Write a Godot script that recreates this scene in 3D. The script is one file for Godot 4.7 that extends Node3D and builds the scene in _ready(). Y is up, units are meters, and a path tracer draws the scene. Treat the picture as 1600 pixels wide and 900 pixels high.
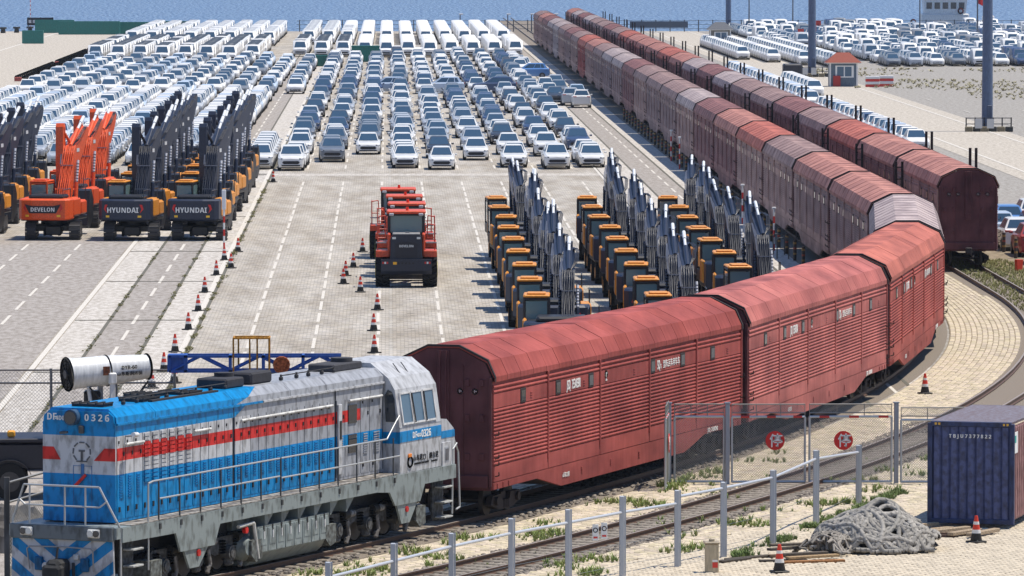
extends Node3D

# ---------------------------------------------------------------- helpers
class MB:
	var v := PackedVector3Array()
	var n := PackedVector3Array()
	var c := PackedColorArray()
	var col := Color.WHITE
	var xf := Transform3D()
	func vert(p: Vector3, q: Vector3) -> void:
		v.append(xf * p); n.append((xf.basis * q).normalized()); c.append(col)
	func tri(a: Vector3, b: Vector3, d: Vector3) -> void:
		var q := (b - a).cross(d - a)
		if q.length_squared() < 1e-14:
			return
		q = q.normalized()
		vert(a, q); vert(d, q); vert(b, q)
	func quad(a: Vector3, b: Vector3, d: Vector3, e: Vector3) -> void:
		tri(a, b, d); tri(a, d, e)
	func box(m: Vector3, s: Vector3, bev := 0.0) -> void:
		var h := s * 0.5
		if bev <= 0.0:
			var p := []
			for i in 8:
				p.append(m + Vector3(h.x if i & 1 else -h.x, h.y if i & 2 else -h.y, h.z if i & 4 else -h.z))
			quad(p[4], p[5], p[7], p[6]); quad(p[1], p[0], p[2], p[3])
			quad(p[5], p[1], p[3], p[7]); quad(p[0], p[4], p[6], p[2])
			quad(p[6], p[7], p[3], p[2]); quad(p[0], p[1], p[5], p[4])
			return
		var b := bev
		var prof := [Vector2(-h.x + b, -h.y), Vector2(h.x - b, -h.y), Vector2(h.x, -h.y + b), Vector2(h.x, h.y - b), Vector2(h.x - b, h.y), Vector2(-h.x + b, h.y), Vector2(-h.x, h.y - b), Vector2(-h.x, -h.y + b)]
		var small := []
		for q in prof:
			small.append(q * Vector2((h.x - b) / h.x, (h.y - b) / h.y))
		var rings := [[small, h.z], [prof, h.z - b], [prof, -h.z + b], [small, -h.z]]
		for k in 3:
			for i in 8:
				var j := (i + 1) % 8
				var A: Vector2 = rings[k][0][i]
				var B: Vector2 = rings[k][0][j]
				var C: Vector2 = rings[k + 1][0][j]
				var D: Vector2 = rings[k + 1][0][i]
				var z0: float = rings[k][1]
				var z1: float = rings[k + 1][1]
				quad(m + Vector3(A.x, A.y, z0), m + Vector3(D.x, D.y, z1), m + Vector3(C.x, C.y, z1), m + Vector3(B.x, B.y, z0))
		for i in range(1, 7):
			tri(m + Vector3(small[0].x, small[0].y, h.z), m + Vector3(small[i].x, small[i].y, h.z), m + Vector3(small[i + 1].x, small[i + 1].y, h.z))
			tri(m + Vector3(small[0].x, small[0].y, -h.z), m + Vector3(small[i + 1].x, small[i + 1].y, -h.z), m + Vector3(small[i].x, small[i].y, -h.z))
	func cyl(a: Vector3, b: Vector3, r: float, seg := 8, r2 := -1.0, caps := true) -> void:
		if r2 < 0.0:
			r2 = r
		var d := (b - a).normalized()
		var u := d.cross(Vector3.UP if absf(d.y) < 0.9 else Vector3.RIGHT).normalized()
		var w := d.cross(u)
		for i in seg:
			var t0 := TAU * i / seg
			var t1 := TAU * (i + 1) / seg
			var o0 := u * cos(t0) + w * sin(t0)
			var o1 := u * cos(t1) + w * sin(t1)
			vert(a + o0 * r, o0); vert(b + o1 * r2, o1); vert(a + o1 * r, o1)
			vert(a + o0 * r, o0); vert(b + o0 * r2, o0); vert(b + o1 * r2, o1)
			if caps:
				vert(a, -d); vert(a + o0 * r, -d); vert(a + o1 * r, -d)
				vert(b, d); vert(b + o1 * r2, d); vert(b + o0 * r2, d)
	func tube(pts: Array, r: float, seg := 6) -> void:
		for i in pts.size() - 1:
			cyl(pts[i], pts[i + 1], r, seg, -1.0, i == 0 or i == pts.size() - 2)
	# polygon in (x, y) pushed along z from z0 to z1; counter-clockwise seen from +z
	func prism(poly: Array, z0: float, z1: float) -> void:
		var pk := PackedVector2Array(poly)
		var ix := Geometry2D.triangulate_polygon(pk)
		for i in range(0, ix.size(), 3):
			var A := pk[ix[i]]; var B := pk[ix[i + 1]]; var C := pk[ix[i + 2]]
			if (B - A).cross(C - A) < 0.0:
				var T := B; B = C; C = T
			tri(Vector3(A.x, A.y, z1), Vector3(B.x, B.y, z1), Vector3(C.x, C.y, z1))
			tri(Vector3(A.x, A.y, z0), Vector3(C.x, C.y, z0), Vector3(B.x, B.y, z0))
		for i in pk.size():
			var A := pk[i]; var B := pk[(i + 1) % pk.size()]
			quad(Vector3(A.x, A.y, z0), Vector3(B.x, B.y, z0), Vector3(B.x, B.y, z1), Vector3(A.x, A.y, z1))
	# polygon given as (z, y) in the plane across x, pushed along x
	func slab(poly: Array, x0: float, x1: float) -> void:
		var keep := xf
		var q := []
		for p in poly:
			q.append(Vector2(-p.x, p.y))
		if Geometry2D.is_polygon_clockwise(PackedVector2Array(q)):
			pass
		var area := 0.0
		for i in q.size():
			area += (q[i] as Vector2).cross(q[(i + 1) % q.size()])
		if area < 0.0:
			q.reverse()
		xf = keep * Transform3D(Basis(Vector3(0, 0, -1), Vector3(0, 1, 0), Vector3(1, 0, 0)), Vector3.ZERO)
		prism(q, x0, x1)
		xf = keep
	func torus(m: Vector3, ax: Vector3, R: float, r: float, seg := 16, sub := 6) -> void:
		var u := ax.cross(Vector3.UP if absf(ax.y) < 0.9 else Vector3.RIGHT).normalized()
		var w := ax.cross(u)
		for i in seg:
			for j in sub:
				var P := []
				for k in [[i, j], [i + 1, j], [i + 1, j + 1], [i, j + 1]]:
					var t: float = TAU * k[0] / seg
					var s: float = TAU * k[1] / sub
					var o := u * cos(t) + w * sin(t)
					var q := o * cos(s) + ax * sin(s)
					P.append([m + o * R + q * r, q])
				vert(P[0][0], P[0][1]); vert(P[1][0], P[1][1]); vert(P[2][0], P[2][1])
				vert(P[0][0], P[0][1]); vert(P[2][0], P[2][1]); vert(P[3][0], P[3][1])
	func mesh() -> ArrayMesh:
		var a := []
		a.resize(Mesh.ARRAY_MAX)
		a[Mesh.ARRAY_VERTEX] = v; a[Mesh.ARRAY_NORMAL] = n; a[Mesh.ARRAY_COLOR] = c
		var m := ArrayMesh.new()
		m.add_surface_from_arrays(Mesh.PRIMITIVE_TRIANGLES, a)
		return m

var used := {}
var M := {}
var rng := RandomNumberGenerator.new()
const ORD := ["first", "second", "third", "fourth", "fifth", "sixth", "seventh", "eighth", "ninth", "tenth", "eleventh", "twelfth", "thirteenth", "fourteenth", "fifteenth", "sixteenth", "seventeenth", "eighteenth", "nineteenth", "twentieth"]
func ordinal(k: int) -> String:
	if k < 20:
		return ORD[k]
	if k == 29:
		return "thirtieth"
	return ("twenty-" if k < 29 else "thirty-") + ORD[(k + 1) % 10 - 1]

func S(r: float, g: float, b: float) -> Color:   # a colour given as 0..255 sRGB, for vertex colours
	return Color(r / 255.0, g / 255.0, b / 255.0).srgb_to_linear()
func mb(col := Color.WHITE) -> MB:
	var m := MB.new(); m.col = col; return m
func nm(s: String) -> String:
	var k: int = used.get(s, 0); used[s] = k + 1
	return s if k == 0 else "%s_%03d" % [s, k]
func tag(o: Node3D, label: String, category := "", group := "", kind := "") -> Node3D:
	if label: o.set_meta("label", label)
	if category: o.set_meta("category", category)
	if group: o.set_meta("group", group)
	if kind: o.set_meta("kind", kind)
	return o
func thing(called: String, label: String, category: String, at := Vector3.ZERO, turn := 0.0, group := "") -> Node3D:
	var o := Node3D.new(); o.name = nm(called); add_child(o)
	o.position = at; o.rotation.y = turn
	return tag(o, label, category, group)
func part(parent: Node3D, called: String, what, mat: Material, xf := Transform3D()) -> MeshInstance3D:
	var o := MeshInstance3D.new(); o.name = called
	o.mesh = what.mesh() if what is MB else what
	o.material_override = mat
	o.transform = xf
	parent.add_child(o, true)
	return o
func solo(called: String, what, mat: Material, label: String, category: String, at := Vector3.ZERO, turn := 0.0, group := "") -> MeshInstance3D:
	var o := part(self, nm(called), what, mat); o.position = at; o.rotation.y = turn
	tag(o, label, category, group); return o
func setting(called: String, what, mat: Material) -> MeshInstance3D:
	var o := part(self, nm(called), what, mat); o.set_meta("kind", "structure"); return o
func frame_of(called: String) -> Node3D:
	var o := Node3D.new(); o.name = nm(called); o.set_meta("kind", "structure"); add_child(o); return o
func copy(o: Node3D, called: String, label: String, at: Vector3, turn := 0.0, group := "") -> Node3D:
	var r: Node3D = o.duplicate(); r.name = nm(called); add_child(r)
	r.position = at; r.rotation.y = turn
	r.set_meta("label", label)
	if group: r.set_meta("group", group)
	return r
func at_(x: float, y: float, z: float) -> Transform3D:
	return Transform3D(Basis(), Vector3(x, y, z))
func lettering(s: String, h: float, bold := true, serif := false) -> TextMesh:
	var f := SystemFont.new(); f.font_names = PackedStringArray(["Droid Serif" if serif else "Droid Sans"]); f.font_weight = 700 if bold else 400
	var t := TextMesh.new(); t.text = s; t.font = f; t.font_size = 64; t.pixel_size = h / 46.0; t.depth = 0.012; t.curve_step = 2.0
	t.horizontal_alignment = HORIZONTAL_ALIGNMENT_CENTER; t.vertical_alignment = VERTICAL_ALIGNMENT_CENTER
	return t
const GLYPH := {
	"stop": "26 95 8 63,19 75 19 5,62 98 62 88,32 87 95 87,45 76 82 76,45 62 82 62,45 76 45 62,82 76 82 62,32 52 96 52,32 52 32 42,96 52 96 42,43 36 86 36,64 36 64 6,64 6 54 11",
	"shan": "50 90 50 20,15 60 15 20,85 60 85 20,15 20 85 20",
	"dong": "15 80 85 80,40 95 20 53,20 53 85 53,52 70 52 8,32 40 15 18,70 40 87 18",
	"gang": "10 90 20 80,8 60 18 52,8 10 22 40,30 80 90 80,45 93 45 63,73 93 73 63,27 63 94 63,40 50 75 50,75 50 75 33,40 33 75 33,40 48 40 10,40 10 88 10,88 10 88 20",
	"kou": "15 80 85 80,15 80 15 15,85 80 85 15,15 15 85 15",
	"yan": "19 90 19 50,8 70 11 55,30 75 25 60,19 50 8 10,19 40 30 20,42 87 90 87,42 87 42 10,90 87 90 10,42 10 90 10,50 65 83 65,66 80 66 50,66 50 52 25,66 50 82 25",
	"tai": "45 93 20 60,20 60 80 63,65 80 85 57,25 45 78 45,25 45 25 10,78 45 78 10,25 10 78 10",
	"si": "8 80 48 80,16 92 16 30,40 92 40 30,16 64 40 64,16 48 40 48,5 30 52 30,18 22 8 8,38 22 48 8,90 92 60 82,60 82 58 10,60 55 95 55,80 55 80 8",
	"run": "10 90 20 80,8 60 18 52,8 10 22 40,32 85 32 8,40 92 46 84,52 87 92 87,92 87 92 10,45 65 80 65,45 45 80 45,42 25 84 25,62 65 62 25",
	"huan": "8 80 38 80,8 52 36 52,5 18 40 26,22 80 22 22,45 82 95 82,72 80 45 42,68 62 68 8,72 56 94 36",
	"bao": "26 95 8 63,19 75 19 5,42 88 86 88,42 88 42 62,86 88 86 62,42 62 86 62,34 45 96 45,64 60 64 5,62 44 38 16,66 44 94 16",
	"che": "15 82 85 82,42 95 22 52,22 52 80 52,8 28 94 28,55 68 55 5",
	"yong": "20 88 84 88,20 88 14 8,84 88 84 10,20 62 84 62,20 36 84 36,52 88 52 8",
	"yun": "45 85 85 85,38 62 95 62,62 60 48 34,48 34 84 38,14 88 24 78,8 52 24 52,24 52 24 22,8 8 30 18,30 14 95 10",
	"xing": "12 88 60 88,8 68 64 68,26 88 20 46,48 88 48 46,76 88 76 58,92 92 92 48,20 32 84 32,52 44 52 8,8 8 94 8",
}
func glyphs(m: MB, names: Array, h: float, stroke := 0.085, gap := 1.12) -> void:   # centred, on the plane z = 0
	var x0 := -0.5 * h * gap * names.size() + 0.06 * h
	for g in names:
		if g:
			for s in (GLYPH[g] as String).split(","):
				var q := s.split_floats(" ")
				var a := Vector2(x0 + q[0] * h / 100.0, (q[1] - 50.0) * h / 100.0)
				var b := Vector2(x0 + q[2] * h / 100.0, (q[3] - 50.0) * h / 100.0)
				var d := (b - a).normalized() * stroke * h * 0.5
				var e := Vector2(-d.y, d.x)
				m.prism([a - d - e, b + d - e, b + d + e, a - d + e], 0.0, 0.012)
		x0 += h * gap

# ---------------------------------------------------------------- materials
func noise_tex(sd: int, freq: float, lo: Color, hi: Color, size := 512, oct := 4, mid := 0.5, half := 0.34) -> NoiseTexture2D:
	var f := FastNoiseLite.new(); f.seed = sd; f.frequency = freq; f.fractal_octaves = oct; f.noise_type = FastNoiseLite.TYPE_SIMPLEX_SMOOTH
	var g := Gradient.new(); g.set_color(0, lo); g.set_color(1, hi); g.set_offset(0, mid - half); g.set_offset(1, mid + half)
	var t := NoiseTexture2D.new(); t.width = size; t.height = size; t.seamless = true; t.noise = f; t.color_ramp = g; t.normalize = true
	return t
func mat(called: String, col: Color, rough := 0.6, metal := 0.0) -> StandardMaterial3D:
	var m := StandardMaterial3D.new(); m.resource_name = called; m.albedo_color = col; m.roughness = rough; m.metallic = metal
	M[called] = m; return m
func vmat(called: String, rough: float, metal: float, tex: Texture2D, scale: Vector3, world := false) -> StandardMaterial3D:
	var m := mat(called, Color.WHITE, rough, metal)
	m.vertex_color_use_as_albedo = true
	if tex:
		m.albedo_texture = tex; m.uv1_triplanar = true; m.uv1_world_triplanar = world; m.uv1_scale = scale
	return m
func grey(v: float) -> Color:
	return Color(v, v, v)
func make_materials() -> void:
	var fine := noise_tex(3, 0.03, grey(0.84), grey(1.0), 512, 5)
	var streak := noise_tex(5, 0.02, Color(0.91, 0.89, 0.88), grey(1.0), 512, 5, 0.42)
	var dirty := noise_tex(9, 0.012, Color(0.55, 0.52, 0.49), grey(1.0), 512, 6, 0.45)
	vmat("paint", 0.42, 0.0, fine, Vector3(0.5, 0.12, 0.5))
	vmat("matte", 0.85, 0.0, fine, Vector3(0.4, 0.4, 0.4))
	vmat("wagon", 0.62, 0.0, streak, Vector3(0.35, 0.06, 0.35), true)
	vmat("weathered", 0.8, 0.0, dirty, Vector3(0.35, 0.1, 0.35))
	vmat("metal", 0.42, 0.75, fine, Vector3(0.6, 0.2, 0.6))
	vmat("rusty", 0.9, 0.1, dirty, Vector3(1.5, 1.5, 1.5))
	vmat("plain", 0.55, 0.0, null, Vector3.ONE)
	mat("rubber", Color(0.10, 0.10, 0.105), 0.9)
	mat("old_tyre", Color(0.24, 0.235, 0.23), 0.95)
	mat("glass", Color(0.10, 0.15, 0.20), 0.06); M.glass.metallic_specular = 0.8
	mat("cab_glass", Color(0.16, 0.21, 0.25), 0.06); M.cab_glass.metallic_specular = 0.7
	mat("chrome", Color(0.8, 0.8, 0.82), 0.18, 0.9)
	mat("white_print", Color(0.9, 0.9, 0.88), 0.5)
	mat("black_print", Color(0.06, 0.06, 0.07), 0.5)
	mat("red_print", Color(0.75, 0.07, 0.06), 0.5)
	mat("lens", Color(0.85, 0.85, 0.82), 0.1)
	# setting
	var cob := Image.create(1024, 1024, false, Image.FORMAT_RGB8)
	var rr := RandomNumberGenerator.new(); rr.seed = 11
	cob.fill(Color(0.53, 0.51, 0.475))
	for j in 64:
		for i in 32:
			var t := rr.randf_range(0.80, 1.0)
			if rr.randf() < 0.14: t *= rr.randf_range(0.66, 0.9)
			var w := rr.randf_range(-0.02, 0.02)
			cob.fill_rect(Rect2i(i * 32 + (16 if j & 1 else 0) + 2, j * 16 + 2, 28, 13), Color(0.775 * t + w * 0.3, 0.745 * t, 0.70 * t - w))
			if j & 1 and i == 31: cob.fill_rect(Rect2i(0, j * 16 + 2, 14, 13), Color(0.80 * t, 0.785 * t, 0.755 * t))
	var cobble := mat("cobble", Color.WHITE, 0.9)
	cobble.albedo_texture = ImageTexture.create_from_image(cob); cobble.uv1_triplanar = true; cobble.uv1_world_triplanar = true; cobble.uv1_scale = Vector3(0.1, 0.1, 0.1)
	cobble.detail_enabled = true; cobble.detail_blend_mode = BaseMaterial3D.BLEND_MODE_MUL; cobble.detail_uv_layer = BaseMaterial3D.DETAIL_UV_2
	cobble.detail_albedo = noise_tex(21, 0.006, Color(0.85, 0.83, 0.80), Color(1.0, 1.0, 1.0), 1024, 7, 0.38)
	cobble.uv2_triplanar = true; cobble.uv2_world_triplanar = true; cobble.uv2_scale = Vector3(0.06, 0.06, 0.012)
	for k in [["concrete", Color(0.83, 0.81, 0.78), 31], ["asphalt", Color(0.69, 0.665, 0.64), 33], ["sandy", Color(0.60, 0.545, 0.45), 35], ["gravel", Color(0.56, 0.52, 0.47), 37], ["apron", Color(0.80, 0.77, 0.72), 39], ["far_yard", Color(0.66, 0.645, 0.62), 41]]:
		var m := mat(k[0], k[1], 0.9)
		m.albedo_texture = noise_tex(k[2], 0.02, Color(0.80, 0.785, 0.76), Color(1, 1, 1), 1024, 7, 0.36)
		m.uv1_triplanar = true; m.uv1_world_triplanar = true; m.uv1_scale = Vector3(0.12, 0.12, 0.035) if k[0] != "gravel" else Vector3(0.8, 0.8, 0.8)
		m.detail_enabled = true; m.detail_blend_mode = BaseMaterial3D.BLEND_MODE_MUL; m.detail_uv_layer = BaseMaterial3D.DETAIL_UV_2
		m.detail_albedo = noise_tex(k[2] + 1, 0.08, Color(0.75, 0.74, 0.73), Color(1, 1, 1), 512, 3, 0.45)
		m.uv2_triplanar = true; m.uv2_world_triplanar = true; m.uv2_scale = Vector3(0.5, 0.5, 0.2)
	var ln := mat("road_paint", Color(0.88, 0.865, 0.84), 0.85)
	ln.albedo_texture = noise_tex(51, 0.06, Color(0.72, 0.70, 0.66), Color(1, 1, 1), 512, 5, 0.45); ln.uv1_triplanar = true; ln.uv1_world_triplanar = true; ln.uv1_scale = Vector3(0.8, 0.8, 0.25)
	var sea := mat("sea", Color(0.46, 0.57, 0.68), 0.45)
	sea.albedo_texture = noise_tex(61, 0.03, Color(0.58, 0.66, 0.76), Color(1, 1, 1), 1024, 6, 0.5, 0.2); sea.uv1_triplanar = true; sea.uv1_world_triplanar = true; sea.uv1_scale = Vector3(0.03, 0.03, 0.004)
	var wf := FastNoiseLite.new(); wf.seed = 63; wf.frequency = 0.03; wf.fractal_octaves = 5
	var wn := NoiseTexture2D.new(); wn.width = 1024; wn.height = 1024; wn.seamless = true; wn.noise = wf; wn.as_normal_map = true; wn.bump_strength = 14.0
	sea.normal_enabled = true; sea.normal_texture = wn; sea.normal_scale = 1.0

# the curved line that both tracks follow: straight away from the camera beyond z = -276, then bending towards -x
const R0 := 275.0
const X0 := 22.95
const ZS := -276.0
func track(s: float, off := 0.0) -> Vector3:
	var a := maxf(s, 0.0) / R0
	var p := Vector3(X0 - R0 * (1.0 - cos(a)), 0, ZS + (R0 * sin(a) if s > 0.0 else s))
	return p + Vector3(cos(a), 0, sin(a)) * off
func heading(s: float) -> float:
	return -maxf(s, 0.0) / R0

# ---------------------------------------------------------------- the setting
func sheet(x0: float, x1: float, z0: float, z1: float, y: float) -> MB:
	var m := mb()
	m.quad(Vector3(x0, y, z1), Vector3(x1, y, z1), Vector3(x1, y, z0), Vector3(x0, y, z0))
	return m
func ribbon(s0: float, s1: float, o0: float, o1: float, y: float, step := 3.0) -> MB:
	var m := mb()
	var k := int(ceil((s1 - s0) / step))
	for i in k:
		var a := lerpf(s0, s1, float(i) / k)
		var b := lerpf(s0, s1, float(i + 1) / k)
		var q := Vector3(0, y, 0)
		m.quad(track(b, o0) + q, track(b, o1) + q, track(a, o1) + q, track(a, o0) + q)
	return m
func build_ground() -> void:
	setting("ground", sheet(-700, 700, -1018, 60, 0.0), M.far_yard)
	var y := setting("paved_yard", sheet(-60, 14.7, -1014, -120, 0.008), M.cobble)
	setting("quay_apron", sheet(-320, -39.5, -1014, -430, 0.016), M.apron)
	setting("concrete_strip", sheet(-13.6, -12.1, -800, -150, 0.016), M.concrete)
	setting("asphalt_lane", sheet(-12.1, -9.95, -800, -150, 0.016), M.asphalt)
	setting("concrete_strip", sheet(-9.95, -8.2, -800, -150, 0.016), M.concrete)
	setting("asphalt_lane", sheet(-38, -13.95, -330, -150, 0.016), M.asphalt)
	setting("concrete_strip", sheet(14.7, 17.1, -1012, -200, 0.016), M.concrete)
	setting("asphalt_lane", sheet(17.1, 19.25, -1012, -200, 0.016), M.asphalt)
	setting("concrete_strip", sheet(19.25, 20.9, -1012, -200, 0.016), M.concrete)
	setting("concrete_strip", sheet(-20, 14.7, -417.5, -414.0, 0.016), M.concrete)
	setting("quay_road", sheet(43, 52, -1014, -380, 0.016), M.apron)
	setting("foreground_paving", sheet(-22, 40, -212, -110, 0.012), M.sandy)
	setting("track_bed", ribbon(-860, 0, -2.2, 7.4, 0.02, 30), M.gravel)
	setting("track_bed", ribbon(0, 168, -1.6, 1.6, 0.024), M.gravel)
	setting("track_bed", ribbon(0, 168, 4.6, 7.0, 0.024), M.gravel)
	setting("curved_apron", ribbon(-30, 100, 1.7, 4.5, 0.03), M.sandy)
	setting("curved_apron", ribbon(-60, 75, 7.4, 10.5, 0.03), M.sandy)
	# weathered expansion seams
	var seams := frame_of("pavement_joints")
	for x in [-12.1, -9.95, -8.12, 17.1, 19.25, 14.72]:
		var m := mb(); m.box(Vector3(x, 0.02, -500), Vector3(0.14, 0.02, 760))
		part(seams, "joint", m, M.asphalt_dark)
	for z in [-233, -262, -291, -318, -352]:
		for x in [[-13.6, -8.2]]:
			var m := mb(); m.box(Vector3((x[0] + x[1]) / 2.0, 0.02, z + rng.randf_range(-4, 4)), Vector3(x[1] - x[0], 0.02, 0.35))
			part(seams, "joint", m, M.asphalt_dark)
	# painted lines
	var lines := frame_of("lane_markings")
	var dash := mb(); dash.box(Vector3.ZERO, Vector3(0.14, 0.006, 6.2))
	var dm := dash.mesh()
	for x in [-5.75, -3.07, -0.47, 2.2, 4.88, 7.55, 10.27, 13.0]:
		var z := -196.0
		while z > -560.0:
			if not (z < -409 and z > -422):
				part(lines, "dash", dm, M.road_paint, at_(x + rng.randf_range(-0.02, 0.02), 0.016, z))
			z -= 8.2 if z > -410 else 12.0
	for x in [-11.0, 18.5, -16.6, -19.4, -22.2]:
		var z := -200.0
		while z > -640.0:
			if x > -15 or z > -322:
				part(lines, "dash", dm, M.road_paint, at_(x, 0.026, z))
			z -= 10.0
	for x in [[-13.75, 0.22, -150, -330], [-8.33, 0.24, -170, -600], [14.62, 0.18, -300, -700], [44.5, 0.25, -400, -1012], [50.5, 0.25, -400, -1012], [-55.0, 0.4, -620, -1012], [-70.0, 0.4, -620, -1012]]:
		var m := mb(); m.box(Vector3(x[0], 0.03, (x[2] + x[3]) / 2.0), Vector3(x[1], 0.006, absf(x[3] - x[2])))
		part(lines, "line", m, M.road_paint)
	for k in 7:
		for z in [-420, -452, -484, -520, -560, -600]:
			part(lines, "dash", dm, M.road_paint, at_(54.0 + 5.5 * k, 0.03, z))
	# sea and quay
	setting("sea", sheet(-3000, 3000, -9000, -1017, -2.6), M.sea)
	var q := mb(S(120, 112, 104)); q.box(Vector3(0, -1.42, -1017.2), Vector3(1400, 2.8, 1.6))
	setting("quay_wall", q, M.weathered)
func build_tracks() -> void:
	var prof := [Vector2(-0.07, 0.0), Vector2(0.07, 0.0), Vector2(0.07, 0.02), Vector2(0.015, 0.04), Vector2(0.015, 0.12), Vector2(0.036, 0.13), Vector2(0.036, 0.17), Vector2(-0.036, 0.17), Vector2(-0.036, 0.13), Vector2(-0.015, 0.12), Vector2(-0.015, 0.04), Vector2(-0.07, 0.02)]
	var slp := mb(S(150, 142, 130)); slp.box(Vector3(0, 0.0, 0), Vector3(2.4, 0.12, 0.26), 0.03)
	var sm := slp.mesh()
	for t in 2:
		var off := 0.0 if t == 0 else 5.75
		var tr := frame_of("railway_track")
		for g in [-0.753, 0.753]:
			var m := mb()
			var ss := [-890.0, -600.0, -300.0]
			var s := -40.0
			while s <= 166.0:
				ss.append(s); s += 4.0
			for i in ss.size() - 1:
				for j in prof.size():
					m.col = S(92, 70, 56) if j != 6 else S(150, 140, 132)
					var A: Vector2 = prof[j]
					var B: Vector2 = prof[(j + 1) % prof.size()]
					var up := Vector3(0, 0.05, 0)
					m.quad(track(ss[i], off + g + A.x) + up + Vector3(0, A.y, 0), track(ss[i], off + g + B.x) + up + Vector3(0, B.y, 0), track(ss[i + 1], off + g + B.x) + up + Vector3(0, B.y, 0), track(ss[i + 1], off + g + A.x) + up + Vector3(0, A.y, 0))
			part(tr, "rail", m, M.metal_rough)
		var s := 76.0 if t == 1 else 98.0
		while s < 150.0:
			var p := track(s, off)
			part(tr, "sleeper", sm, M.weathered, Transform3D(Basis(Vector3.UP, heading(s) + rng.randf_range(-0.02, 0.02)), p + Vector3(0, 0.035, 0)))
			s += 0.62
	# stones of the ballast and the small paving stones: far too many to count
	var st := mb(); st.box(Vector3.ZERO, Vector3(0.10, 0.07, 0.08), 0.02)
	var bal := []
	for i in 16000:
		var s := rng.randf_range(70, 150)
		var o := rng.randf_range(-1.5, 1.5) + (5.75 if rng.randf() < 0.75 else 0.0)
		var c := rng.randf_range(0.5, 1.1)
		bal.append([Transform3D(Basis(Vector3.UP, rng.randf() * TAU).scaled(Vector3.ONE * rng.randf_range(0.6, 1.3)), track(s, o) + Vector3(0, 0.045, 0)), Color(0.25 * c, 0.215 * c, 0.18 * c)])
	many("ballast_stones", st.mesh(), bal, M.stone, "grey brown crushed stone ballast lying between the curved rails")
	var pv := mb(); pv.box(Vector3.ZERO, Vector3(0.205, 0.06, 0.33), 0.022)
	var pl := []
	var r := -3.0
	for row in 90:
		var o := -2.9 + row * 0.225
		if o > 14.0: break
		if (o > -1.75 and o < 1.75) or (o > 4.55 and o < 7.15):
			continue
		var s := -26.0 + rng.randf() * 0.3
		while s < 152.0:
			var skip := s > 108.0 and o > 8.4
			if o < -1.0 and s < 95.0: skip = true
			if s < 0 and o > 4.4: skip = true
			if not skip:
				var c := rng.randf_range(0.74, 1.08)
				if rng.randf() < 0.06: c *= 0.7
				var wv := rng.randf_range(-0.02, 0.02)
				pl.append([Transform3D(Basis(Vector3.UP, heading(s) + rng.randf_range(-0.03, 0.03)), track(s, o + rng.randf_range(-0.01, 0.01)) + Vector3(0, 0.022 + rng.randf_range(-0.008, 0.01), 0)), Color(0.53 * c, 0.455 * c + wv * 0.3, 0.335 * c - wv)])
			s += 0.355
	many("paving_stones", pv.mesh(), pl, M.stone, "small sandy paving stones laid in rows along the curved track")
	var hx := mb(); hx.box(Vector3.ZERO, Vector3(0.225, 0.06, 0.20), 0.025)
	var hl := []
	for j in 170:
		for i in 82:
			var p := Vector3(2.5 + i * 0.25 + (0.125 if j & 1 else 0.0), 0.024, -137.0 - j * 0.228)
			if p.distance_to(Vector3(X0 - R0, 0.024, ZS)) < R0 + 8.5 or p.x > 22: continue
			var c := rng.randf_range(0.8, 1.06)
			hl.append([Transform3D(Basis(Vector3.UP, rng.randf_range(-0.05, 0.05)), p + Vector3(0, rng.randf_range(-0.006, 0.008), 0)), Color(0.56 * c, 0.485 * c, 0.37 * c)])
	many("paving_blocks", hx.mesh(), hl, M.stone, "pale beige interlocking paving blocks in front of the blue container")
	# weeds
	var wd := mb()
	for i in 9:
		var a := TAU * i / 9.0 + rng.randf()
		var d := Vector3(cos(a), 0, sin(a))
		var h := rng.randf_range(0.12, 0.3)
		var sp := rng.randf_range(0.05, 0.16)
		var sd := Vector3(-d.z, 0, d.x) * 0.016
		wd.quad(d * 0.02 - sd, d * 0.02 + sd, d * sp * 0.6 + sd * 1.2 + Vector3(0, h * 0.6, 0), d * sp * 0.6 - sd * 1.2 + Vector3(0, h * 0.6, 0))
		wd.tri(d * sp * 0.6 - sd * 1.2 + Vector3(0, h * 0.6, 0), d * sp * 0.6 + sd * 1.2 + Vector3(0, h * 0.6, 0), d * sp * 1.3 + Vector3(0, h, 0))
	var wl := []
	var cn := FastNoiseLite.new(); cn.seed = 5; cn.frequency = 0.3
	for i in 26000:
		var s := rng.randf_range(84, 140)
		var o := 1.9 + rng.randf() * 7.6
		if o > 4.4 and o < 7.2 and rng.randf() < 0.9: continue
		var p := track(s, o)
		var dens := cn.get_noise_2d(p.x * 1.0, p.z * 1.0)
		if dens < 0.12 + rng.randf() * 0.5: continue
		if o > 9.3: continue
		var c := rng.randf_range(0.7, 1.3)
		wl.append([Transform3D(Basis(Vector3.UP, rng.randf() * TAU).scaled(Vector3.ONE * rng.randf_range(0.3, 0.95)), p + Vector3(0, 0.03, 0)), Color(0.15 * c, 0.225 * c, 0.05 * c).lerp(Color(0.40, 0.34, 0.14), rng.randf() * 0.35)])
	for i in 2600:
		var gx := rng.randf_range(9.2, 15.5)
		var p := Vector3(gx, 0.03, lerpf(-158.5, -174.0, (gx - 8.6) / 5.0) + rng.randfn(0, 0.55) + 0.4)
		if cn.get_noise_2d(p.x * 2.0, p.z * 2.0) < 0.05 + rng.randf() * 0.2: continue
		var c := rng.randf_range(0.6, 1.2)
		wl.append([Transform3D(Basis(Vector3.UP, rng.randf() * TAU).scaled(Vector3.ONE * rng.randf_range(0.3, 0.8)), p), Color(0.13 * c, 0.19 * c, 0.05 * c)])
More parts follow.
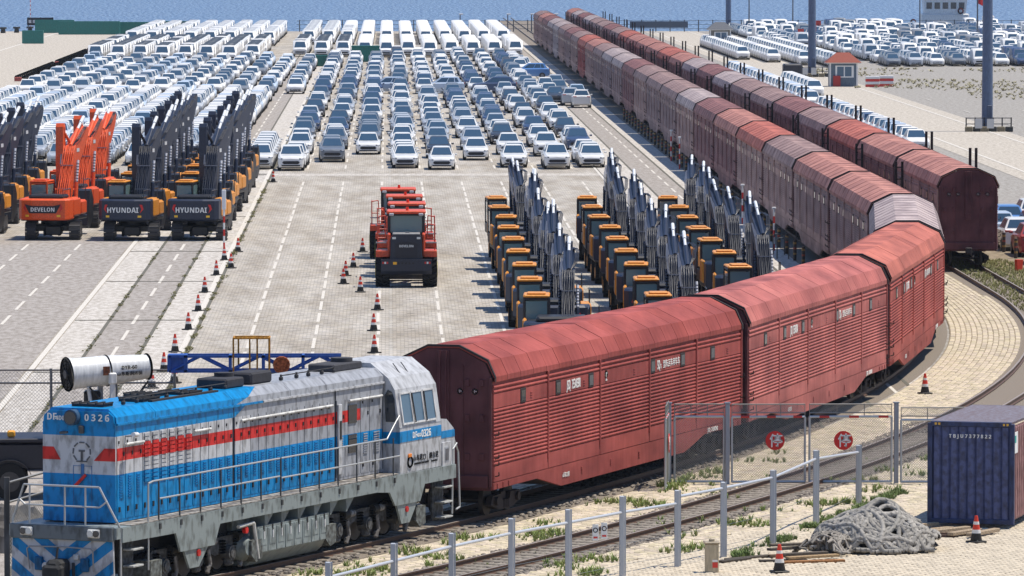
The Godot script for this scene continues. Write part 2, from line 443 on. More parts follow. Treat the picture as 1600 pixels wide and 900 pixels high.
	for i in 2600:
		var s := rng.randf_range(-30, 12)
		var p := track(s, rng.randf_range(6.8, 8.6) if rng.randf() < 0.7 else rng.randf_range(5.2, 6.4))
		var c := rng.randf_range(0.7, 1.3)
		wl.append([Transform3D(Basis(Vector3.UP, rng.randf() * TAU).scaled(Vector3.ONE * rng.randf_range(0.3, 0.7)), p + Vector3(0, 0.03, 0)), Color(0.22 * c, 0.22 * c, 0.08 * c)])
	for i in 3000:
		var xx: float = [-8.08, -9.95, -12.1, -8.08][i % 4]
		var p := Vector3(xx + rng.randfn(0, 0.07), 0.03, rng.randf_range(-420, -200))
		if cn.get_noise_2d(p.x * 0.3, p.z * 0.6) < 0.05: continue
		var c := rng.randf_range(0.7, 1.2)
		wl.append([Transform3D(Basis(Vector3.UP, rng.randf() * TAU).scaled(Vector3(1, 0.35, 1) * rng.randf_range(0.4, 0.9)), p), Color(0.16 * c, 0.15 * c, 0.05 * c)])
	many("weeds", wd.mesh(), wl, M.leaf, "low green weeds growing between the paving and the rails")
	var dry := []
	for i in 1800:
		var p := Vector3(rng.randf_range(50, 92), 0.03, rng.randf_range(-735, -600))
		if cn.get_noise_2d(p.x * 0.12, p.z * 0.05) < 0.0: continue
		var c := rng.randf_range(0.7, 1.2)
		dry.append([Transform3D(Basis(Vector3.UP, rng.randf() * TAU).scaled(Vector3(2.2, 0.8, 2.2) * rng.randf_range(0.6, 1.5)), p), Color(0.34 * c, 0.31 * c, 0.19 * c)])
	many("dry_grass", wd.mesh(), dry, M.leaf, "dry yellowish grass over the vacant yard by the red roofed booth")
func many(called: String, m: Mesh, rows: Array, mt: Material, label: String) -> void:
	var mm := MultiMesh.new(); mm.transform_format = MultiMesh.TRANSFORM_3D; mm.use_colors = true; mm.mesh = m; mm.instance_count = rows.size()
	for i in rows.size():
		mm.set_instance_transform(i, rows[i][0]); mm.set_instance_color(i, rows[i][1])
	var o := MultiMeshInstance3D.new(); o.name = nm(called); o.multimesh = mm; o.material_override = mt; add_child(o)
	tag(o, label, called.replace("_", " "), "", "stuff")

# ---------------------------------------------------------------- car carrier wagons
const WL := 24.5    # length of a wagon body
var wm := {}
func rib_mesh(l: float) -> ArrayMesh:
	var m := mb()
	var pr := [Vector2(0, -0.05), Vector2(0.03, -0.04), Vector2(0.052, 0.0), Vector2(0.03, 0.038), Vector2(0, 0.05)]
	for i in 4:
		m.quad(Vector3(pr[i].x, pr[i].y, l / 2), Vector3(pr[i].x, pr[i].y, -l / 2), Vector3(pr[i + 1].x, pr[i + 1].y, -l / 2), Vector3(pr[i + 1].x, pr[i + 1].y, l / 2))
	m.prism([pr[0], pr[1], pr[2], pr[3], pr[4]], l / 2 - 0.004, l / 2)
	m.prism([pr[0], pr[1], pr[2], pr[3], pr[4]], -l / 2, -l / 2 + 0.004)
	return m.mesh()
func roof_section(grow := 0.0) -> Array:
	return [Vector2(1.52 + grow, 4.13), Vector2(1.52 + grow, 4.28), Vector2(1.30 + grow, 4.73 + grow), Vector2(0.47, 5.13 + grow), Vector2(-0.47, 5.13 + grow), Vector2(-1.30 - grow, 4.73 + grow), Vector2(-1.52 - grow, 4.28), Vector2(-1.52 - grow, 4.13)]
func roof_strip(m: MB, z0: float, z1: float, grow: float) -> void:
	var q := roof_section(grow)
	for i in q.size() - 1:
		var A: Vector2 = q[i]; var B: Vector2 = q[i + 1]
		m.quad(Vector3(A.x, A.y, z1), Vector3(A.x, A.y, z0), Vector3(B.x, B.y, z0), Vector3(B.x, B.y, z1))
	for i in q.size() - 1:
		var A: Vector2 = q[i]; var B: Vector2 = q[i + 1]
		var A2 := A - Vector2(0, 0.06); var B2 := B - Vector2(0, 0.06)
		m.quad(Vector3(A2.x, A2.y, z1), Vector3(A.x, A.y, z1), Vector3(B.x, B.y, z1), Vector3(B2.x, B2.y, z1))
		m.quad(Vector3(A2.x, A2.y, z0), Vector3(B2.x, B2.y, z0), Vector3(B.x, B.y, z0), Vector3(A.x, A.y, z0))
func make_wagon_meshes() -> void:
	var pw := WL / 5.0
	# one wall panel, seen from +x; its lower plain strip included
	var m := mb()
	m.box(Vector3(1.42, 2.71, 0), Vector3(0.08, 2.84, pw - 0.03))
	m.box(Vector3(1.478, 3.58, 0), Vector3(0.035, 0.40, pw - 0.05))
	m.box(Vector3(1.478, 1.52, 0), Vector3(0.035, 0.44, pw - 0.05))
	m.box(Vector3(1.50, 2.85, -pw / 2 + 0.04), Vector3(0.07, 2.55, 0.09), 0.015)
	# small louvre
	for k in 3:
		m.box(Vector3(1.50, 3.48 + 0.07 * k, -0.9), Vector3(0.02, 0.02, 0.2))
	wm.panel = m.mesh()
	wm.rib = rib_mesh(pw - 0.12)
	var ys := [3.98, 3.85]
	for k in 15: ys.append(3.31 - k * 0.107)
	wm.ys = ys
	var pr := mb(); pr.v = m.v.duplicate(); pr.n = m.n.duplicate(); pr.c = m.c.duplicate()
	for y in ys:
		pr.box(Vector3(1.47, y, 0), Vector3(0.045, 0.055, pw - 0.12), 0.018)
	wm.panel_ribbed = pr.mesh()
	m = mb(); m.box(Vector3.ZERO, Vector3(0.05, 0.42, 0.46), 0.01); wm.win_frame = m.mesh()
	m = mb(); m.box(Vector3.ZERO, Vector3(0.02, 0.30, 0.34)); wm.pane = m.mesh()
	# skirt with the deep middle
	m = mb()
	var h := WL / 2
	m.slab([Vector2(-h, 1.28), Vector2(-h, 1.08), Vector2(-8.3, 1.08), Vector2(-6.1, 0.68), Vector2(6.1, 0.68), Vector2(8.3, 1.08), Vector2(h, 1.08), Vector2(h, 1.28)], 1.40, 1.49)
	for k in [-4.2, -1.4, 1.4, 4.2]:
		for j in 4: m.box(Vector3(1.5, 0.92 + 0.05 * j, k), Vector3(0.02, 0.02, 0.16))
	for sgn in [-1, 1]:
		for k in 3: m.box(Vector3(1.5, 1.17, sgn * (h - 0.35 - 0.5 * k)), Vector3(0.03, 0.14, 0.07))
	wm.skirt = m.mesh()
	m = mb()
	m.slab([Vector2(-h, 1.24), Vector2(-h, 1.10), Vector2(-8.3, 1.10), Vector2(-6.1, 0.70), Vector2(6.1, 0.70), Vector2(8.3, 1.10), Vector2(h, 1.10), Vector2(h, 1.24)], -1.39, 1.39)
	wm.floor = m.mesh()
	# end wall
	m = mb()
	var sec := [Vector2(-1.42, 1.05), Vector2(1.42, 1.05), Vector2(1.46, 4.2), Vector2(1.25, 4.66), Vector2(0.46, 5.05), Vector2(-0.46, 5.05), Vector2(-1.25, 4.66), Vector2(-1.46, 4.2)]
	m.prism(sec, -0.12, 0.0)
	m.box(Vector3(0, 3.9, 0.03), Vector3(0.34, 2.2, 0.06), 0.015)
	m.box(Vector3(-0.09, 3.9, 0.08), Vector3(0.05, 2.2, 0.05)); m.box(Vector3(0.09, 3.9, 0.08), Vector3(0.05, 2.2, 0.05))
	m.box(Vector3(0, 2.75, 0.05), Vector3(0.3, 0.3, 0.1), 0.02)
	m.box(Vector3(0, 1.3, 0.04), Vector3(2.7, 0.36, 0.12), 0.02)
	for x in [-1.15, -0.72, 0.72, 1.15]:
		for y in [2.0, 3.1, 4.1]: m.box(Vector3(x, y, 0.025), Vector3(0.13, 0.2, 0.05), 0.012)
	for x in [-0.58, 0.58]: m.box(Vector3(x, 3.0, 0.01), Vector3(0.03, 3.2, 0.02))
	for x in [-1.41, 1.41]: m.box(Vector3(x, 2.7, 0.02), Vector3(0.09, 3.1, 0.09), 0.015)
	wm.end_wall = m.mesh()
	m = mb()
	m.torus(Vector3(0, 0, 0.02), Vector3(0, 0, 1), 0.075, 0.014, 14, 4); m.box(Vector3(0.01, 0.01, 0.02), Vector3(0.09, 0.02, 0.015)); m.box(Vector3(-0.01, 0.01, 0.02), Vector3(0.02, 0.08, 0.015))
	wm.mark = m.mesh()
	# roof in one piece with standing seams, and a single sheet of it
	m = mb()
	var np := 21
	for k in np:
		var z0 := -h + WL * k / np
		roof_strip(m, z0 + 0.012, z0 + WL / np - 0.012, 0.0 if k % 2 else 0.012)
	wm.roof = m.mesh()
	m = mb(); roof_strip(m, -WL / np / 2 + 0.014, WL / np / 2 - 0.014, 0.0); wm.sheet = m.mesh()
	m = mb(); roof_strip(m, -h + 0.05, h - 0.05, -0.03); wm.liner = m.mesh()
	m = mb(); roof_strip(m, -0.05, 0.05, 0.035); wm.edge = m.mesh()
	# bogie
	m = mb()
	for x in [-1.0, 1.0]:
		m.slab([Vector2(-1.3, 0.55), Vector2(-1.15, 0.8), Vector2(-0.4, 0.8), Vector2(-0.3, 0.62), Vector2(0.3, 0.62), Vector2(0.4, 0.8), Vector2(1.15, 0.8), Vector2(1.3, 0.55), Vector2(0.6, 0.36), Vector2(-0.6, 0.36)], x - 0.09, x + 0.09)
		for z in [-0.16, 0.0, 0.16]: m.cyl(Vector3(x * 1.06, 0.4, z), Vector3(x * 1.06, 0.62, z), 0.075, 8)
		for z in [-0.9, 0.9]: m.cyl(Vector3(x, 0.63, z), Vector3(x + 0.18 * signf(x), 0.63, z), 0.13, 10)
	m.box(Vector3(0, 0.72, 0), Vector3(2.0, 0.22, 0.4))
	m.box(Vector3(0.6, 0.95, 0), Vector3(0.3, 0.3, 0.4)); m.box(Vector3(-0.6, 0.95, 0), Vector3(0.3, 0.3, 0.4))
	wm.bogie = m.mesh()
	m = mb()
	for x in [-0.76, 0.76]:
		m.cyl(Vector3(x - 0.065, 0.64, 0), Vector3(x + 0.065, 0.64, 0), 0.42, 20)
	m.cyl(Vector3(-0.76, 0.64, 0), Vector3(0.76, 0.64, 0), 0.08, 8)
	wm.wheelset = m.mesh()
	m = mb()
	m.box(Vector3(0, 1.08, 0.3), Vector3(0.22, 0.24, 0.7), 0.02); m.box(Vector3(0, 1.08, 0.62), Vector3(0.34, 0.34, 0.2), 0.04)
	m.tube([Vector3(0.25, 1.2, 0.02), Vector3(0.3, 0.85, 0.25), Vector3(0.2, 0.75, 0.45), Vector3(0.1, 0.95, 0.6)], 0.03)
	wm.coupler = m.mesh()
	m = mb()
	for y in [1.45, 1.75, 1.95, 2.6]:
		m.tube([Vector3(1.5, y, 0), Vector3(1.62, y + 0.03, 0), Vector3(1.62, y + 0.13, 0.02)], 0.018, 5)
	wm.hook = m.mesh()
func add_text(p: Node3D, s: String, h: float, where: Vector3, mt: Material, turn := PI / 2, called := "lettering", serif := false, bold := true, wide := 1.0) -> void:
	part(p, called, lettering(s, h, bold, serif), mt, Transform3D(Basis(Vector3.UP, turn) * Basis().scaled(Vector3(wide, 1, 1)), where))
func wagon(label: String, group: String, at: Vector3, turn: float, side: Material, roof: Material, endm: Material, fine := false, scale_z := 1.0) -> Node3D:
	var t := thing("car_carrier_wagon", label, "wagon", at, turn, group)
	var h := WL / 2
	var pw := WL / 5.0
	var zs := Basis().scaled(Vector3(1, 1, scale_z))
	for sgn in [-1.0, 1.0]:
		var flip := Basis(Vector3.UP, 0.0 if sgn > 0 else PI)
		for k in 5:
			var z := (-h + pw * (k + 0.5)) * scale_z
			var detailed: bool = fine and sgn > 0
			var pn := part(t, "wall_panel", wm.panel if detailed else wm.panel_ribbed, side, Transform3D(flip * zs, Vector3(0, 0, z)))
			if detailed:
				for y in wm.ys:
					part(pn, "rib", wm.rib, side, at_(1.462, y, 0.04))
			for w in [[-0.75], [-2.15, 0.95], [], [-1.55, 1.55], [0.15]][k]:
				var wf := part(pn, "window", wm.win_frame, M.dark_iron, at_(1.49, 3.58, -w * sgn))
				part(wf, "pane", wm.pane, M.glass, at_(0.02, 0, 0))
		part(t, "skirt", wm.skirt, side, Transform3D(flip * zs, Vector3.ZERO))
	part(t, "underframe", wm.floor, M.dark_iron, Transform3D(zs, Vector3.ZERO))
	if fine:
		part(t, "roof_lining", wm.liner, M.dark_iron, Transform3D(zs, Vector3.ZERO))
		for k in 21:
			part(t, "roof_sheet", wm.sheet, roof if k % 5 else M.get(roof.resource_name + "_b", roof), Transform3D(zs, Vector3(0, rng.randf_range(-0.006, 0.006), (-h + WL * (k + 0.5) / 21.0) * scale_z)))
	else:
		part(t, "roof", wm.roof, roof, Transform3D(zs, Vector3.ZERO))
	for e in [1.0, -1.0]:
		var b := Basis(Vector3.UP, 0.0 if e > 0 else PI)
		part(t, "roof_edge", wm.edge, M.dark_iron, at_(0, 0, e * (h - 0.03) * scale_z))
		var ew := part(t, "end_wall", wm.end_wall, endm, Transform3D(b, Vector3(0, 0, e * h * scale_z)))
		for x in [-0.95, -0.5, 0.5, 0.95]: part(ew, "round_mark", wm.mark, M.faded_white, at_(x, 3.85, 0.0))
		part(t, "coupler", wm.coupler, M.dark_iron, Transform3D(b, Vector3(0, 0, e * (h - 0.1) * scale_z)))
		part(t, "hook", wm.hook, M.dark_iron, Transform3D(Basis(), Vector3(0, 0, e * (h - 0.12) * scale_z)))
		part(t, "hook", wm.hook, M.dark_iron, Transform3D(Basis(Vector3.UP, PI), Vector3(0, 0, e * (h - 0.12) * scale_z)))
		var bg := part(t, "bogie", wm.bogie, M.dark_iron, at_(0, 0, e * 9.95 * scale_z))
		for z in [-0.9, 0.9]: part(bg, "wheelset", wm.wheelset, M.wheel_steel, at_(0, 0, z))
	return t
func build_trains() -> void:
	make_wagon_meshes()
	var S_ := []
	for k in [["wagon_red", Color(0.68, 0.35, 0.325)], ["wagon_red_b", Color(0.66, 0.33, 0.30)], ["wagon_pink", Color(0.70, 0.365, 0.325)], ["wagon_pink_b", Color(0.73, 0.39, 0.35)], ["wagon_brown", Color(0.73, 0.605, 0.565)], ["wagon_mauve", Color(0.66, 0.555, 0.535)], ["wagon_maroon", Color(0.60, 0.43, 0.42)], ["wagon_grey", Color(0.75, 0.69, 0.68)], ["wagon_coral", Color(0.77, 0.46, 0.40)], ["wagon_rose", Color(0.745, 0.445, 0.42)], ["wagon_rose_b", Color(0.775, 0.475, 0.445)], ["wagon_dust", Color(0.76, 0.54, 0.49)], ["wagon_end", Color(0.42, 0.26, 0.27)]]:
		var m := mat(k[0], k[1], 0.72); m.metallic_specular = 0.3
		m.albedo_texture = M.wagon.albedo_texture; m.uv1_triplanar = true; m.uv1_scale = Vector3(0.30, 0.05, 0.30)
		m.detail_enabled = true; m.detail_blend_mode = BaseMaterial3D.BLEND_MODE_MUL; m.detail_uv_layer = BaseMaterial3D.DETAIL_UV_2
		m.detail_albedo = M.blotch; m.uv2_triplanar = true; m.uv2_world_triplanar = true; m.uv2_scale = Vector3(0.11, 0.11, 0.05)
	# the train behind the locomotive: boundaries along the line
	var bd := [109.9, 85.1, 59.7, 34.3, 9.0, -16.3]
	var names := ["coupled right behind the locomotive", "second behind the locomotive", "third behind the locomotive", "fourth behind the locomotive", "fifth behind the locomotive"]
	var sides := ["wagon_red", "wagon_rose", "wagon_pink", "wagon_brown", "wagon_brown"]
	var roofs := ["wagon_red", "wagon_rose", "wagon_coral", "wagon_grey", "wagon_dust"]
	for i in 5:
		var a: float = bd[i]; var b: float = bd[i + 1]
		var mid := (a + b) / 2
		var sc := (a - b - 0.85) / WL
		var p1 := track(a - 3.0); var p2 := track(b + 3.0)
		var w := wagon("red brown car carrier wagon, " + names[i], "wagons of the train with the locomotive", (p1 + p2) / 2, atan2(p1.x - p2.x, p1.z - p2.z), M[sides[i]], M[roofs[i]], M.wagon_end, i < 3, sc)
		if i < 3:
			var id: String = ["JSQ  7534590", "JSQ  7534304", "JSQ  7534612"][i]
			add_text(w, id, 0.27, Vector3(1.505, 3.58, 4.9), M.white_print, PI / 2, "lettering", false, true, 0.56)
			add_text(w, "6", 0.14, Vector3(1.505, 3.52, 5.31), M.white_print, PI / 2, "lettering", false, true, 0.6)
			add_text(w, "SQ", 0.27, Vector3(1.505, 3.58, -3.28), M.white_print, PI / 2, "lettering", false, true, 0.56)
			add_text(w, "6", 0.14, Vector3(1.505, 3.52, -3.50), M.white_print, PI / 2, "lettering", false, true, 0.6)
			var g := mb(); glyphs(g, ["xing", "dong", "yun", "che", "yong", "che", "che"], 0.25, 0.08, 0.98)
			part(w, "lettering", g, M.white_print, Transform3D(Basis(Vector3.UP, PI / 2), Vector3(1.5, 3.58, -4.55)))
			var em := mb(); em.torus(Vector3(0, 0.08, 0.0), Vector3(0, 0, 1), 0.10, 0.022, 14, 4); em.box(Vector3(0, 0.02, 0), Vector3(0.03, 0.22, 0.02)); em.box(Vector3(0, -0.1, 0), Vector3(0.14, 0.035, 0.02)); em.box(Vector3(0, 0.11, 0), Vector3(0.1, 0.04, 0.02))
			part(w, "emblem", em, M.white_print, Transform3D(Basis(Vector3.UP, PI / 2), Vector3(1.507, 3.58, 1.85)))
			add_text(w, id, 0.13, Vector3(1.497, 1.17, -8.9), M.white_print)
			var g2 := mb(); glyphs(g2, ["shan", "che", "kou", "yong"], 0.16, 0.1, 1.0)
			part(w, "lettering", g2, M.white_print, Transform3D(Basis(Vector3.UP, PI / 2), Vector3(1.497, 0.98, 5.6)))
	var rs := ["wagon_dust", "wagon_mauve", "wagon_coral", "wagon_dust", "wagon_maroon", "wagon_grey", "wagon_mauve", "wagon_mauve", "wagon_mauve", "wagon_maroon", "wagon_grey", "wagon_grey", "wagon_mauve", "wagon_dust", "wagon_coral", "wagon_mauve", "wagon_maroon", "wagon_mauve", "wagon_grey", "wagon_grey", "wagon_maroon", "wagon_dust", "wagon_mauve"]
	var ss := ["wagon_brown", "wagon_brown", "wagon_brown", "wagon_maroon", "wagon_maroon", "wagon_brown", "wagon_mauve", "wagon_mauve", "wagon_brown", "wagon_maroon", "wagon_mauve", "wagon_mauve", "wagon_mauve", "wagon_brown", "wagon_red", "wagon_brown", "wagon_mauve", "wagon_brown", "wagon_grey", "wagon_mauve", "wagon_mauve", "wagon_brown", "wagon_brown"]
	for i in 23:
		wagon("dusty car carrier wagon, " + ordinal(i + 5) + " behind the locomotive", "wagons of the train with the locomotive", Vector3(X0, 0, -292.3 - 26.03 * (i + 0.5)), 0.0, M[ss[i]], M[rs[i]], M.wagon_end, false, 1.025)
	var r2 := ["wagon_dust", "wagon_dust", "wagon_coral", "wagon_mauve", "wagon_maroon", "wagon_mauve", "wagon_mauve", "wagon_grey", "wagon_maroon", "wagon_grey", "wagon_dust", "wagon_coral", "wagon_dust"]
	for i in 24:
		wagon("car carrier wagon on the outer track, " + ordinal(i) + " from its open end", "wagons of the train on the outer track", Vector3(28.62, 0, -295.6 - 26.03 * (i + 0.5)), 0.0, M.wagon_maroon if i % 3 else M.wagon_brown, M[r2[i % 13]], M.wagon_end, false, 1.025)

# ---------------------------------------------------------------- locomotive (local +z is its front, +x the side towards the sun)
const BLUE := Color(0.0, 0.225, 0.53)
const LGREY := Color(0.52, 0.53, 0.55)
const MGREY := Color(0.34, 0.355, 0.385)
const LRED := Color(0.60, 0.03, 0.025)
const SILL := Color(0.245, 0.285, 0.285)
func Z(u: float) -> float:
	return 9.8 - u
func bands(u: float) -> Array:
	var w := LGREY if u < 8.0 else MGREY
	var low := BLUE if u < 13.15 else MGREY
	var top := BLUE if u < 7.7 else MGREY
	var out := [[2.04, 2.92, low], [2.92, 3.24, BLUE], [3.24, 3.58, w], [3.58, 3.9, LRED if u < 14.9 else MGREY], [3.9, 4.2, w], [4.2, 4.52, top]]
	return out
func band_color(u: float, y: float) -> Color:
	for b in bands(u):
		if y < b[1]: return b[2]
	return MGREY
func hood_panel(l: Node3D, u0: float, u1: float, kind: int) -> void:
	var m := mb()
	var um := (u0 + u1) / 2
	var w := u1 - u0 - 0.035
	for b in bands(um):
		var y0: float = maxf(b[0], 2.12); var y1: float = minf(b[1], 4.2)
		if y1 <= y0: continue
		m.col = b[2]
		m.box(Vector3(1.02, (y0 + y1) / 2, Z(um)), Vector3(0.03, y1 - y0, w))
	if kind == 1:      # tall louvres
		for k in 12:
			var y := 2.95 + k * 0.105
			m.col = band_color(um, y)
			m.slab([Vector2(Z(um) - w * 0.36, y), Vector2(Z(um) + w * 0.36, y), Vector2(Z(um) + w * 0.36, y + 0.075), Vector2(Z(um) - w * 0.36, y + 0.075)], 1.03, 1.07)
	elif kind == 2:    # short louvres low down
		for k in 9:
			m.col = BLUE if um < 13.15 else MGREY
			m.box(Vector3(1.045, 2.66 + k * 0.065, Z(um)), Vector3(0.025, 0.03, w * 0.45))
	if kind == 2 or kind == 1:
		m.col = Color(0.03, 0.03, 0.035)
		m.box(Vector3(1.045, 2.36, Z(um) + w * 0.28), Vector3(0.03, 0.13, 0.07)); m.box(Vector3(1.045, 3.74, Z(um) - w * 0.3), Vector3(0.025, 0.1, 0.05))
		m.box(Vector3(1.04, 4.05, Z(um) + w * 0.32), Vector3(0.025, 0.07, 0.05))
	var p := part(l, "door_panel", m, M.loco)
func facet(p: Vector3, tilt: float) -> Transform3D:   # a plane whose normal is +x tipped up by tilt
	return Transform3D(Basis(Vector3(0, 0, 1), tilt), p)
func rail_run(l: Node3D, called: String, pts: Array, r := 0.024) -> void:
	var m := mb(S(176, 178, 178)); m.tube(pts, r, 6); part(l, called, m, M.metal_paint)
func build_locomotive() -> void:
	var s := 121.55
	var l := thing("locomotive", "blue, white and grey diesel locomotive with red stripe at the head of the train", "locomotive", track(s, -0.42), heading(s))
	l.scale = Vector3(1, 1, 1.03)
	# hood core and roof
	var m := mb(Color(0.02, 0.03, 0.04)); m.box(Vector3(0, 3.27, (Z(0.95) + Z(16.1)) / 2), Vector3(2.01, 2.5, 15.15)); part(l, "hood", m, M.loco)
	var sec := [Vector2(1.04, 4.52), Vector2(1.02, 4.68), Vector2(0.80, 4.89), Vector2(-0.80, 4.89), Vector2(-1.02, 4.68), Vector2(-1.04, 4.52)]
	for k in [[0.95, 3.0, BLUE], [3.02, 7.2, BLUE], [7.22, 8.9, BLUE], [8.9, 10.5, MGREY], [10.52, 12.6, MGREY], [12.62, 16.1, MGREY]]:
		m = mb(k[2]); m.prism([sec[5], sec[0], sec[1], sec[2], sec[3], sec[4]], Z(k[1]), Z(k[0]))
		if k[0] == 7.22:
			m.col = MGREY
			var za := Z(8.9) - 0.002
			m.tri(Vector3(1.043, 4.53, Z(7.4)), Vector3(1.043, 4.53, za), Vector3(1.023, 4.684, za))
			m.tri(Vector3(1.023, 4.684, Z(8.1)), Vector3(1.023, 4.684, za), Vector3(0.805, 4.895, za))
			m.tri(Vector3(1.043, 4.53, Z(7.4)), Vector3(1.023, 4.684, za), Vector3(1.025, 4.684, Z(8.1)))
		part(l, "hood_roof", m, M.loco)
	m = mb(BLUE); m.box(Vector3(1.05, 4.5, Z(4.9)), Vector3(0.05, 0.05, 7.9)); part(l, "gutter", m, M.loco)
	m = mb(LGREY); m.box(Vector3(1.05, 4.5, Z(12.5)), Vector3(0.05, 0.05, 7.2)); part(l, "gutter", m, M.loco)
	m = mb()
	for b in [[0.95, 7.25], [7.3, 13.1], [13.2, 16.08]]:
		var um: float = (b[0] + b[1]) / 2
		m.col = BLUE if um < 7.7 else MGREY
		m.box(Vector3(1.015, 4.35, Z(um)), Vector3(0.03, 0.3, b[1] - b[0]))
		m.col = BLUE if um < 13 else MGREY
		m.box(Vector3(1.012, 2.08, Z(um)), Vector3(0.03, 0.08, b[1] - b[0]))
	m.col = BLUE
	m.tri(Vector3(1.034, 4.2, Z(7.3)), Vector3(1.034, 4.5, Z(8.0)), Vector3(1.034, 4.5, Z(7.3)))
	part(l, "side_trim", m, M.loco)
	var u := 0.97
	while u < 7.0:
		var kd := 2 if u < 2.1 or u > 4.9 else 1
		hood_panel(l, u, u + 0.445, kd); u += 0.445
	u = 7.32
	while u < 12.8:
		hood_panel(l, u, u + 0.445, 2); u += 0.445
	u = 13.22
	for w in [0.5, 0.95, 0.55, 0.8]:
		hood_panel(l, u, u + w, 2 if w < 0.9 else 0); u += w
	for y in [3.78, 2.98]:
		m = mb(); m.box(Vector3(1.045, y, Z(14.15)), Vector3(0.03, 0.5, 0.5)); part(l, "window", m, M.glass)
	m = mb(LGREY); m.box(Vector3(1.06, 3.15, Z(13.35)), Vector3(0.06, 1.9, 0.22), 0.015); m.col = Color(0.03, 0.03, 0.03); m.box(Vector3(1.09, 3.4, Z(13.35)), Vector3(0.02, 0.5, 0.12)); part(l, "mirror_box", m, M.loco)
	for k in [[1.3, 2.3, 3.98], [5.0, 5.9, 4.02], [7.6, 12.9, 4.1], [13.9, 15.9, 4.15]]:
		m = mb(S(215, 215, 212)); m.cyl(Vector3(1.08, k[2], Z(k[0])), Vector3(1.08, k[2], Z(k[1])), 0.035, 8); part(l, "light_tube", m, M.loco)
	m = mb(Color(0.25, 0.25, 0.26)); m.cyl(Vector3(1.05, 4.18, Z(1.4)), Vector3(1.3, 4.2, Z(1.4)), 0.02); m.col = Color(0.75, 0.75, 0.75); m.cyl(Vector3(1.3, 4.22, Z(1.55)), Vector3(1.33, 4.24, Z(1.28)), 0.06, 8); part(l, "camera_arm", m, M.loco)
	# nose of the long hood
	m = mb()
	for b in [[2.04, 3.24, BLUE], [3.24, 3.58, LGREY], [3.58, 3.9, LGREY], [3.9, 4.2, LGREY], [4.2, 4.53, BLUE]]:
		m.col = b[2]; m.box(Vector3(0, (b[0] + b[1]) / 2, Z(0.93)), Vector3(2.06, b[1] - b[0], 0.05))
	m.col = LRED
	m.prism([Vector2(-1.03, 3.58), Vector2(-0.52, 3.58), Vector2(-0.72, 3.9), Vector2(-1.03, 3.9)], Z(0.905), Z(0.897))
	m.prism([Vector2(0.42, 3.58), Vector2(1.03, 3.58), Vector2(1.03, 3.9), Vector2(0.72, 3.9)], Z(0.905), Z(0.897))
	m.col = Color(0.05, 0.16, 0.36)
	for k in [[-0.16, 2.9, 0.012, 1.1], [0.36, 2.9, 0.012, 1.1], [0.1, 3.44, 0.52, 0.012], [0.1, 2.36, 0.52, 0.012]]:
		m.box(Vector3(k[0], k[1], Z(0.9)), Vector3(k[2], k[3], 0.012))
	m.box(Vector3(0.1, 3.28, Z(0.9)), Vector3(0.09, 0.42, 0.02))
	m.col = LRED; m.xf = Transform3D(Basis(Vector3(0, 0, 1), 0.75), Vector3(0.06, 3.08, Z(0.86))); m.box(Vector3.ZERO, Vector3(0.42, 0.07, 0.04)); m.xf = Transform3D()
	part(l, "nose_plate", m, M.loco)
	m = mb(Color(0.11, 0.12, 0.13))
	for k in 7:
		var a := deg_to_rad(-40.0 + k * 43.0)
		m.xf = Transform3D(Basis(Vector3(0, 0, 1), a), Vector3(0.08, 3.79, Z(0.895))); m.box(Vector3(0.24, 0, 0), Vector3(0.035, 0.14, 0.012))
	m.xf = Transform3D(Basis(), Vector3(0.08, 3.79, Z(0.895)))
	m.box(Vector3(0, 0.03, 0), Vector3(0.17, 0.05, 0.012)); m.box(Vector3(0, -0.10, 0), Vector3(0.05, 0.24, 0.012)); m.box(Vector3(0, -0.235, 0), Vector3(0.3, 0.035, 0.012))
	part(l, "emblem", m, M.loco)
	m = mb(Color(0.04, 0.09, 0.16)); m.cyl(Vector3(-0.14, 4.66, Z(1.1)), Vector3(-0.14, 4.66, Z(0.72)), 0.2, 20)
	var lamp := part(l, "headlamp", m, M.loco)
	m = mb(); m.cyl(Vector3(-0.14, 4.66, Z(0.725)), Vector3(-0.14, 4.66, Z(0.70)), 0.16, 20); part(lamp, "lens", m, M.glass)
	add_text(l, "DF", 0.17, Vector3(-0.76, 4.66, Z(0.88)), M.white_print, 0.0)
	add_text(l, "4DD", 0.11, Vector3(-0.51, 4.63, Z(0.88)), M.white_print, 0.0)
	add_text(l, "0 3 2 6", 0.17, Vector3(0.52, 4.66, Z(0.88)), M.white_print, 0.0)
	m = mb(BLUE); m.prism([Vector2(-1.0, 4.53), Vector2(1.0, 4.53), Vector2(0.98, 4.7), Vector2(0.84, 4.82), Vector2(-0.84, 4.82), Vector2(-0.98, 4.7)], Z(0.95), Z(0.89)); part(l, "nose_header", m, M.loco)
	m = mb(Color(0.1, 0.1, 0.1)); m.cyl(Vector3(-0.42, 4.28, Z(0.9)), Vector3(-0.42, 4.28, Z(0.7)), 0.03); m.cyl(Vector3(-0.42, 4.27, Z(0.7)), Vector3(-0.2, 4.3, Z(0.68)), 0.03); m.box(Vector3(0.1, 4.36, Z(0.85)), Vector3(0.13, 0.2, 0.1), 0.02); part(l, "air_horn", m, M.loco)
	# roof fittings
	for k in [[1.6, 0.0, 0.9, 0.5], [3.6, 0.25, 0.7, 0.9], [4.9, -0.3, 0.8, 0.8], [5.9, 0.2, 0.9, 0.7]]:
		m = mb(Color(0.03, 0.03, 0.035)); m.box(Vector3(k[1], 4.93, Z(k[0])), Vector3(k[2], 0.07, k[3]))
		for j in 5: m.box(Vector3(k[1] - k[2] / 2 + k[2] * j / 4.0, 4.98, Z(k[0])), Vector3(0.03, 0.04, k[3]))
		part(l, "roof_grille", m, M.matte)
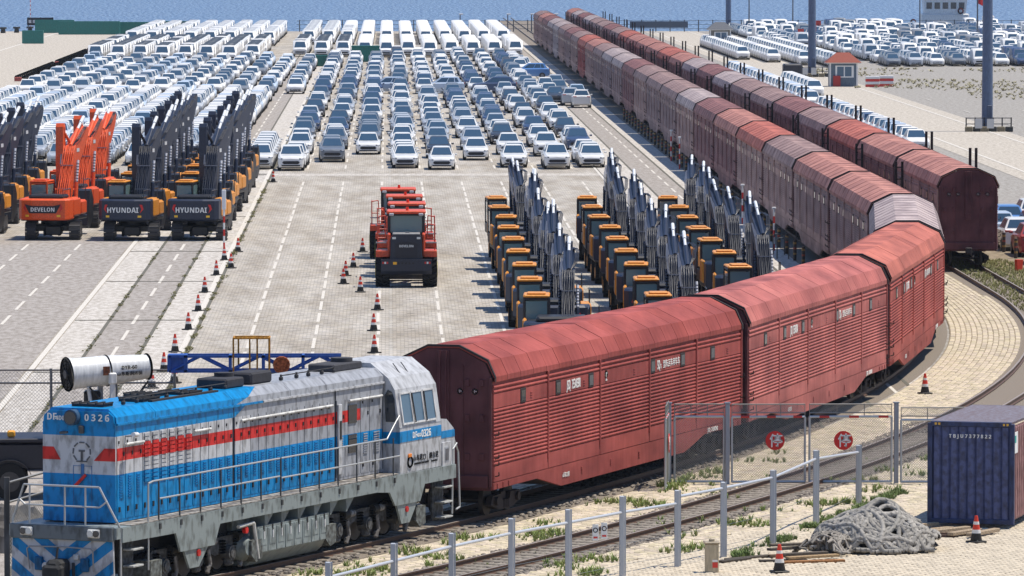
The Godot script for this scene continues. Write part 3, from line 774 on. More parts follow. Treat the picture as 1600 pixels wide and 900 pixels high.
	m = mb(Color(0.03, 0.03, 0.035)); m.box(Vector3(0.72, 4.86, Z(5.1)), Vector3(0.12, 0.16, 3.6)); part(l, "roof_grille", m, M.matte)
	m = mb(Color(0.035, 0.035, 0.04)); m.box(Vector3(0.1, 5.02, Z(8.3)), Vector3(0.9, 0.26, 1.0), 0.04); m.cyl(Vector3(0.0, 5.1, Z(8.7)), Vector3(0.0, 5.25, Z(8.7)), 0.26, 12); m.box(Vector3(0.15, 5.05, Z(9.9)), Vector3(0.7, 0.32, 1.2), 0.05); part(l, "exhaust", m, M.matte)
	m = mb(Color(0.04, 0.04, 0.045))
	for uu in [2.2, 2.9, 3.7, 4.5, 5.3, 6.1, 6.9, 7.7, 10.9, 11.8, 12.5, 13.3, 14.0]:
		m.box(Vector3(0.55, 4.95, Z(uu)), Vector3(0.1, 0.1, 0.1), 0.02); m.cyl(Vector3(0.55, 4.98, Z(uu)), Vector3(0.55, 5.06, Z(uu)), 0.03, 6)
	m.tube([Vector3(0.55, 5.05, Z(2.2)), Vector3(0.55, 5.05, Z(7.7))], 0.018, 5); m.tube([Vector3(0.55, 5.03, Z(10.9)), Vector3(0.55, 5.03, Z(14.0))], 0.018, 5)
	part(l, "roof_pipe", m, M.matte)
	m = mb(Color(0.05, 0.05, 0.055)); m.box(Vector3(0.1, 4.99, Z(15.0)), Vector3(0.8, 0.2, 1.7), 0.03); m.cyl(Vector3(0.1, 5.08, Z(15.4)), Vector3(0.1, 5.2, Z(15.4)), 0.3, 12); part(l, "roof_fan", m, M.matte)
	# cab
	var cs := [Vector2(-1.52, 1.72), Vector2(1.52, 1.72), Vector2(1.52, 3.22), Vector2(1.36, 4.30), Vector2(1.16, 4.62), Vector2(0.62, 5.02), Vector2(-0.62, 5.02), Vector2(-1.16, 4.62), Vector2(-1.36, 4.30), Vector2(-1.52, 3.22)]
	m = mb(LGREY * 0.92); m.prism(cs, Z(18.7), Z(16.1))
	var cab := part(l, "cab", m, M.loco)
	m = mb(BLUE); m.box(Vector3(1.525, 3.0, Z(17.4)), Vector3(0.014, 0.3, 2.6)); m.box(Vector3(0.0, 2.98, Z(16.095)), Vector3(3.05, 0.32, 0.012)); part(cab, "stripe", m, M.loco)
	m = mb(); m.prism([Vector2(1.10, 3.42), Vector2(1.40, 3.42), Vector2(1.36, 4.05), Vector2(1.28, 4.25), Vector2(1.16, 4.3), Vector2(1.07, 4.15)], Z(16.1), Z(16.08)); part(cab, "window", m, M.glass)
	var tilt := atan2(0.16, 1.08)
	for k in 3:
		var zc := Z(16.62 + k * 0.72)
		m = mb(); m.xf = facet(Vector3(1.441, 3.76, zc), tilt); m.box(Vector3(0.012, 0, 0), Vector3(0.024, 0.80, 0.60))
		var w := part(cab, "window", m, M.cab_window)
		m = mb(S(210, 210, 210)); m.xf = facet(Vector3(1.441, 3.76, zc), tilt)
		for q in [[0.0, 0.42, 0.05, 0.68], [0.0, -0.42, 0.05, 0.68]]: m.box(Vector3(0.02, q[1], 0), Vector3(0.05, q[2], q[3]))
		for q in [-0.32, 0.32]: m.box(Vector3(0.02, 0, q), Vector3(0.05, 0.84, 0.05))
		part(w, "frame", m, M.loco)
	m = mb(Color(0.03, 0.03, 0.03)); m.xf = facet(Vector3(1.45, 3.76, Z(17.0)), tilt); m.cyl(Vector3(0.06, 0.4, 0.02), Vector3(0.07, -0.42, 0.0), 0.02); part(cab, "wiper", m, M.matte)
	m = mb(Color(0.03, 0.03, 0.03)); m.xf = facet(Vector3(1.45, 3.76, Z(17.0)), tilt); m.cyl(Vector3(0.06, 0.4, -0.74), Vector3(0.07, -0.42, -0.7), 0.02); part(cab, "wiper", m, M.matte)
	m = mb(Color(0.05, 0.05, 0.06)); m.xf = Transform3D(Basis(Vector3(0, 0, 1), -0.9), Vector3(1.0, 4.76, Z(17.3))); m.box(Vector3(0, 0, 0.25), Vector3(0.5, 0.02, 0.02)); m.box(Vector3(0, 0, -0.25), Vector3(0.5, 0.02, 0.02)); part(cab, "hatch_seam", m, M.matte)
	m = mb(MGREY); m.box(Vector3(1.5, 3.25, Z(17.4)), Vector3(0.05, 0.03, 2.6)); part(cab, "ledge", m, M.loco)
	add_text(cab, "DF", 0.17, Vector3(1.534, 3.0, Z(17.0)), M.white_print); add_text(cab, "4DD", 0.10, Vector3(1.534, 2.98, Z(17.27)), M.white_print); add_text(cab, "0326", 0.2, Vector3(1.534, 3.0, Z(17.72)), M.white_print)
	m = mb(); glyphs(m, ["shan", "dong", "gang", "kou", "", "yan", "tai", "gang"], 0.19, 0.07, 1.05); m.box(Vector3(0.08, 0, 0.005), Vector3(0.012, 0.28, 0.01))
	part(cab, "lettering", m, M.black_print, Transform3D(Basis(Vector3.UP, PI / 2), Vector3(1.524, 2.36, Z(17.72))))
	add_text(cab, "SHANDONG PORT GROUP", 0.055, Vector3(1.53, 2.2, Z(17.45)), M.black_print); add_text(cab, "Yantai Port", 0.06, Vector3(1.53, 2.2, Z(18.25)), M.black_print, PI / 2, "lettering", false, false)
	m = mb(S(25, 25, 28)); m.torus(Vector3(1.53, 2.28, Z(16.72)), Vector3(1, 0, 0), 0.14, 0.03, 18, 5); m.col = S(225, 130, 40); m.box(Vector3(1.545, 2.46, Z(16.68)), Vector3(0.03, 0.1, 0.2), 0.012); part(cab, "logo", m, M.plain)
	# short nose behind the cab
	m = mb(LGREY * 0.92); m.slab([Vector2(Z(18.7), 1.72), Vector2(Z(18.7), 3.32), Vector2(Z(19.1), 3.28), Vector2(Z(19.55), 3.0), Vector2(Z(19.62), 2.7), Vector2(Z(19.62), 1.72)], -1.5, 1.5); var sn := part(l, "short_hood", m, M.loco)
	m = mb(BLUE); m.box(Vector3(1.504, 2.86, Z(19.16)), Vector3(0.012, 0.2, 0.88)); part(sn, "stripe", m, M.loco)
	m = mb(LGREY); m.box(Vector3(1.515, 2.2, Z(19.05)), Vector3(0.03, 0.9, 0.55), 0.01); m.col = MGREY; m.box(Vector3(1.53, 2.3, Z(19.05)), Vector3(0.02, 0.4, 0.26))
	m.col = Color(0.12, 0.12, 0.13); m.box(Vector3(1.537, 2.3, Z(19.05)), Vector3(0.02, 0.32, 0.19)); part(sn, "vent_door", m, M.loco)
	# frame and deck
	m = mb(SILL); m.box(Vector3(0, 1.86, 0), Vector3(3.04, 0.28, 19.5)); part(l, "frame", m, M.loco)
	m = mb(Color(0.05, 0.05, 0.052)); m.box(Vector3(0, 1.42, 0), Vector3(1.7, 0.58, 18.6)); m.box(Vector3(0, 0.85, Z(4.9)), Vector3(1.2, 0.6, 4.6)); m.box(Vector3(0, 0.85, Z(14.7)), Vector3(1.2, 0.6, 4.6)); part(l, "centre_sill", m, M.matte)
	m = mb(Color(0.36, 0.34, 0.31)); m.box(Vector3(1.28, 2.01, Z(8.4)), Vector3(0.5, 0.03, 15.2)); part(l, "walkway", m, M.weathered)
	for sx in [1.0, -1.0]:
		m = mb(SILL)
		m.slab([Vector2(Z(0.3), 1.98), Vector2(Z(0.3), 1.62), Vector2(Z(3.1), 1.6), Vector2(Z(3.35), 1.1), Vector2(Z(5.2), 1.1), Vector2(Z(5.5), 1.62), Vector2(Z(14.6), 1.62), Vector2(Z(15.4), 1.55), Vector2(Z(15.75), 1.15), Vector2(Z(17.3), 1.15), Vector2(Z(17.6), 1.6), Vector2(Z(19.6), 1.6), Vector2(Z(19.6), 1.98)], 1.50 * sx, 1.555 * sx)
		m.slab([Vector2(Z(3.6), 1.1), Vector2(Z(3.9), 0.62), Vector2(Z(4.4), 0.62), Vector2(Z(4.9), 1.1)], 1.46 * sx, 1.52 * sx)
		m.slab([Vector2(Z(15.9), 1.15), Vector2(Z(16.2), 0.62), Vector2(Z(16.7), 0.62), Vector2(Z(17.2), 1.15)], 1.46 * sx, 1.52 * sx)
		part(l, "side_sill", m, M.loco)
	m = mb(LRED); m.cyl(Vector3(1.52, 0.98, Z(4.35)), Vector3(1.56, 0.98, Z(4.35)), 0.09, 12); m.cyl(Vector3(1.52, 1.0, Z(16.5)), Vector3(1.56, 1.0, Z(16.5)), 0.08, 12); part(l, "jacking_mark", m, M.loco)
	m = mb(SILL * 0.8)
	for k in 6:
		var uu := 8.2 + k * 0.95
		m.slab([Vector2(Z(uu), 1.62), Vector2(Z(uu + 0.5), 1.62), Vector2(Z(uu + 0.04), 1.25), Vector2(Z(uu), 1.25)], 1.0, 1.45)
	m.box(Vector3(0, 1.45, Z(10.4)), Vector3(2.0, 0.4, 6.4)); part(l, "gusset", m, M.loco)
	m = mb(SILL * 0.95); m.prism([Vector2(-1.1, 0.28), Vector2(1.1, 0.28), Vector2(1.46, 0.62), Vector2(1.46, 1.32), Vector2(-1.46, 1.32), Vector2(-1.46, 0.62)], Z(11.9), Z(7.75)); var tank := part(l, "fuel_tank", m, M.loco)
	for k in 8:
		var zc := Z(8.05 + k * 0.5)
		m = mb(SILL * 1.05); m.box(Vector3(1.475, 0.95, zc), Vector3(0.03, 0.62, 0.46), 0.008); m.box(Vector3(1.49, 1.02, zc), Vector3(0.02, 0.4, 0.34))
		m.col = Color(0.75, 0.75, 0.75); m.box(Vector3(1.51, 1.08, zc), Vector3(0.03, 0.2, 0.035)); m.col = Color(0.05, 0.05, 0.05); m.box(Vector3(1.5, 1.25, zc), Vector3(0.03, 0.16, 0.04))
		part(tank, "cover", m, M.loco)
	m = mb(SILL); m.cyl(Vector3(0.3, 0.82, Z(7.35)), Vector3(1.3, 0.82, Z(7.35)), 0.36, 18); m.cyl(Vector3(1.3, 0.82, Z(7.35)), Vector3(1.42, 0.82, Z(7.35)), 0.36, 18, 0.2); part(l, "air_reservoir", m, M.loco)
	m = mb(LRED); m.cyl(Vector3(1.4, 1.3, Z(7.1)), Vector3(1.5, 1.3, Z(7.1)), 0.09, 8); m.col = S(200, 200, 195); m.tube([Vector3(1.45, 1.42, Z(6.7)), Vector3(1.48, 1.45, Z(7.5)), Vector3(1.48, 0.5, Z(7.75))], 0.05, 6); part(l, "valve_pipe", m, M.loco)
	# bogies
	for c in [4.9, 14.7]:
		m = mb(S(84, 86, 88))
		for sx in [-1.0, 1.0]:
			m.slab([Vector2(Z(c - 2.5), 1.02), Vector2(Z(c - 2.3), 1.18), Vector2(Z(c + 2.3), 1.18), Vector2(Z(c + 2.5), 1.02), Vector2(Z(c + 2.4), 0.8), Vector2(Z(c + 1.1), 0.72), Vector2(Z(c + 0.7), 0.86), Vector2(Z(c - 0.7), 0.86), Vector2(Z(c - 1.1), 0.72), Vector2(Z(c - 2.4), 0.8)], 1.02 * sx, 1.14 * sx)
		m.box(Vector3(0, 0.95, Z(c)), Vector3(2.1, 0.2, 4.4))
		var bg := part(l, "bogie", m, M.loco_dirt)
		for k in [-1.8, 0.0, 1.8]:
			m = mb(S(90, 88, 86))
			for x in [-0.76, 0.76]:
				m.cyl(Vector3(x - 0.07, 0.745, Z(c + k)), Vector3(x + 0.07, 0.745, Z(c + k)), 0.50, 24)
				m.col = S(188, 186, 184); m.torus(Vector3(x + 0.071, 0.745, Z(c + k)), Vector3(1, 0, 0), 0.485, 0.028, 24, 4); m.col = S(90, 88, 86)
			part(bg, "wheel", m, M.metal_rough)
			m = mb(S(98, 100, 100)); m.cyl(Vector3(1.0, 0.74, Z(c + k)), Vector3(1.28, 0.74, Z(c + k)), 0.2, 14); m.cyl(Vector3(1.28, 0.74, Z(c + k)), Vector3(1.31, 0.74, Z(c + k)), 0.13, 12); m.box(Vector3(1.16, 0.56, Z(c + k)), Vector3(0.18, 0.3, 0.3), 0.04)
			part(bg, "axle_box", m, M.loco_dirt)
			for q in [-0.38, 0.38]:
				m = mb(S(54, 54, 56))
				for j in 5: m.torus(Vector3(1.18, 0.78 + j * 0.075, Z(c + k + q)), Vector3(0, 1, 0), 0.085, 0.025, 10, 4)
				part(bg, "spring", m, M.loco_dirt)
			m = mb(S(150, 150, 150)); m.cyl(Vector3(1.2, 1.12, Z(c + k + 0.6)), Vector3(1.2, 1.12, Z(c + k + 0.95)), 0.1, 10); m.col = S(40, 40, 42); m.cyl(Vector3(1.2, 1.12, Z(c + k + 0.3)), Vector3(1.2, 1.12, Z(c + k + 0.6)), 0.13, 10); part(bg, "brake_cylinder", m, M.loco_dirt)
			m = mb(S(138, 136, 134)); m.tube([Vector3(1.22, 0.95, Z(c + k + 0.55)), Vector3(1.24, 0.55, Z(c + k + 0.62)), Vector3(1.22, 0.35, Z(c + k + 0.5))], 0.06, 6); m.box(Vector3(1.2, 0.42, Z(c + k + 0.56)), Vector3(0.12, 0.2, 0.12), 0.03); part(bg, "brake_rod", m, M.loco_dirt)
		for e in [-2.75, 2.75]:
			m = mb(S(118, 124, 122)); m.slab([Vector2(Z(c + e) - 0.3, 1.0), Vector2(Z(c + e) + 0.3, 1.0), Vector2(Z(c + e) + 0.3, 0.62), Vector2(Z(c + e) + 0.05, 0.42), Vector2(Z(c + e) - 0.3, 0.5)], 1.0, 1.5); part(bg, "sandbox", m, M.loco_dirt)
	# front end
	m = mb(S(104, 112, 116)); m.box(Vector3(0, 1.85, Z(0.02)), Vector3(2.9, 0.36, 0.16), 0.02); part(l, "buffer_beam", m, M.loco)
	m = mb(LGREY * 0.95); m.prism([Vector2(-1.46, 0.35), Vector2(1.46, 0.35), Vector2(1.42, 1.67), Vector2(-1.42, 1.67)], Z(0.1), Z(0.04)); var pl := part(l, "pilot", m, M.loco)
	for sx in [-1.0, 1.0]:
		for k in 4:
			var y0 := 0.15 + k * 0.62
			var strip := PackedVector2Array([Vector2(0, y0 - 0.95), Vector2(1.5, y0 + 0.15), Vector2(1.5, y0 + 0.46), Vector2(0, y0 - 0.64)])
			for poly in Geometry2D.intersect_polygons(strip, PackedVector2Array([Vector2(0.0, 0.5), Vector2(1.45, 0.5), Vector2(1.41, 1.66), Vector2(0.0, 1.66)])):
				m = mb(BLUE * 0.9)
				var q := []
				for v in poly: q.append(Vector2(v.x * sx, v.y))
				if (sx < 0) != Geometry2D.is_polygon_clockwise(poly): q.reverse()
				m.prism(q, Z(0.04), Z(0.032)); part(pl, "stripe", m, M.loco)
	m = mb(LRED); m.box(Vector3(0, 0.42, Z(0.03)), Vector3(2.6, 0.16, 0.05), 0.01); part(pl, "stripe", m, M.loco)
	for x in [-0.95, 0.95]:
		m = mb(S(210, 210, 206)); m.box(Vector3(x, 1.86, Z(-0.09)), Vector3(0.36, 0.22, 0.06), 0.028); var hb := part(l, "headlight", m, M.loco)
		for q in [-0.08, 0.08]:
			m = mb(); m.cyl(Vector3(x + q, 1.86, Z(-0.11)), Vector3(x + q, 1.86, Z(-0.14)), 0.085, 14); part(hb, "lens", m, M.lens if q * x < 0 else M.glass)
		m = mb(BLUE * 0.5); m.box(Vector3(x * 0.68, 1.05, Z(0.0)), Vector3(0.22, 0.34, 0.1), 0.02); part(l, "jumper_box", m, M.loco)
		m = mb(S(150, 150, 150)); m.tube([Vector3(x * 0.95, 0.9, Z(-0.02)), Vector3(x * 0.98, 1.42, Z(-0.1)), Vector3(x * 0.9, 1.48, Z(-0.1)), Vector3(0, 1.5, Z(-0.1))], 0.02, 5); part(l, "uncoupling_rod", m, M.metal_paint)
	m = mb(Color(0.03, 0.03, 0.03)); m.box(Vector3(0.03, 0.95, Z(-0.25)), Vector3(0.42, 0.5, 0.6), 0.08); m.box(Vector3(0.03, 0.9, Z(-0.5)), Vector3(0.55, 0.35, 0.25), 0.06); m.tube([Vector3(0.35, 1.1, Z(-0.05)), Vector3(0.45, 0.7, Z(-0.2)), Vector3(0.4, 0.5, Z(-0.25))], 0.04); m.cyl(Vector3(0.0, 1.1, Z(-0.3)), Vector3(0.0, 1.5, Z(-0.2)), 0.03); part(l, "coupler", m, M.matte)
	m = mb(S(200, 200, 198)); m.cyl(Vector3(-0.4, 1.0, Z(0.0)), Vector3(-0.4, 1.0, Z(-0.12)), 0.1, 12); m.box(Vector3(0.42, 1.25, Z(-0.03)), Vector3(0.14, 0.14, 0.1), 0.02); part(l, "marker_lamp", m, M.loco)
	# handrails and steps
	var gp := []
	rail_run(l, "handrail", [Vector3(-1.5, 0.7, Z(0.2)), Vector3(-1.5, 2.1, Z(0.2)), Vector3(-1.15, 3.0, Z(0.15)), Vector3(0.98, 3.0, Z(0.15)), Vector3(1.45, 2.15, Z(0.2)), Vector3(1.5, 1.95, Z(0.3)), Vector3(1.5, 0.65, Z(0.3))], 0.028)
	rail_run(l, "handrail", [Vector3(-1.3, 2.65, Z(0.15)), Vector3(-1.1, 2.5, Z(0.12)), Vector3(1.0, 2.5, Z(0.12)), Vector3(1.2, 2.65, Z(0.15))])
	for x in [-0.98, 0.02, 0.6]: rail_run(l, "rail_post", [Vector3(x, 1.95, Z(0.12)), Vector3(x, 3.0, Z(0.14))])
	rail_run(l, "handrail", [Vector3(1.52, 0.8, Z(1.7)), Vector3(1.52, 2.98, Z(1.7)), Vector3(1.52, 3.02, Z(1.95)), Vector3(1.52, 3.02, Z(8.9))]); rail_run(l, "handrail", [Vector3(1.52, 2.55, Z(2.3)), Vector3(1.52, 2.55, Z(8.9))])
	rail_run(l, "handrail", [Vector3(1.52, 3.02, Z(9.0)), Vector3(1.52, 3.02, Z(15.3)), Vector3(1.52, 3.45, Z(15.85)), Vector3(1.52, 3.6, Z(16.08))]); rail_run(l, "handrail", [Vector3(1.52, 2.5, Z(9.0)), Vector3(1.52, 2.5, Z(16.08))])
	u = 2.25
	while u < 16.0:
		m = mb(S(70, 72, 74)); m.tube([Vector3(1.52, 1.85, Z(u)), Vector3(1.52, 3.02, Z(u))], 0.022, 6); m.box(Vector3(1.56, 1.86, Z(u)), Vector3(0.05, 0.14, 0.08)); part(l, "rail_post", m, M.metal_paint); u += 1.12
	rail_run(l, "handrail", [Vector3(1.45, 3.0, Z(19.45)), Vector3(1.45, 2.3, Z(19.95)), Vector3(1.5, 0.75, Z(19.95)), Vector3(1.5, 0.7, Z(19.7))], 0.028)
	rail_run(l, "handrail", [Vector3(1.5, 0.6, Z(19.45)), Vector3(1.5, 2.4, Z(19.5)), Vector3(1.48, 2.55, Z(19.8))], 0.028)
	for e in [0.75, 18.75]:
		for k in 3:
			m = mb(S(176, 178, 176)); m.box(Vector3(1.42, 0.55 + 0.42 * k, Z(e + 0.35)), Vector3(0.3, 0.05, 0.55), 0.01); part(l, "step", m, M.loco)
		m = mb(S(84, 88, 90)); m.box(Vector3(1.2, 1.05, Z(e + 0.35)), Vector3(0.05, 1.2, 0.7)); part(l, "step_back", m, M.loco_dirt)
	m = mb(Color(0.03, 0.03, 0.03)); m.box(Vector3(0, 1.0, Z(19.8)), Vector3(0.4, 0.4, 0.7), 0.05); part(l, "coupler", m, M.matte)

# ---------------------------------------------------------------- construction machines (local +z is the rear, towards the camera)
func stadium(l: float, h: float, y0: float) -> Array:
	var out := []
	var r := h / 2
	for k in 7:
		var a := -PI / 2 + PI * k / 6.0
		out.append(Vector2(l / 2 - r + cos(a) * r, y0 + r + sin(a) * r))
	for k in 7:
		var a := PI / 2 + PI * k / 6.0
		out.append(Vector2(-l / 2 + r + cos(a) * r, y0 + r + sin(a) * r))
	return out
func excavator(called: String, label: String, at: Vector3, turn: float, group: String, orange: bool, wheeled: bool, swing := 0.0) -> Node3D:
	var t := thing(called, label, "excavator", at, turn, group)
	var navy := S(38, 44, 66)
	var yel := S(232, 152, 50)
	var org := S(238, 92, 34)
	var body := org if orange else navy
	var accent := org if orange else yel
	var dark := S(34, 35, 40)
	var m: MB
	if wheeled:
		m = mb(dark); m.box(Vector3(0, 0.85, 0), Vector3(1.1, 0.4, 4.2), 0.05); m.box(Vector3(0, 0.6, 2.3), Vector3(2.3, 0.5, 0.12), 0.02); m.box(Vector3(0, 0.62, 1.4), Vector3(1.6, 0.25, 0.25)); m.box(Vector3(0, 0.62, -1.4), Vector3(1.6, 0.25, 0.25)); part(t, "chassis", m, M.machine)
		for z in [1.4, -1.4]:
			for x in [-1.0, 1.0]:
				m = mb()
				for q in [-0.17, 0.17]:
					m.cyl(Vector3(x + q - 0.13, 0.54, z), Vector3(x + q + 0.13, 0.54, z), 0.5, 18)
				for k in 18:
					var a := TAU * k / 18
					m.xf = Transform3D(Basis(Vector3.RIGHT, a), Vector3(x, 0.54, z)); m.box(Vector3(0, 0.51, 0), Vector3(0.6, 0.05, 0.08)); m.xf = Transform3D()
				var w := part(t, "wheel", m, M.rubber)
				m = mb(accent); m.cyl(Vector3(x + 0.301 * signf(x), 0.54, z), Vector3(x + 0.32 * signf(x), 0.54, z), 0.26, 14); part(w, "rim", m, M.machine)
	else:
		for x in [-1.2, 1.2]:
			m = mb(dark); m.slab(stadium(4.5, 0.86, 0.05), x - 0.2, x + 0.2)
			for k in 5: m.cyl(Vector3(x - 0.24, 0.2, -1.5 + 0.75 * k), Vector3(x + 0.24, 0.2, -1.5 + 0.75 * k), 0.13, 8)
			var tk := part(t, "crawler_track", m, M.machine)
			var sh := mb(); sh.box(Vector3(0, 0.0, 0), Vector3(0.6, 0.05, 0.175)); sh.box(Vector3(0, 0.04, 0), Vector3(0.6, 0.05, 0.03))
			var shm := sh.mesh()
			var per := 2 * (4.5 - 0.86) + PI * 0.86
			for k in 52:
				var d := per * k / 52.0
				var p: Vector3; var a: float
				if d < 3.64: p = Vector3(x, 0.93, -1.82 + d); a = 0.0
				elif d < 3.64 + PI * 0.43: a = (d - 3.64) / 0.43; p = Vector3(x, 0.48 + cos(a) * 0.45, 1.82 + sin(a) * 0.45)
				elif d < 7.28 + PI * 0.43: a = PI; p = Vector3(x, 0.03, 1.82 - (d - 3.64 - PI * 0.43))
				else: a = PI + (d - 7.28 - PI * 0.43) / 0.43; p = Vector3(x, 0.48 + cos(a) * 0.45, -1.82 + sin(a) * 0.45)
				if p.z > 0.2: part(tk, "track_shoe", shm, M.track_steel, Transform3D(Basis(Vector3.RIGHT, a), p))
		m = mb(dark); m.box(Vector3(0, 0.62, 0), Vector3(2.0, 0.35, 1.8), 0.05); m.box(Vector3(0, 0.5, 0.6), Vector3(0.9, 0.5, 1.6), 0.05)
		for x in [-0.5, -0.15, 0.3]: m.cyl(Vector3(x, 0.2, 1.0), Vector3(x, 0.6, 1.0), 0.07, 8)
		part(t, "undercarriage", m, M.machine)
	m = mb(dark); m.cyl(Vector3(0, 0.8, 0), Vector3(0, 1.1, 0), 0.75, 20); m.box(Vector3(0, 1.16, 0.1), Vector3(2.7, 0.2, 4.2), 0.04); part(t, "turntable", m, M.machine)
	# counterweight, rounded in plan
	m = mb(body)
	var plan := [Vector2(-1.42, 1.3), Vector2(-1.42, 2.25), Vector2(-1.22, 2.52), Vector2(-0.6, 2.66), Vector2(0.6, 2.66), Vector2(1.22, 2.52), Vector2(1.42, 2.25), Vector2(1.42, 1.3)]
	for lay in [[1.12, 1.2, 0.95, 1.0], [1.2, 2.2, 1.0, 1.0], [2.2, 2.28, 1.0, 0.96]]:
		for i in plan.size():
			var A: Vector2 = plan[i]; var B: Vector2 = plan[(i + 1) % plan.size()]
			var y0: float = lay[0]; var y1: float = lay[1]; var k0: float = lay[2]; var k1: float = lay[3]
			m.quad(Vector3(A.x * k0, y0, A.y * k0), Vector3(B.x * k0, y0, B.y * k0), Vector3(B.x * k1, y1, B.y * k1), Vector3(A.x * k1, y1, A.y * k1))
	for i in range(1, plan.size() - 1):
		m.tri(Vector3(plan[0].x, 2.28, plan[0].y) * Vector3(0.96, 1, 0.96), Vector3(plan[i].x, 2.28, plan[i].y) * Vector3(0.96, 1, 0.96), Vector3(plan[i + 1].x, 2.28, plan[i + 1].y) * Vector3(0.96, 1, 0.96))
	var cw := part(t, "counterweight", m, M.machine)
	if orange:
		m = mb(S(30, 28, 34)); m.prism([Vector2(-1.0, 1.98), Vector2(-0.75, 1.5), Vector2(0.75, 1.5), Vector2(1.0, 1.98), Vector2(0.6, 1.9), Vector2(-0.6, 1.9)], 2.67, 2.685); part(cw, "badge", m, M.machine)
		add_text(cw, "DEVELON", 0.22, Vector3(0, 1.7, 2.692), M.white_print, 0.0)
	else:
		add_text(cw, "HYUNDAI", 0.28, Vector3(-0.04, 1.7, 2.672), M.white_print, 0.0)
	for x in [-1.0, 1.0]:
		m = mb(S(205, 40, 34)); m.prism([Vector2(-0.12, 0.22), Vector2(-0.02, -0.02), Vector2(-0.1, -0.26), Vector2(0.1, -0.02), Vector2(0.02, 0.22)] if x > 0 else [Vector2(0.12, 0.22), Vector2(-0.02, 0.22), Vector2(-0.1, -0.02), Vector2(0.1, -0.26), Vector2(0.02, -0.02)], 0, 0.012)
		part(cw, "tail_lamp", m, M.plain, Transform3D(Basis(Vector3.UP, 0.22 * x), Vector3(x, 1.78, 2.585)))
		m = mb(S(240, 190, 50)); m.box(Vector3.ZERO, Vector3(0.2, 0.11, 0.012)); part(cw, "reflector", m, M.plain, Transform3D(Basis(Vector3.UP, 0.2 * x), Vector3(x * 0.88, 1.36, 2.62)))
	# engine house
	m = mb(dark if not orange else dark); m.box(Vector3(0, 1.75, 0.55), Vector3(2.6, 1.0, 1.6), 0.05); m.box(Vector3(0.0, 2.36, 1.3), Vector3(1.9, 0.24, 1.5), 0.08); part(t, "engine_house", m, M.machine)
	m = mb(accent); m.box(Vector3(1.2, 1.78, 0.7), Vector3(0.52, 1.05, 1.7), 0.12); m.box(Vector3(1.22, 1.7, -1.0), Vector3(0.42, 0.8, 1.3), 0.1); part(t, "side_cover", m, M.machine)
	m = mb(accent); m.box(Vector3(-1.40, 1.8, 0.4), Vector3(0.14, 1.0, 1.4), 0.05); part(t, "side_cover", m, M.machine)
	m = mb(S(60, 62, 68)); m.tube([Vector3(1.4, 1.3, 0.2), Vector3(1.4, 2.75, 0.2), Vector3(1.4, 2.75, -1.4), Vector3(1.4, 1.9, -1.6)], 0.025, 5); m.tube([Vector3(1.0, 2.3, 2.1), Vector3(1.0, 2.75, 2.1), Vector3(1.0, 2.75, 0.4), Vector3(1.0, 2.3, 0.4)], 0.025, 5); part(t, "guard_rail", m, M.machine)
	# cab
	m = mb(org if orange else S(42, 42, 46))
	for x in [-1.42, -0.5]:
		for z in [-0.25, -1.95]: m.box(Vector3(x, 2.2, z), Vector3(0.1, 1.75, 0.1), 0.02)
		m.box(Vector3(x, 1.55, -1.1), Vector3(0.08, 0.5, 1.7), 0.02)
	m.box(Vector3(-0.96, 1.7, -0.25), Vector3(0.92, 0.72, 0.08), 0.02); m.box(Vector3(-0.96, 3.0, -1.1), Vector3(0.98, 0.1, 1.8), 0.03)
	var cab := part(t, "cab", m, M.machine)
	m = mb(accent); m.box(Vector3(-0.96, 3.11, -1.1), Vector3(1.0, 0.10, 1.85), 0.04); m.box(Vector3(-0.96, 3.2, -0.8), Vector3(0.7, 0.06, 0.9), 0.02); part(cab, "roof", m, M.machine)
	for k in [[Vector3(-0.96, 2.5, -0.23), Vector3(0.8, 0.84, 0.02)], [Vector3(-0.96, 2.3, -1.96), Vector3(0.8, 1.2, 0.02)], [Vector3(-1.43, 2.4, -1.1), Vector3(0.02, 1.0, 1.55)], [Vector3(-0.49, 2.4, -1.1), Vector3(0.02, 1.0, 1.55)]]:
		m = mb(); m.box(k[0], k[1]); part(cab, "window", m, M.cab_pane)
	m = mb(S(24, 24, 26)); m.box(Vector3(-0.96, 1.75, -0.9), Vector3(0.5, 0.15, 0.5), 0.04); m.box(Vector3(-0.96, 2.15, -0.62), Vector3(0.46, 0.75, 0.14), 0.05); part(cab, "seat", m, M.machine)
	# boom: a bent box
	var outl := [Vector2(-0.7, 1.55), Vector2(-1.1, 1.35), Vector2(-2.9, 3.55), Vector2(-5.5, 5.35), Vector2(-5.75, 5.75), Vector2(-5.45, 6.0), Vector2(-2.75, 5.0), Vector2(-2.35, 4.65)]
	m = mb(body); m.slab(outl, -0.05, 0.53)
	var bm := part(t, "boom", m, M.machine)
	m = mb(S(196, 198, 200)); m.box(Vector3(0.54, 4.75, -3.2), Vector3(0.012, 0.2, 0.6)); part(bm, "plate", m, M.plain)
	# stick, standing beside the boom on the swung machines
	var sx0 := 0.05 if wheeled else -1.0
	m = mb(body)
	if wheeled:
		m.slab([Vector2(-5.5, 6.3), Vector2(-5.95, 6.3), Vector2(-6.15, 5.5), Vector2(-5.6, 2.5), Vector2(-5.3, 2.5), Vector2(-5.35, 5.6)], 0.05, 0.42)
	else:
		m.slab([Vector2(-2.3, 6.05), Vector2(-2.42, 6.25), Vector2(-2.7, 6.25), Vector2(-2.85, 6.05), Vector2(-2.9, 4.5), Vector2(-2.75, 1.9), Vector2(-2.4, 1.9), Vector2(-2.25, 4.4)], -0.5, -0.08)
		m.cyl(Vector3(-0.54, 6.0, -2.58), Vector3(-0.04, 6.0, -2.58), 0.12, 10)
	var stk := part(t, "stick", m, M.machine)
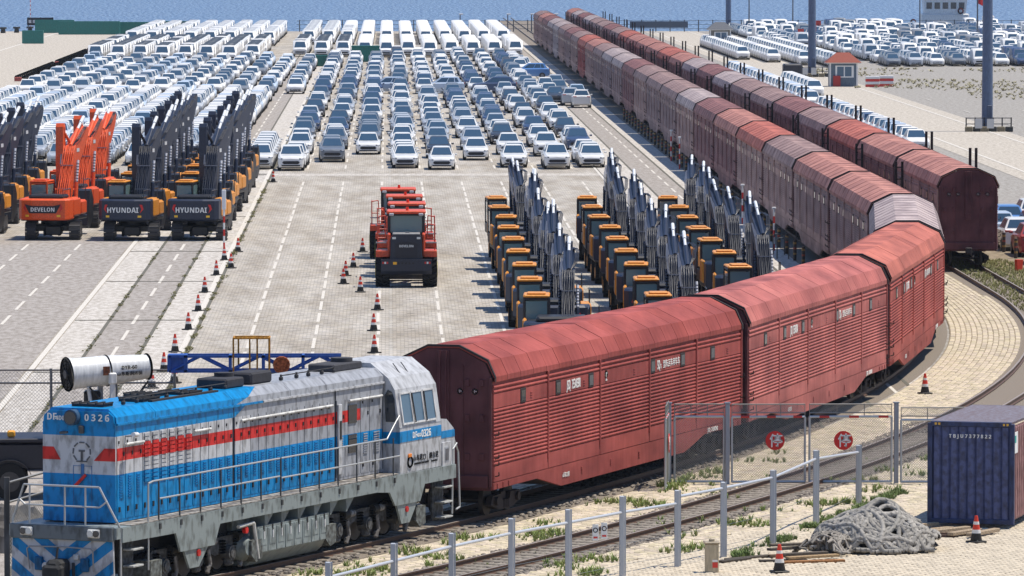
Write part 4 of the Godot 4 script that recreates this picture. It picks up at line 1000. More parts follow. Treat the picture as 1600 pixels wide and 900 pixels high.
	if not wheeled:
		m = mb(S(44, 46, 54) if not orange else body); m.tube([Vector3(-0.15, 5.8, -2.6), Vector3(0.05, 5.35, -2.9), Vector3(0.15, 5.0, -3.2), Vector3(0.2, 5.0, -3.6)], 0.08, 8); part(stk, "link", m, M.machine)
	m = mb(dark)
	m.slab([Vector2(-5.6, 2.5), Vector2(-6.1, 1.9), Vector2(-6.0, 0.9), Vector2(-5.2, 0.35), Vector2(-4.6, 0.5), Vector2(-5.0, 1.6), Vector2(-5.3, 2.4)], -0.25, 0.7)
	var bk := part(t, "bucket", m, M.machine)
	for k in 4:
		var tt := mb(S(70, 70, 72)); tt.box(Vector3(-0.28 + 0.34 * k, 0.42, -4.55), Vector3(0.12, 0.1, 0.3)); part(bk, "tooth", tt, M.machine)
	# cylinders
	m = mb(body); m.cyl(Vector3(0.24, 5.0, -2.7), Vector3(0.24, 5.85, -4.3), 0.11, 12)
	var ac := part(t, "stick_cylinder", m, M.machine)
	m = mb(S(206, 210, 214)); m.cyl(Vector3(0.24, 5.85, -4.3), Vector3(0.24, 6.45, -5.6), 0.075, 10); m.cyl(Vector3(0.24, 6.2, -5.0), Vector3(0.24, 6.5, -5.7), 0.095, 10); part(ac, "rod", m, M.plain)
	for x in [-0.2, 0.68]:
		m = mb(body); m.cyl(Vector3(x, 1.45, -1.9), Vector3(x, 3.0, -2.25), 0.11, 10)
		var bc := part(t, "boom_cylinder", m, M.machine)
		m = mb(S(200, 204, 212) if x > 0.5 else S(60, 64, 80)); m.cyl(Vector3(x, 3.0, -2.25), Vector3(x, 4.2, -2.6), 0.08, 10)
		for k in 7: m.torus(Vector3(x, 3.05 + 0.16 * k, -2.27 - 0.047 * k), Vector3(0, 0.96, -0.28), 0.085, 0.022, 8, 4)
		part(bc, "rod", m, M.plain)
	# hoses over the boom's back
	for k in 9:
		var x := -0.08 + k * 0.078
		m = mb(S(30, 34, 52) if not orange else org)
		var w := 0.05 * sin(k * 2.1)
		m.tube([Vector3(x + 0.05, 1.7, -0.55), Vector3(x + w, 2.6, -1.0), Vector3(x, 3.7, -1.72 + w), Vector3(x + w, 4.55, -2.22), Vector3(x, 5.0, -2.6)], 0.026, 6); part(t, "hose", m, M.machine)
	for k in 2:
		m = mb(S(128, 132, 140)); m.box(Vector3(0.24, 2.7 + k * 1.25, -1.1 - k * 0.73), Vector3(0.72, 0.045, 0.05)); part(t, "hose_clamp", m, M.plain)
	for k in 3:
		m = mb(S(26, 28, 36)); var sx := 0.5 + 0.07 * k
		m.tube([Vector3(0.35, 5.0, -2.7), Vector3(sx, 5.35, -3.0), Vector3(sx + 0.12, 5.9, -3.9), Vector3(sx, 6.0, -4.8), Vector3(0.4, 5.8, -5.4)], 0.025, 6); part(t, "hose", m, M.machine)
		m = mb(S(86, 92, 110)); m.tube([Vector3(-0.06 - 0.05 * k, 4.0, -1.9), Vector3(-0.1 - 0.06 * k, 4.9, -2.5), Vector3(-0.04 - 0.05 * k, 5.5, -4.4)], 0.022, 5); part(t, "pipe", m, M.plain)
	if wheeled:
		var ys := rng.randf_range(0.68, 0.84)
		for ch in t.get_children():
			for w in ["boom", "stick", "hose", "pipe", "bucket"]:
				if String(ch.name).begins_with(w):
					ch.transform = Transform3D(Basis().scaled(Vector3(0.76, ys, 1)), Vector3(0.06, 1.35 * (1.0 - ys), 0))
	if swing != 0.0:
		for ch in t.get_children():
			if not (String(ch.name).begins_with("crawler") or String(ch.name).begins_with("under")):
				ch.transform = Transform3D(Basis(Vector3.UP, swing), Vector3.ZERO) * ch.transform
	return t
func wheel_loader(label: String, at: Vector3) -> void:
	var t := thing("wheel_loader", label, "wheel loader", at, 0.0, "wheel loaders parked in a file")
	var org := S(228, 84, 44)
	var navy := S(40, 44, 60)
	var m: MB
	for z in [0.0, -3.2]:
		for x in [-1.12, 1.12]:
			m = mb(); m.cyl(Vector3(x - 0.34, 0.83, z), Vector3(x + 0.34, 0.83, z), 0.76, 22)
			for k in 20:
				var a := TAU * k / 20
				for q in [-1.0, 1.0]:
					m.xf = Transform3D(Basis(Vector3.RIGHT, a + 0.08 * q) * Basis(Vector3.UP, 0.45 * q), Vector3(x, 0.83, z)); m.box(Vector3(0.17 * q, 0.77, 0), Vector3(0.36, 0.1, 0.1)); m.xf = Transform3D()
			var w := part(t, "wheel", m, M.rubber)
			m = mb(S(190, 180, 60)); m.cyl(Vector3(x + 0.342 * signf(x), 0.83, z), Vector3(x + 0.36 * signf(x), 0.83, z), 0.38, 16); part(w, "rim", m, M.machine)
	m = mb(navy); m.slab([Vector2(0.6, 0.62), Vector2(0.95, 0.66), Vector2(1.15, 0.82), Vector2(1.15, 1.36), Vector2(0.6, 1.36)], -1.2, 1.2)
	var cw := part(t, "counterweight", m, M.machine)
	for x in [-1.0, 1.0]:
		for k in 3:
			m = mb(S(200, 50, 44) if k % 2 == 0 else S(220, 220, 216)); m.box(Vector3(x - 0.1 + 0.1 * k, 1.2, 1.155), Vector3(0.08, 0.1, 0.02)); part(cw, "reflector", m, M.plain)
	m = mb(S(245, 180, 40)); m.box(Vector3(-0.54, 1.18, 1.155), Vector3(0.18, 0.12, 0.02)); part(cw, "reflector", m, M.plain)
	m = mb(S(16, 16, 18))
	for k in 5: m.cyl(Vector3(-0.36 + 0.17 * k, 1.18, 1.145), Vector3(-0.36 + 0.17 * k, 1.18, 1.16), 0.05, 10)
	part(cw, "vent", m, M.machine)
	m = mb(navy); m.prism([Vector2(-0.76, 1.36), Vector2(0.76, 1.36), Vector2(0.74, 2.36), Vector2(0.64, 2.5), Vector2(-0.64, 2.5), Vector2(-0.74, 2.36)], -0.5, 0.95); var hd := part(t, "engine_hood", m, M.machine)
	m = mb(S(30, 33, 46)); m.box(Vector3(0, 1.78, 0.957), Vector3(1.05, 0.68, 0.015)); m.box(Vector3(0, 2.16, 0.965), Vector3(0.8, 0.03, 0.03)); part(hd, "grille", m, M.machine)
	add_text(hd, "DEVELON", 0.11, Vector3(0, 1.98, 0.975), M.white_print, 0.0)
	for x in [-0.58, 0.58]:
		m = mb(); m.box(Vector3(x, 2.36, 0.96), Vector3(0.17, 0.1, 0.03)); part(hd, "work_lamp", m, M.lens)
	m = mb(S(150, 148, 146)); m.box(Vector3(0, 2.54, 0.1), Vector3(1.3, 0.08, 1.6), 0.03); m.box(Vector3(0.05, 2.6, 0.4), Vector3(0.2, 0.06, 0.14)); part(hd, "hood_top", m, M.machine)
	for x in [-0.82, 0.82]:
		m = mb(org); m.box(Vector3(x, 2.0, -0.1), Vector3(0.14, 1.1, 1.5), 0.04); part(t, "side_cover", m, M.machine)
		m = mb(org); m.box(Vector3(x * 1.38, 1.72, -0.05), Vector3(0.62, 0.08, 1.5), 0.03); m.box(Vector3(x * 1.38, 1.6, 0.68), Vector3(0.62, 0.3, 0.06), 0.02); part(t, "fender", m, M.machine)
		m = mb(S(205, 70, 40)); var hx: float = x * 1.65
		m.tube([Vector3(hx, 1.75, 0.5), Vector3(hx, 2.95, 0.4), Vector3(x * 1.25, 3.0, 0.3), Vector3(x * 1.2, 2.4, 0.3)], 0.03, 6); m.tube([Vector3(hx, 2.35, 0.45), Vector3(x * 1.22, 2.35, 0.32)], 0.025, 6); m.tube([Vector3(hx, 1.75, -0.6), Vector3(hx, 2.95, -0.6), Vector3(hx, 2.95, 0.4)], 0.03, 6)
		part(t, "handrail", m, M.machine)
		m = mb(S(160, 150, 146)); m.box(Vector3(x * 1.45, 2.12, 0.3), Vector3(0.5, 0.05, 0.5)); part(t, "step_plate", m, M.machine)
	m = mb(S(26, 27, 30))
	for x in [-0.82, 0.82]:
		for z in [-0.6, -2.0]: m.box(Vector3(x, 2.7, z), Vector3(0.14, 1.5, 0.12), 0.02)
	m.box(Vector3(0, 2.35, -0.62), Vector3(1.6, 0.4, 0.06)); m.box(Vector3(0, 2.0, -1.3), Vector3(1.6, 0.3, 1.4)); m.box(Vector3(0, 3.4, -1.3), Vector3(1.7, 0.1, 1.6), 0.03)
	var cab := part(t, "cab", m, M.machine)
	m = mb(); m.box(Vector3(0, 2.95, -0.6), Vector3(1.5, 0.86, 0.02)); part(cab, "window", m, M.cab_pane)
	m = mb(); m.box(Vector3(0, 2.9, -2.02), Vector3(1.5, 0.9, 0.02)); part(cab, "window", m, M.cab_pane)
	for x in [-0.83, 0.83]:
		m = mb(); m.box(Vector3(x, 2.9, -1.3), Vector3(0.02, 0.9, 1.3)); part(cab, "window", m, M.cab_pane)
	m = mb(S(20, 20, 22)); m.box(Vector3(-0.1, 2.6, -1.2), Vector3(0.5, 0.8, 0.16), 0.05); m.tube([Vector3(0.3, 2.3, -1.7), Vector3(0.45, 2.8, -1.75)], 0.04); part(cab, "seat", m, M.machine)
	m = mb(org); m.box(Vector3(0, 3.52, -1.25), Vector3(1.86, 0.15, 1.9), 0.05); var rf := part(cab, "roof", m, M.machine)
	for x in [-0.7, 0.7]:
		m = mb(S(190, 190, 190)); m.box(Vector3(x, 3.42, -0.28), Vector3(0.22, 0.12, 0.08), 0.02); part(rf, "work_lamp", m, M.plain)
	m = mb(S(225, 60, 24)); m.cyl(Vector3(0.05, 3.6, -0.7), Vector3(0.05, 3.76, -0.7), 0.07, 10); part(rf, "beacon", m, M.plain)
	m = mb(navy); m.box(Vector3(0, 0.95, -1.6), Vector3(1.0, 0.6, 3.4), 0.05); part(t, "frame", m, M.machine)
	m = mb(org); m.slab([Vector2(-2.6, 1.2), Vector2(-3.4, 1.8), Vector2(-4.6, 0.9), Vector2(-4.5, 0.6), Vector2(-3.4, 1.3)], -0.5, -0.25); m.slab([Vector2(-2.6, 1.2), Vector2(-3.4, 1.8), Vector2(-4.6, 0.9), Vector2(-4.5, 0.6), Vector2(-3.4, 1.3)], 0.25, 0.5); part(t, "lift_arm", m, M.machine)
	m = mb(S(60, 60, 62)); m.slab([Vector2(-4.5, 0.1), Vector2(-5.6, 0.08), Vector2(-5.6, 0.16), Vector2(-4.75, 0.3), Vector2(-4.75, 1.1), Vector2(-4.6, 1.1)], -1.45, 1.45); part(t, "bucket", m, M.machine)
func build_machines() -> void:
	# left block: rear ends towards the camera, booms swung a little aside
	var k := 0
	for c in [[-10.35, 7, false, "file along the cones"], [-13.91, 7, false, "file beside the orange machines"], [-22.9, 5, false, "file beyond the orange machines"]]:
		for i in c[1]:
			excavator("crawler_excavator", "dark blue crawler excavator, " + ordinal(i) + " in the " + c[3], Vector3(c[0] + rng.randf_range(-0.12, 0.12), 0, -329.0 - 11.3 * i + (3.5 if c[0] < -20 else 0.0)), deg_to_rad(rng.randf_range(-1, 1)), "dark blue crawler excavators", false, false, deg_to_rad(-8.5 + rng.randf_range(-2, 2)))
	for i in 3:
		excavator("crawler_excavator", "orange crawler excavator, " + ordinal(i) + " in the file of orange machines", Vector3(-18.35 + 0.35 * i, 0, -329.8 - 13.5 * i), 0.0, "orange crawler excavators", true, false, deg_to_rad(-11.0 + 2.0 * i))
	for c in [[6.5, 9, -224.6, 10.4, "file nearest the wheel loaders"], [11.15, 9, -224.9, 10.36, "middle file of the three"], [15.3, 7, -244.0, 10.6, "file beside the straight train"]]:
		for i in c[1]:
			excavator("wheeled_excavator", "dark wheeled excavator with yellow cab roof, " + ordinal(i) + " in the " + c[4], Vector3(c[0] + rng.randf_range(-0.06, 0.06), 0, c[2] - c[3] * i - 0.8), deg_to_rad(rng.randf_range(-3.5, 3.5)), "dark wheeled excavators in three files", false, true)
	for i in 4:
		wheel_loader("orange wheel loader with dark rear hood, " + ordinal(i) + " in its file counted from the curved wagons", Vector3(0.82 + [0.0, 0.05, -0.05, -0.35][i], 0, -284.4 - 8.3 * i))

# ---------------------------------------------------------------- cars and vans (local +z is the front)
var carm := {}
func loft(m: MB, st: Array) -> void:   # stations [z, [Vector2(x, y) ...]] from front to back, closed rings, counter-clockwise seen from the front
	for k in st.size() - 1:
		var a: Array = st[k][1]; var b: Array = st[k + 1][1]
		for i in a.size():
			var j := (i + 1) % a.size()
			m.quad(Vector3(a[i].x, a[i].y, st[k][0]), Vector3(b[i].x, b[i].y, st[k + 1][0]), Vector3(b[j].x, b[j].y, st[k + 1][0]), Vector3(a[j].x, a[j].y, st[k][0]))
	for e in [0, st.size() - 1]:
		var r: Array = st[e][1]
		for i in range(1, r.size() - 1):
			var A := Vector3(r[0].x, r[0].y, st[e][0]); var B := Vector3(r[i].x, r[i].y, st[e][0]); var C := Vector3(r[i + 1].x, r[i + 1].y, st[e][0])
			if e == 0: m.tri(A, B, C)
			else: m.tri(A, C, B)
func ring(hw: float, yb: float, ym: float, yt: float, top: float) -> Array:
	return [Vector2(-hw * 0.93, yb), Vector2(hw * 0.93, yb), Vector2(hw, ym), Vector2(hw * 0.985, yt - 0.1), Vector2(top, yt), Vector2(0, yt + 0.035), Vector2(-top, yt), Vector2(-hw * 0.985, yt - 0.1), Vector2(-hw, ym)]
func make_car_meshes() -> void:
	for kind in ["car", "suv"]:
		var up := 0.0 if kind == "car" else 0.14
		var lg := 0.0 if kind == "car" else 0.35
		var m := mb()
		loft(m, [[2.32, ring(0.66, 0.36, 0.5, 0.70 + up, 0.52)], [2.24, ring(0.82, 0.28, 0.5, 0.80 + up, 0.66)], [2.0, ring(0.91, 0.24, 0.52, 0.89 + up, 0.76)], [1.5, ring(0.93, 0.24, 0.55, 0.95 + up, 0.80)], [0.95, ring(0.93, 0.24, 0.55, 1.0 + up, 0.82)], [-1.5, ring(0.93, 0.24, 0.55, 1.03 + up, 0.84)], [-2.05, ring(0.90, 0.26, 0.55, 1.03 + up, 0.80)], [-2.28, ring(0.80, 0.4, 0.6, 0.95 + up, 0.68)]])
		# greenhouse
		var b := [Vector3(-0.80, 1.0 + up, 1.05), Vector3(0.80, 1.0 + up, 1.05), Vector3(0.82, 1.03 + up, -1.9 - lg * 0.3), Vector3(-0.82, 1.03 + up, -1.9 - lg * 0.3)]
		var r := [Vector3(-0.60, 1.56 + up, 0.2), Vector3(0.60, 1.56 + up, 0.2), Vector3(0.58, 1.56 + up, -1.3 - lg), Vector3(-0.58, 1.56 + up, -1.3 - lg)]
		for i in 4:
			var j := (i + 1) % 4
			m.quad(b[i], b[j], r[j], r[i])
		var ctr := Vector3(0, 1.625 + up, -0.5 - lg * 0.5)
		var mid := []
		for i in 4: mid.append((r[i] as Vector3).lerp(ctr, 0.25) + Vector3(0, 0.03, 0))
		for i in 4:
			var j := (i + 1) % 4
			m.quad(r[i], r[j], mid[j], mid[i])
		m.quad(mid[0], mid[1], mid[2], mid[3])
		carm[kind] = m.mesh()
		var g := mb()
		var pane := func(q: MB, A: Vector3, B: Vector3, C: Vector3, D: Vector3, s0: float, s1: float, t0: float, t1: float):
			var nn := (B - A).cross(D - A).normalized() * 0.008
			var P := func(s: float, t: float) -> Vector3: return A.lerp(B, s).lerp(D.lerp(C, s), t) + nn
			q.quad(P.call(s0, t0), P.call(s1, t0), P.call(s1, t1), P.call(s0, t1))
		var all := mb()
		g = mb(); pane.call(g, b[0], b[1], r[1], r[0], 0.04, 0.96, 0.04, 0.95); carm[kind + "_windshield"] = g.mesh(); pane.call(all, b[0], b[1], r[1], r[0], 0.04, 0.96, 0.04, 0.95)
		g = mb(); pane.call(g, b[2], b[3], r[3], r[2], 0.07, 0.93, 0.12, 0.92); carm[kind + "_rear_window"] = g.mesh(); pane.call(all, b[2], b[3], r[3], r[2], 0.07, 0.93, 0.12, 0.92)
		for sd in [[1, 2], [3, 0]]:
			g = mb()
			for q in [[0.10, 0.46], [0.49, 0.74], [0.77, 0.9]]:
				var lo: float = q[0]; var hi: float = q[1]
				if sd[0] == 3: lo = 1.0 - q[1]; hi = 1.0 - q[0]
				pane.call(g, b[sd[0]], b[sd[1]], r[sd[1]], r[sd[0]], lo, hi, 0.1, 0.88)
				pane.call(all, b[sd[0]], b[sd[1]], r[sd[1]], r[sd[0]], lo, hi, 0.1, 0.88)
			carm[kind + ("_side_a" if sd[0] == 1 else "_side_b")] = g.mesh()
		carm[kind + "_glass"] = all.mesh()
		# dark face: grille mouth, lower intake, tyres' shadow gap
		g = mb(S(22, 24, 30))
		g.xf = at_(0, up * 0.6, 0)
		g.prism([Vector2(-0.52, 0.62), Vector2(-0.62, 0.5), Vector2(-0.48, 0.40), Vector2(0.48, 0.40), Vector2(0.62, 0.5), Vector2(0.52, 0.62)], 2.2, 2.345)
		g.prism([Vector2(-0.70, 0.36), Vector2(-0.6, 0.26), Vector2(0.6, 0.26), Vector2(0.70, 0.36)], 2.1, 2.335)
		carm[kind + "_grille"] = g.mesh()
		g = mb(S(200, 203, 208)); g.xf = at_(0, up * 0.6, 0)
		g.prism([Vector2(-0.72, 0.40), Vector2(-0.66, 0.36), Vector2(0.66, 0.36), Vector2(0.72, 0.40)], 2.1, 2.345); carm[kind + "_trim"] = g.mesh()
		for x in [-1.0, 1.0]:
			g = mb(S(40, 44, 52)); g.xf = Transform3D(Basis(Vector3.UP, 0.5 * x), Vector3(0.72 * x, 0.72 + up, 2.2)); g.box(Vector3.ZERO, Vector3(0.34, 0.07, 0.12), 0.02); g.col = S(230, 233, 238); g.box(Vector3(0.02 * x, 0.012, 0.03), Vector3(0.2, 0.03, 0.1))
			carm[kind + ("_lamp_a" if x > 0 else "_lamp_b")] = g.mesh()
			g = mb(); g.box(Vector3(x * 1.02, 1.06 + up, 0.72), Vector3(0.2, 0.13, 0.1), 0.03); carm[kind + ("_mirror_a" if x > 0 else "_mirror_b")] = g.mesh()
			g = mb(S(150, 24, 22)); g.box(Vector3(x * 0.66, 0.95 + up, -2.26), Vector3(0.34, 0.09, 0.1), 0.02); carm[kind + ("_tail_a" if x > 0 else "_tail_b")] = g.mesh()
	var w := mb(S(18, 18, 19)); w.cyl(Vector3(-0.11, 0, 0), Vector3(0.11, 0, 0), 0.34, 14); w.col = S(120, 122, 126); w.cyl(Vector3(-0.115, 0, 0), Vector3(0.115, 0, 0), 0.2, 10)
	carm.wheel = w.mesh()
	w = mb(S(18, 18, 19))
	for x in [-0.82, 0.82]:
		for z in [-1.4, 1.4]: w.cyl(Vector3(x - 0.11, 0.34, z), Vector3(x + 0.11, 0.34, z), 0.34, 10)
	w.box(Vector3(0, 0.3, 0), Vector3(1.6, 0.2, 4.0)); w.box(Vector3(0, 0.42, 2.27), Vector3(1.15, 0.24, 0.1))
	carm.running_gear = w.mesh()
	# vans
	var v := mb()
	loft(v, [[2.5, ring(0.86, 0.3, 0.6, 0.98, 0.7)], [2.35, ring(0.95, 0.28, 0.6, 1.08, 0.78)], [1.95, ring(0.97, 0.26, 0.6, 1.18, 0.84)], [1.2, ring(0.97, 0.26, 0.8, 2.05, 0.66)], [0.9, ring(0.97, 0.26, 0.9, 2.18, 0.72)], [-2.3, ring(0.97, 0.26, 0.9, 2.18, 0.74)], [-2.5, ring(0.94, 0.3, 0.9, 2.08, 0.70)]])
	carm.van = v.mesh()
	v = mb(); v.quad(Vector3(-0.78, 1.27, 1.925), Vector3(0.78, 1.27, 1.925), Vector3(0.62, 1.98, 1.33), Vector3(-0.62, 1.98, 1.33)); carm.van_windshield = v.mesh()
	v = mb(S(70, 78, 88)); v.box(Vector3(0, 2.215, -0.7), Vector3(1.46, 0.03, 3.3)); carm.van_dark_roof = v.mesh()
	v = mb()
	for k in 6: v.box(Vector3(0, 2.215, 0.5 - 0.5 * k), Vector3(1.3, 0.02, 0.12))
	carm.van_roof_rib = v.mesh()
	for x in [-1.0, 1.0]:
		v = mb()
		for q in [[1.0, 0.0], [-0.1, -1.1], [-1.2, -2.2]]: v.box(Vector3(x * 0.955, 1.6, (q[0] + q[1]) / 2), Vector3(0.04, 0.5, q[0] - q[1]))
		carm["van_side_a" if x > 0 else "van_side_b"] = v.mesh()
	v = mb(S(18, 18, 20)); v.box(Vector3(0, 0.62, 2.48), Vector3(1.3, 0.18, 0.08)); v.box(Vector3(0, 0.36, 2.45), Vector3(1.6, 0.14, 0.1))
	for x in [-0.84, 0.84]:
		for z in [-1.5, 1.6]: v.cyl(Vector3(x - 0.11, 0.34, z), Vector3(x + 0.11, 0.34, z), 0.34, 10)
	carm.van_gear = v.mesh()
var protos := {}
func car_proto(kind: String, paint: String, full: bool) -> Node3D:
	var key := kind + paint + str(full)
	if not protos.has(key):
		var t := Node3D.new(); t.set_meta("category", "car" if kind == "car" else "sport utility")
		if kind == "van": t.set_meta("category", "van")
		var p: Material = M["car_" + paint]
		part(t, "body", carm[kind], p)
		if kind == "van":
			part(t, "windshield", carm.van_windshield, M.car_glass); part(t, "side_window", carm.van_side_a, M.car_glass); part(t, "side_window", carm.van_side_b, M.car_glass); part(t, "running_gear", carm.van_gear, M.plain)
			if full: part(t, "roof_panel", carm.van_dark_roof, M.plain)
			else: part(t, "roof_rib", carm.van_roof_rib, p)
		elif full:
			part(t, "windshield", carm[kind + "_windshield"], M.car_glass); part(t, "rear_window", carm[kind + "_rear_window"], M.car_glass)
			part(t, "side_window", carm[kind + "_side_a"], M.car_glass); part(t, "side_window", carm[kind + "_side_b"], M.car_glass)
			part(t, "grille", carm[kind + "_grille"], M.plain); part(t, "bumper_trim", carm[kind + "_trim"], M.plain)
			part(t, "headlight", carm[kind + "_lamp_a"], M.plain); part(t, "headlight", carm[kind + "_lamp_b"], M.plain)
			part(t, "tail_light", carm[kind + "_tail_a"], M.plain); part(t, "tail_light", carm[kind + "_tail_b"], M.plain)
			part(t, "mirror", carm[kind + "_mirror_a"], p); part(t, "mirror", carm[kind + "_mirror_b"], p)
			for x in [-0.83, 0.83]:
				for z in [1.42, -1.4]: part(t, "wheel", carm.wheel, M.plain, at_(x, 0.34, z))
		else:
			part(t, "windows", carm[kind + "_glass"], M.car_glass).name = "glazing"
			part(t, "running_gear", carm.running_gear, M.plain)
			part(t, "mirror", carm[kind + "_mirror_a"], p); part(t, "mirror", carm[kind + "_mirror_b"], p)
		protos[key] = t
	return protos[key]
func pick(ws: Array) -> String:
	var x := rng.randf()
	for w in ws:
		x -= w[1]
		if x <= 0.0: return w[0]
	return ws[0][0]
var crowd := []          # far cars that stay one mass: [transform, colour, kind]
func put_car(kind: String, paint: String, full: bool, x: float, z: float, turn: float, label: String, group: String) -> void:
	var nmx: String = {"car": "parked_car", "suv": "sport_utility_vehicle", "van": "parked_van"}[kind]
	copy(car_proto(kind, paint, full), nmx, label, Vector3(x, 0.012, z), turn, group)
const PAINT := {"white": Color(0.70, 0.70, 0.69), "silver": Color(0.42, 0.45, 0.49), "grey": Color(0.16, 0.18, 0.21), "black": Color(0.035, 0.04, 0.055), "navy": Color(0.03, 0.06, 0.14), "blue": Color(0.08, 0.22, 0.50), "red": Color(0.32, 0.03, 0.03), "pale": Color(0.45, 0.54, 0.66)}
const WORD := {"white": "white", "silver": "silver", "grey": "dark grey", "black": "black", "navy": "dark blue", "blue": "bright blue", "red": "red", "pale": "pale blue"}
func add_crowd(kind: String, paint: String, x: float, z: float, turn := 0.0) -> void:
	crowd.append([Transform3D(Basis(Vector3.UP, turn), Vector3(x, 0.012, z)), PAINT[paint], kind])
func build_vehicles() -> void:
	make_car_meshes()
	for k in PAINT:
		var m := mat("car_" + k, (PAINT[k] as Color).linear_to_srgb(), 0.35, 0.0 if k == "white" else 0.15); m.clearcoat_enabled = true; m.clearcoat = 0.6; m.clearcoat_roughness = 0.08
	var gl := mat("car_glass", Color(0.20, 0.29, 0.37), 0.08); gl.metallic_specular = 0.75
	# the main block: nine files behind the cross joint
	var xs := [14.4, 11.85, 9.05, 6.45, 3.8, 1.13, -1.6, -4.17, -6.78]
	var z0 := [-427.5, -424.7, -427.6, -441.4, -423.8, -426.6, -453.0, -438.0, -422.1]
	var n_ind := 0
	for i in 9:
		var z: float = z0[i] - 2.3
		var row := 0
		var seq := -1
		while z > -790.0:
			if row > 0 and i > 1 and z < -610 and z > -622: z -= 12.0
			var dark: float = 0.14 if z > -455 else (0.44 if z > -600 else 0.3)
			if i < 3: dark += 0.12
			var nest := rng.randi_range(1, 3) if z > -600 else rng.randi_range(1, 4)
			if i == 6 and row == 0: nest = 1
			var paint := pick([["white", 1.0 - dark - 0.18], ["silver", 0.18], ["grey", dark * 0.5], ["navy", dark * 0.3], ["black", dark * 0.2]])
			if row == 0: paint = "silver" if i == 7 else "white"
			for q in nest:
				var kind := "suv" if (i == 7 and row == 0) or rng.randf() < 0.07 else "car"
				if i == 7 and row == 0: paint = "grey"
				var xx: float = xs[i] + rng.randf_range(-0.13, 0.13)
				seq += 1
				if z > -700:
					put_car(kind, paint, z > -520 and q == 0, xx, z, rng.randf_range(-0.012, 0.012), WORD[paint] + (" sport utility vehicle" if kind == "suv" else " crossover") + ", " + ordinal(seq) + " in the " + ordinal(i) + " file of cars from the straight train", "cars in the " + ordinal(i) + " file from the straight train"); n_ind += 1
				else:
					add_crowd(kind, paint, xx, z)
				z -= 5.1
				if rng.randf() < 0.25: paint = pick([["white", 0.7], ["grey", 0.2], ["silver", 0.1]])
			z -= rng.randf_range(9.0, 17.0)
			row += 1
	# cars standing across the files
	for q in [[-0.2, "pale"], [5.6, "pale"], [11.0, "navy"]]:
		put_car("suv", q[1], true, q[0], -625.0, -PI / 2, WORD[q[1]] + " sport utility vehicle parked across the files " + ("behind the loaders' lane" if q[0] < 3 else "in the middle of the block" if q[0] < 8 else "close to the straight train"), "vehicles parked across the files")
	put_car("suv", "blue", true, 16.2, -690.0, -PI / 2, "bright blue vehicle parked across the lane beside the straight train", "vehicles parked across the files")
	# beside the straight train
	for q in [[18.4, -575, "white", PI, "white hatchback with its back to the loaders"], [17.6, -582, "silver", PI, "silver hatchback behind the white one"], [16.2, -585, "black", 0.0, "black crossover facing the loaders"], [18.6, -594, "pale", 0.0, "pale blue crossover"], [16.0, -600, "white", 0.0, "white crossover behind the black one"], [17.3, -612, "grey", 0.0, "dark grey crossover"], [16.2, -622, "white", 0.0, "white crossover at the tail"], [17.6, -634, "silver", 0.0, "silver crossover at the tail"]]:
		put_car("suv", q[2], true, q[0], q[1], q[3], q[4] + " in the lane beside the straight train", "vehicles in the lane beside the straight train")
	for k in 9: add_crowd("suv", ["white", "silver", "white"][k % 3], 15.8 + rng.randf_range(-0.5, 0.5), -712.0 - 6.0 * k)
	# the strip beside the crawler excavators
	for k in 6:
		put_car("suv", "white", k < 2, -9.1, -427.0 - 5.3 * k, 0.0, "white hatchback, " + ordinal(k) + " on the concrete strip behind the crawler excavators", "white hatchbacks behind the excavators")
	# left block: tightly nested white cars behind the excavators
	for i in 12:
		var x := -12.6 - 2.75 * i
		var z := -432.0 - rng.randf_range(0, 6)
		var sq := -1
		while z > -600.0:
			var paint := pick([["white", 0.66], ["pale", 0.14], ["silver", 0.20]])
			sq += 1
			if n_ind < 296 and z > -470:
				put_car("car", paint, false, x + rng.randf_range(-0.08, 0.08), z, 0.0, WORD[paint] + " compact car, " + ordinal(sq) + " of the " + ordinal(i) + " nested file behind the excavators", "compact cars nested behind the excavators"); n_ind += 1
			else:
				add_crowd("car", paint, x + rng.randf_range(-0.08, 0.08), z)
			z -= 4.75
			if rng.randf() < 0.04: z -= 9.0
	for i in 11:
		var x := -9.8 - 2.75 * i
		var z := -612.0 - rng.randf_range(0, 14)
		while z > -765.0:
			for q in rng.randi_range(1, 3):
				add_crowd("car", pick([["white", 0.56], ["pale", 0.12], ["silver", 0.16], ["grey", 0.16]]), x + rng.randf_range(-0.15, 0.15), z)
				z -= 5.0
			z -= rng.randf_range(6.0, 15.0)
	# far vans
	var n_van := 0
	for i in 20:
		var x := -38.0 + 2.9 * i
		if i == 8: continue
		for blk in [[-775.0, -862.0, true], [-885.0, -1000.0, false]]:
			var z: float = blk[0] - rng.randf_range(0, 8) - (30.0 if i > 8 else 0.0) * (1.0 if blk[2] else 0.3)
			var vq := -1
			while z > blk[1]:
				vq += 1
				if n_van < 292:
					put_car("van", "white", blk[2], x + rng.randf_range(-0.06, 0.06), z, 0.0, ("dark roofed white van, " if blk[2] else "white roofed van, ") + ordinal(vq) + " in the " + ordinal(i) + " file of vans from the light apron", "dark roofed vans before the quay" if blk[2] else "white roofed vans before the quay"); n_van += 1
				else:
					add_crowd("van", "white", x, z)
				z -= rng.randf_range(5.5, 6.6)
				if rng.randf() < 0.1: z -= 9.0
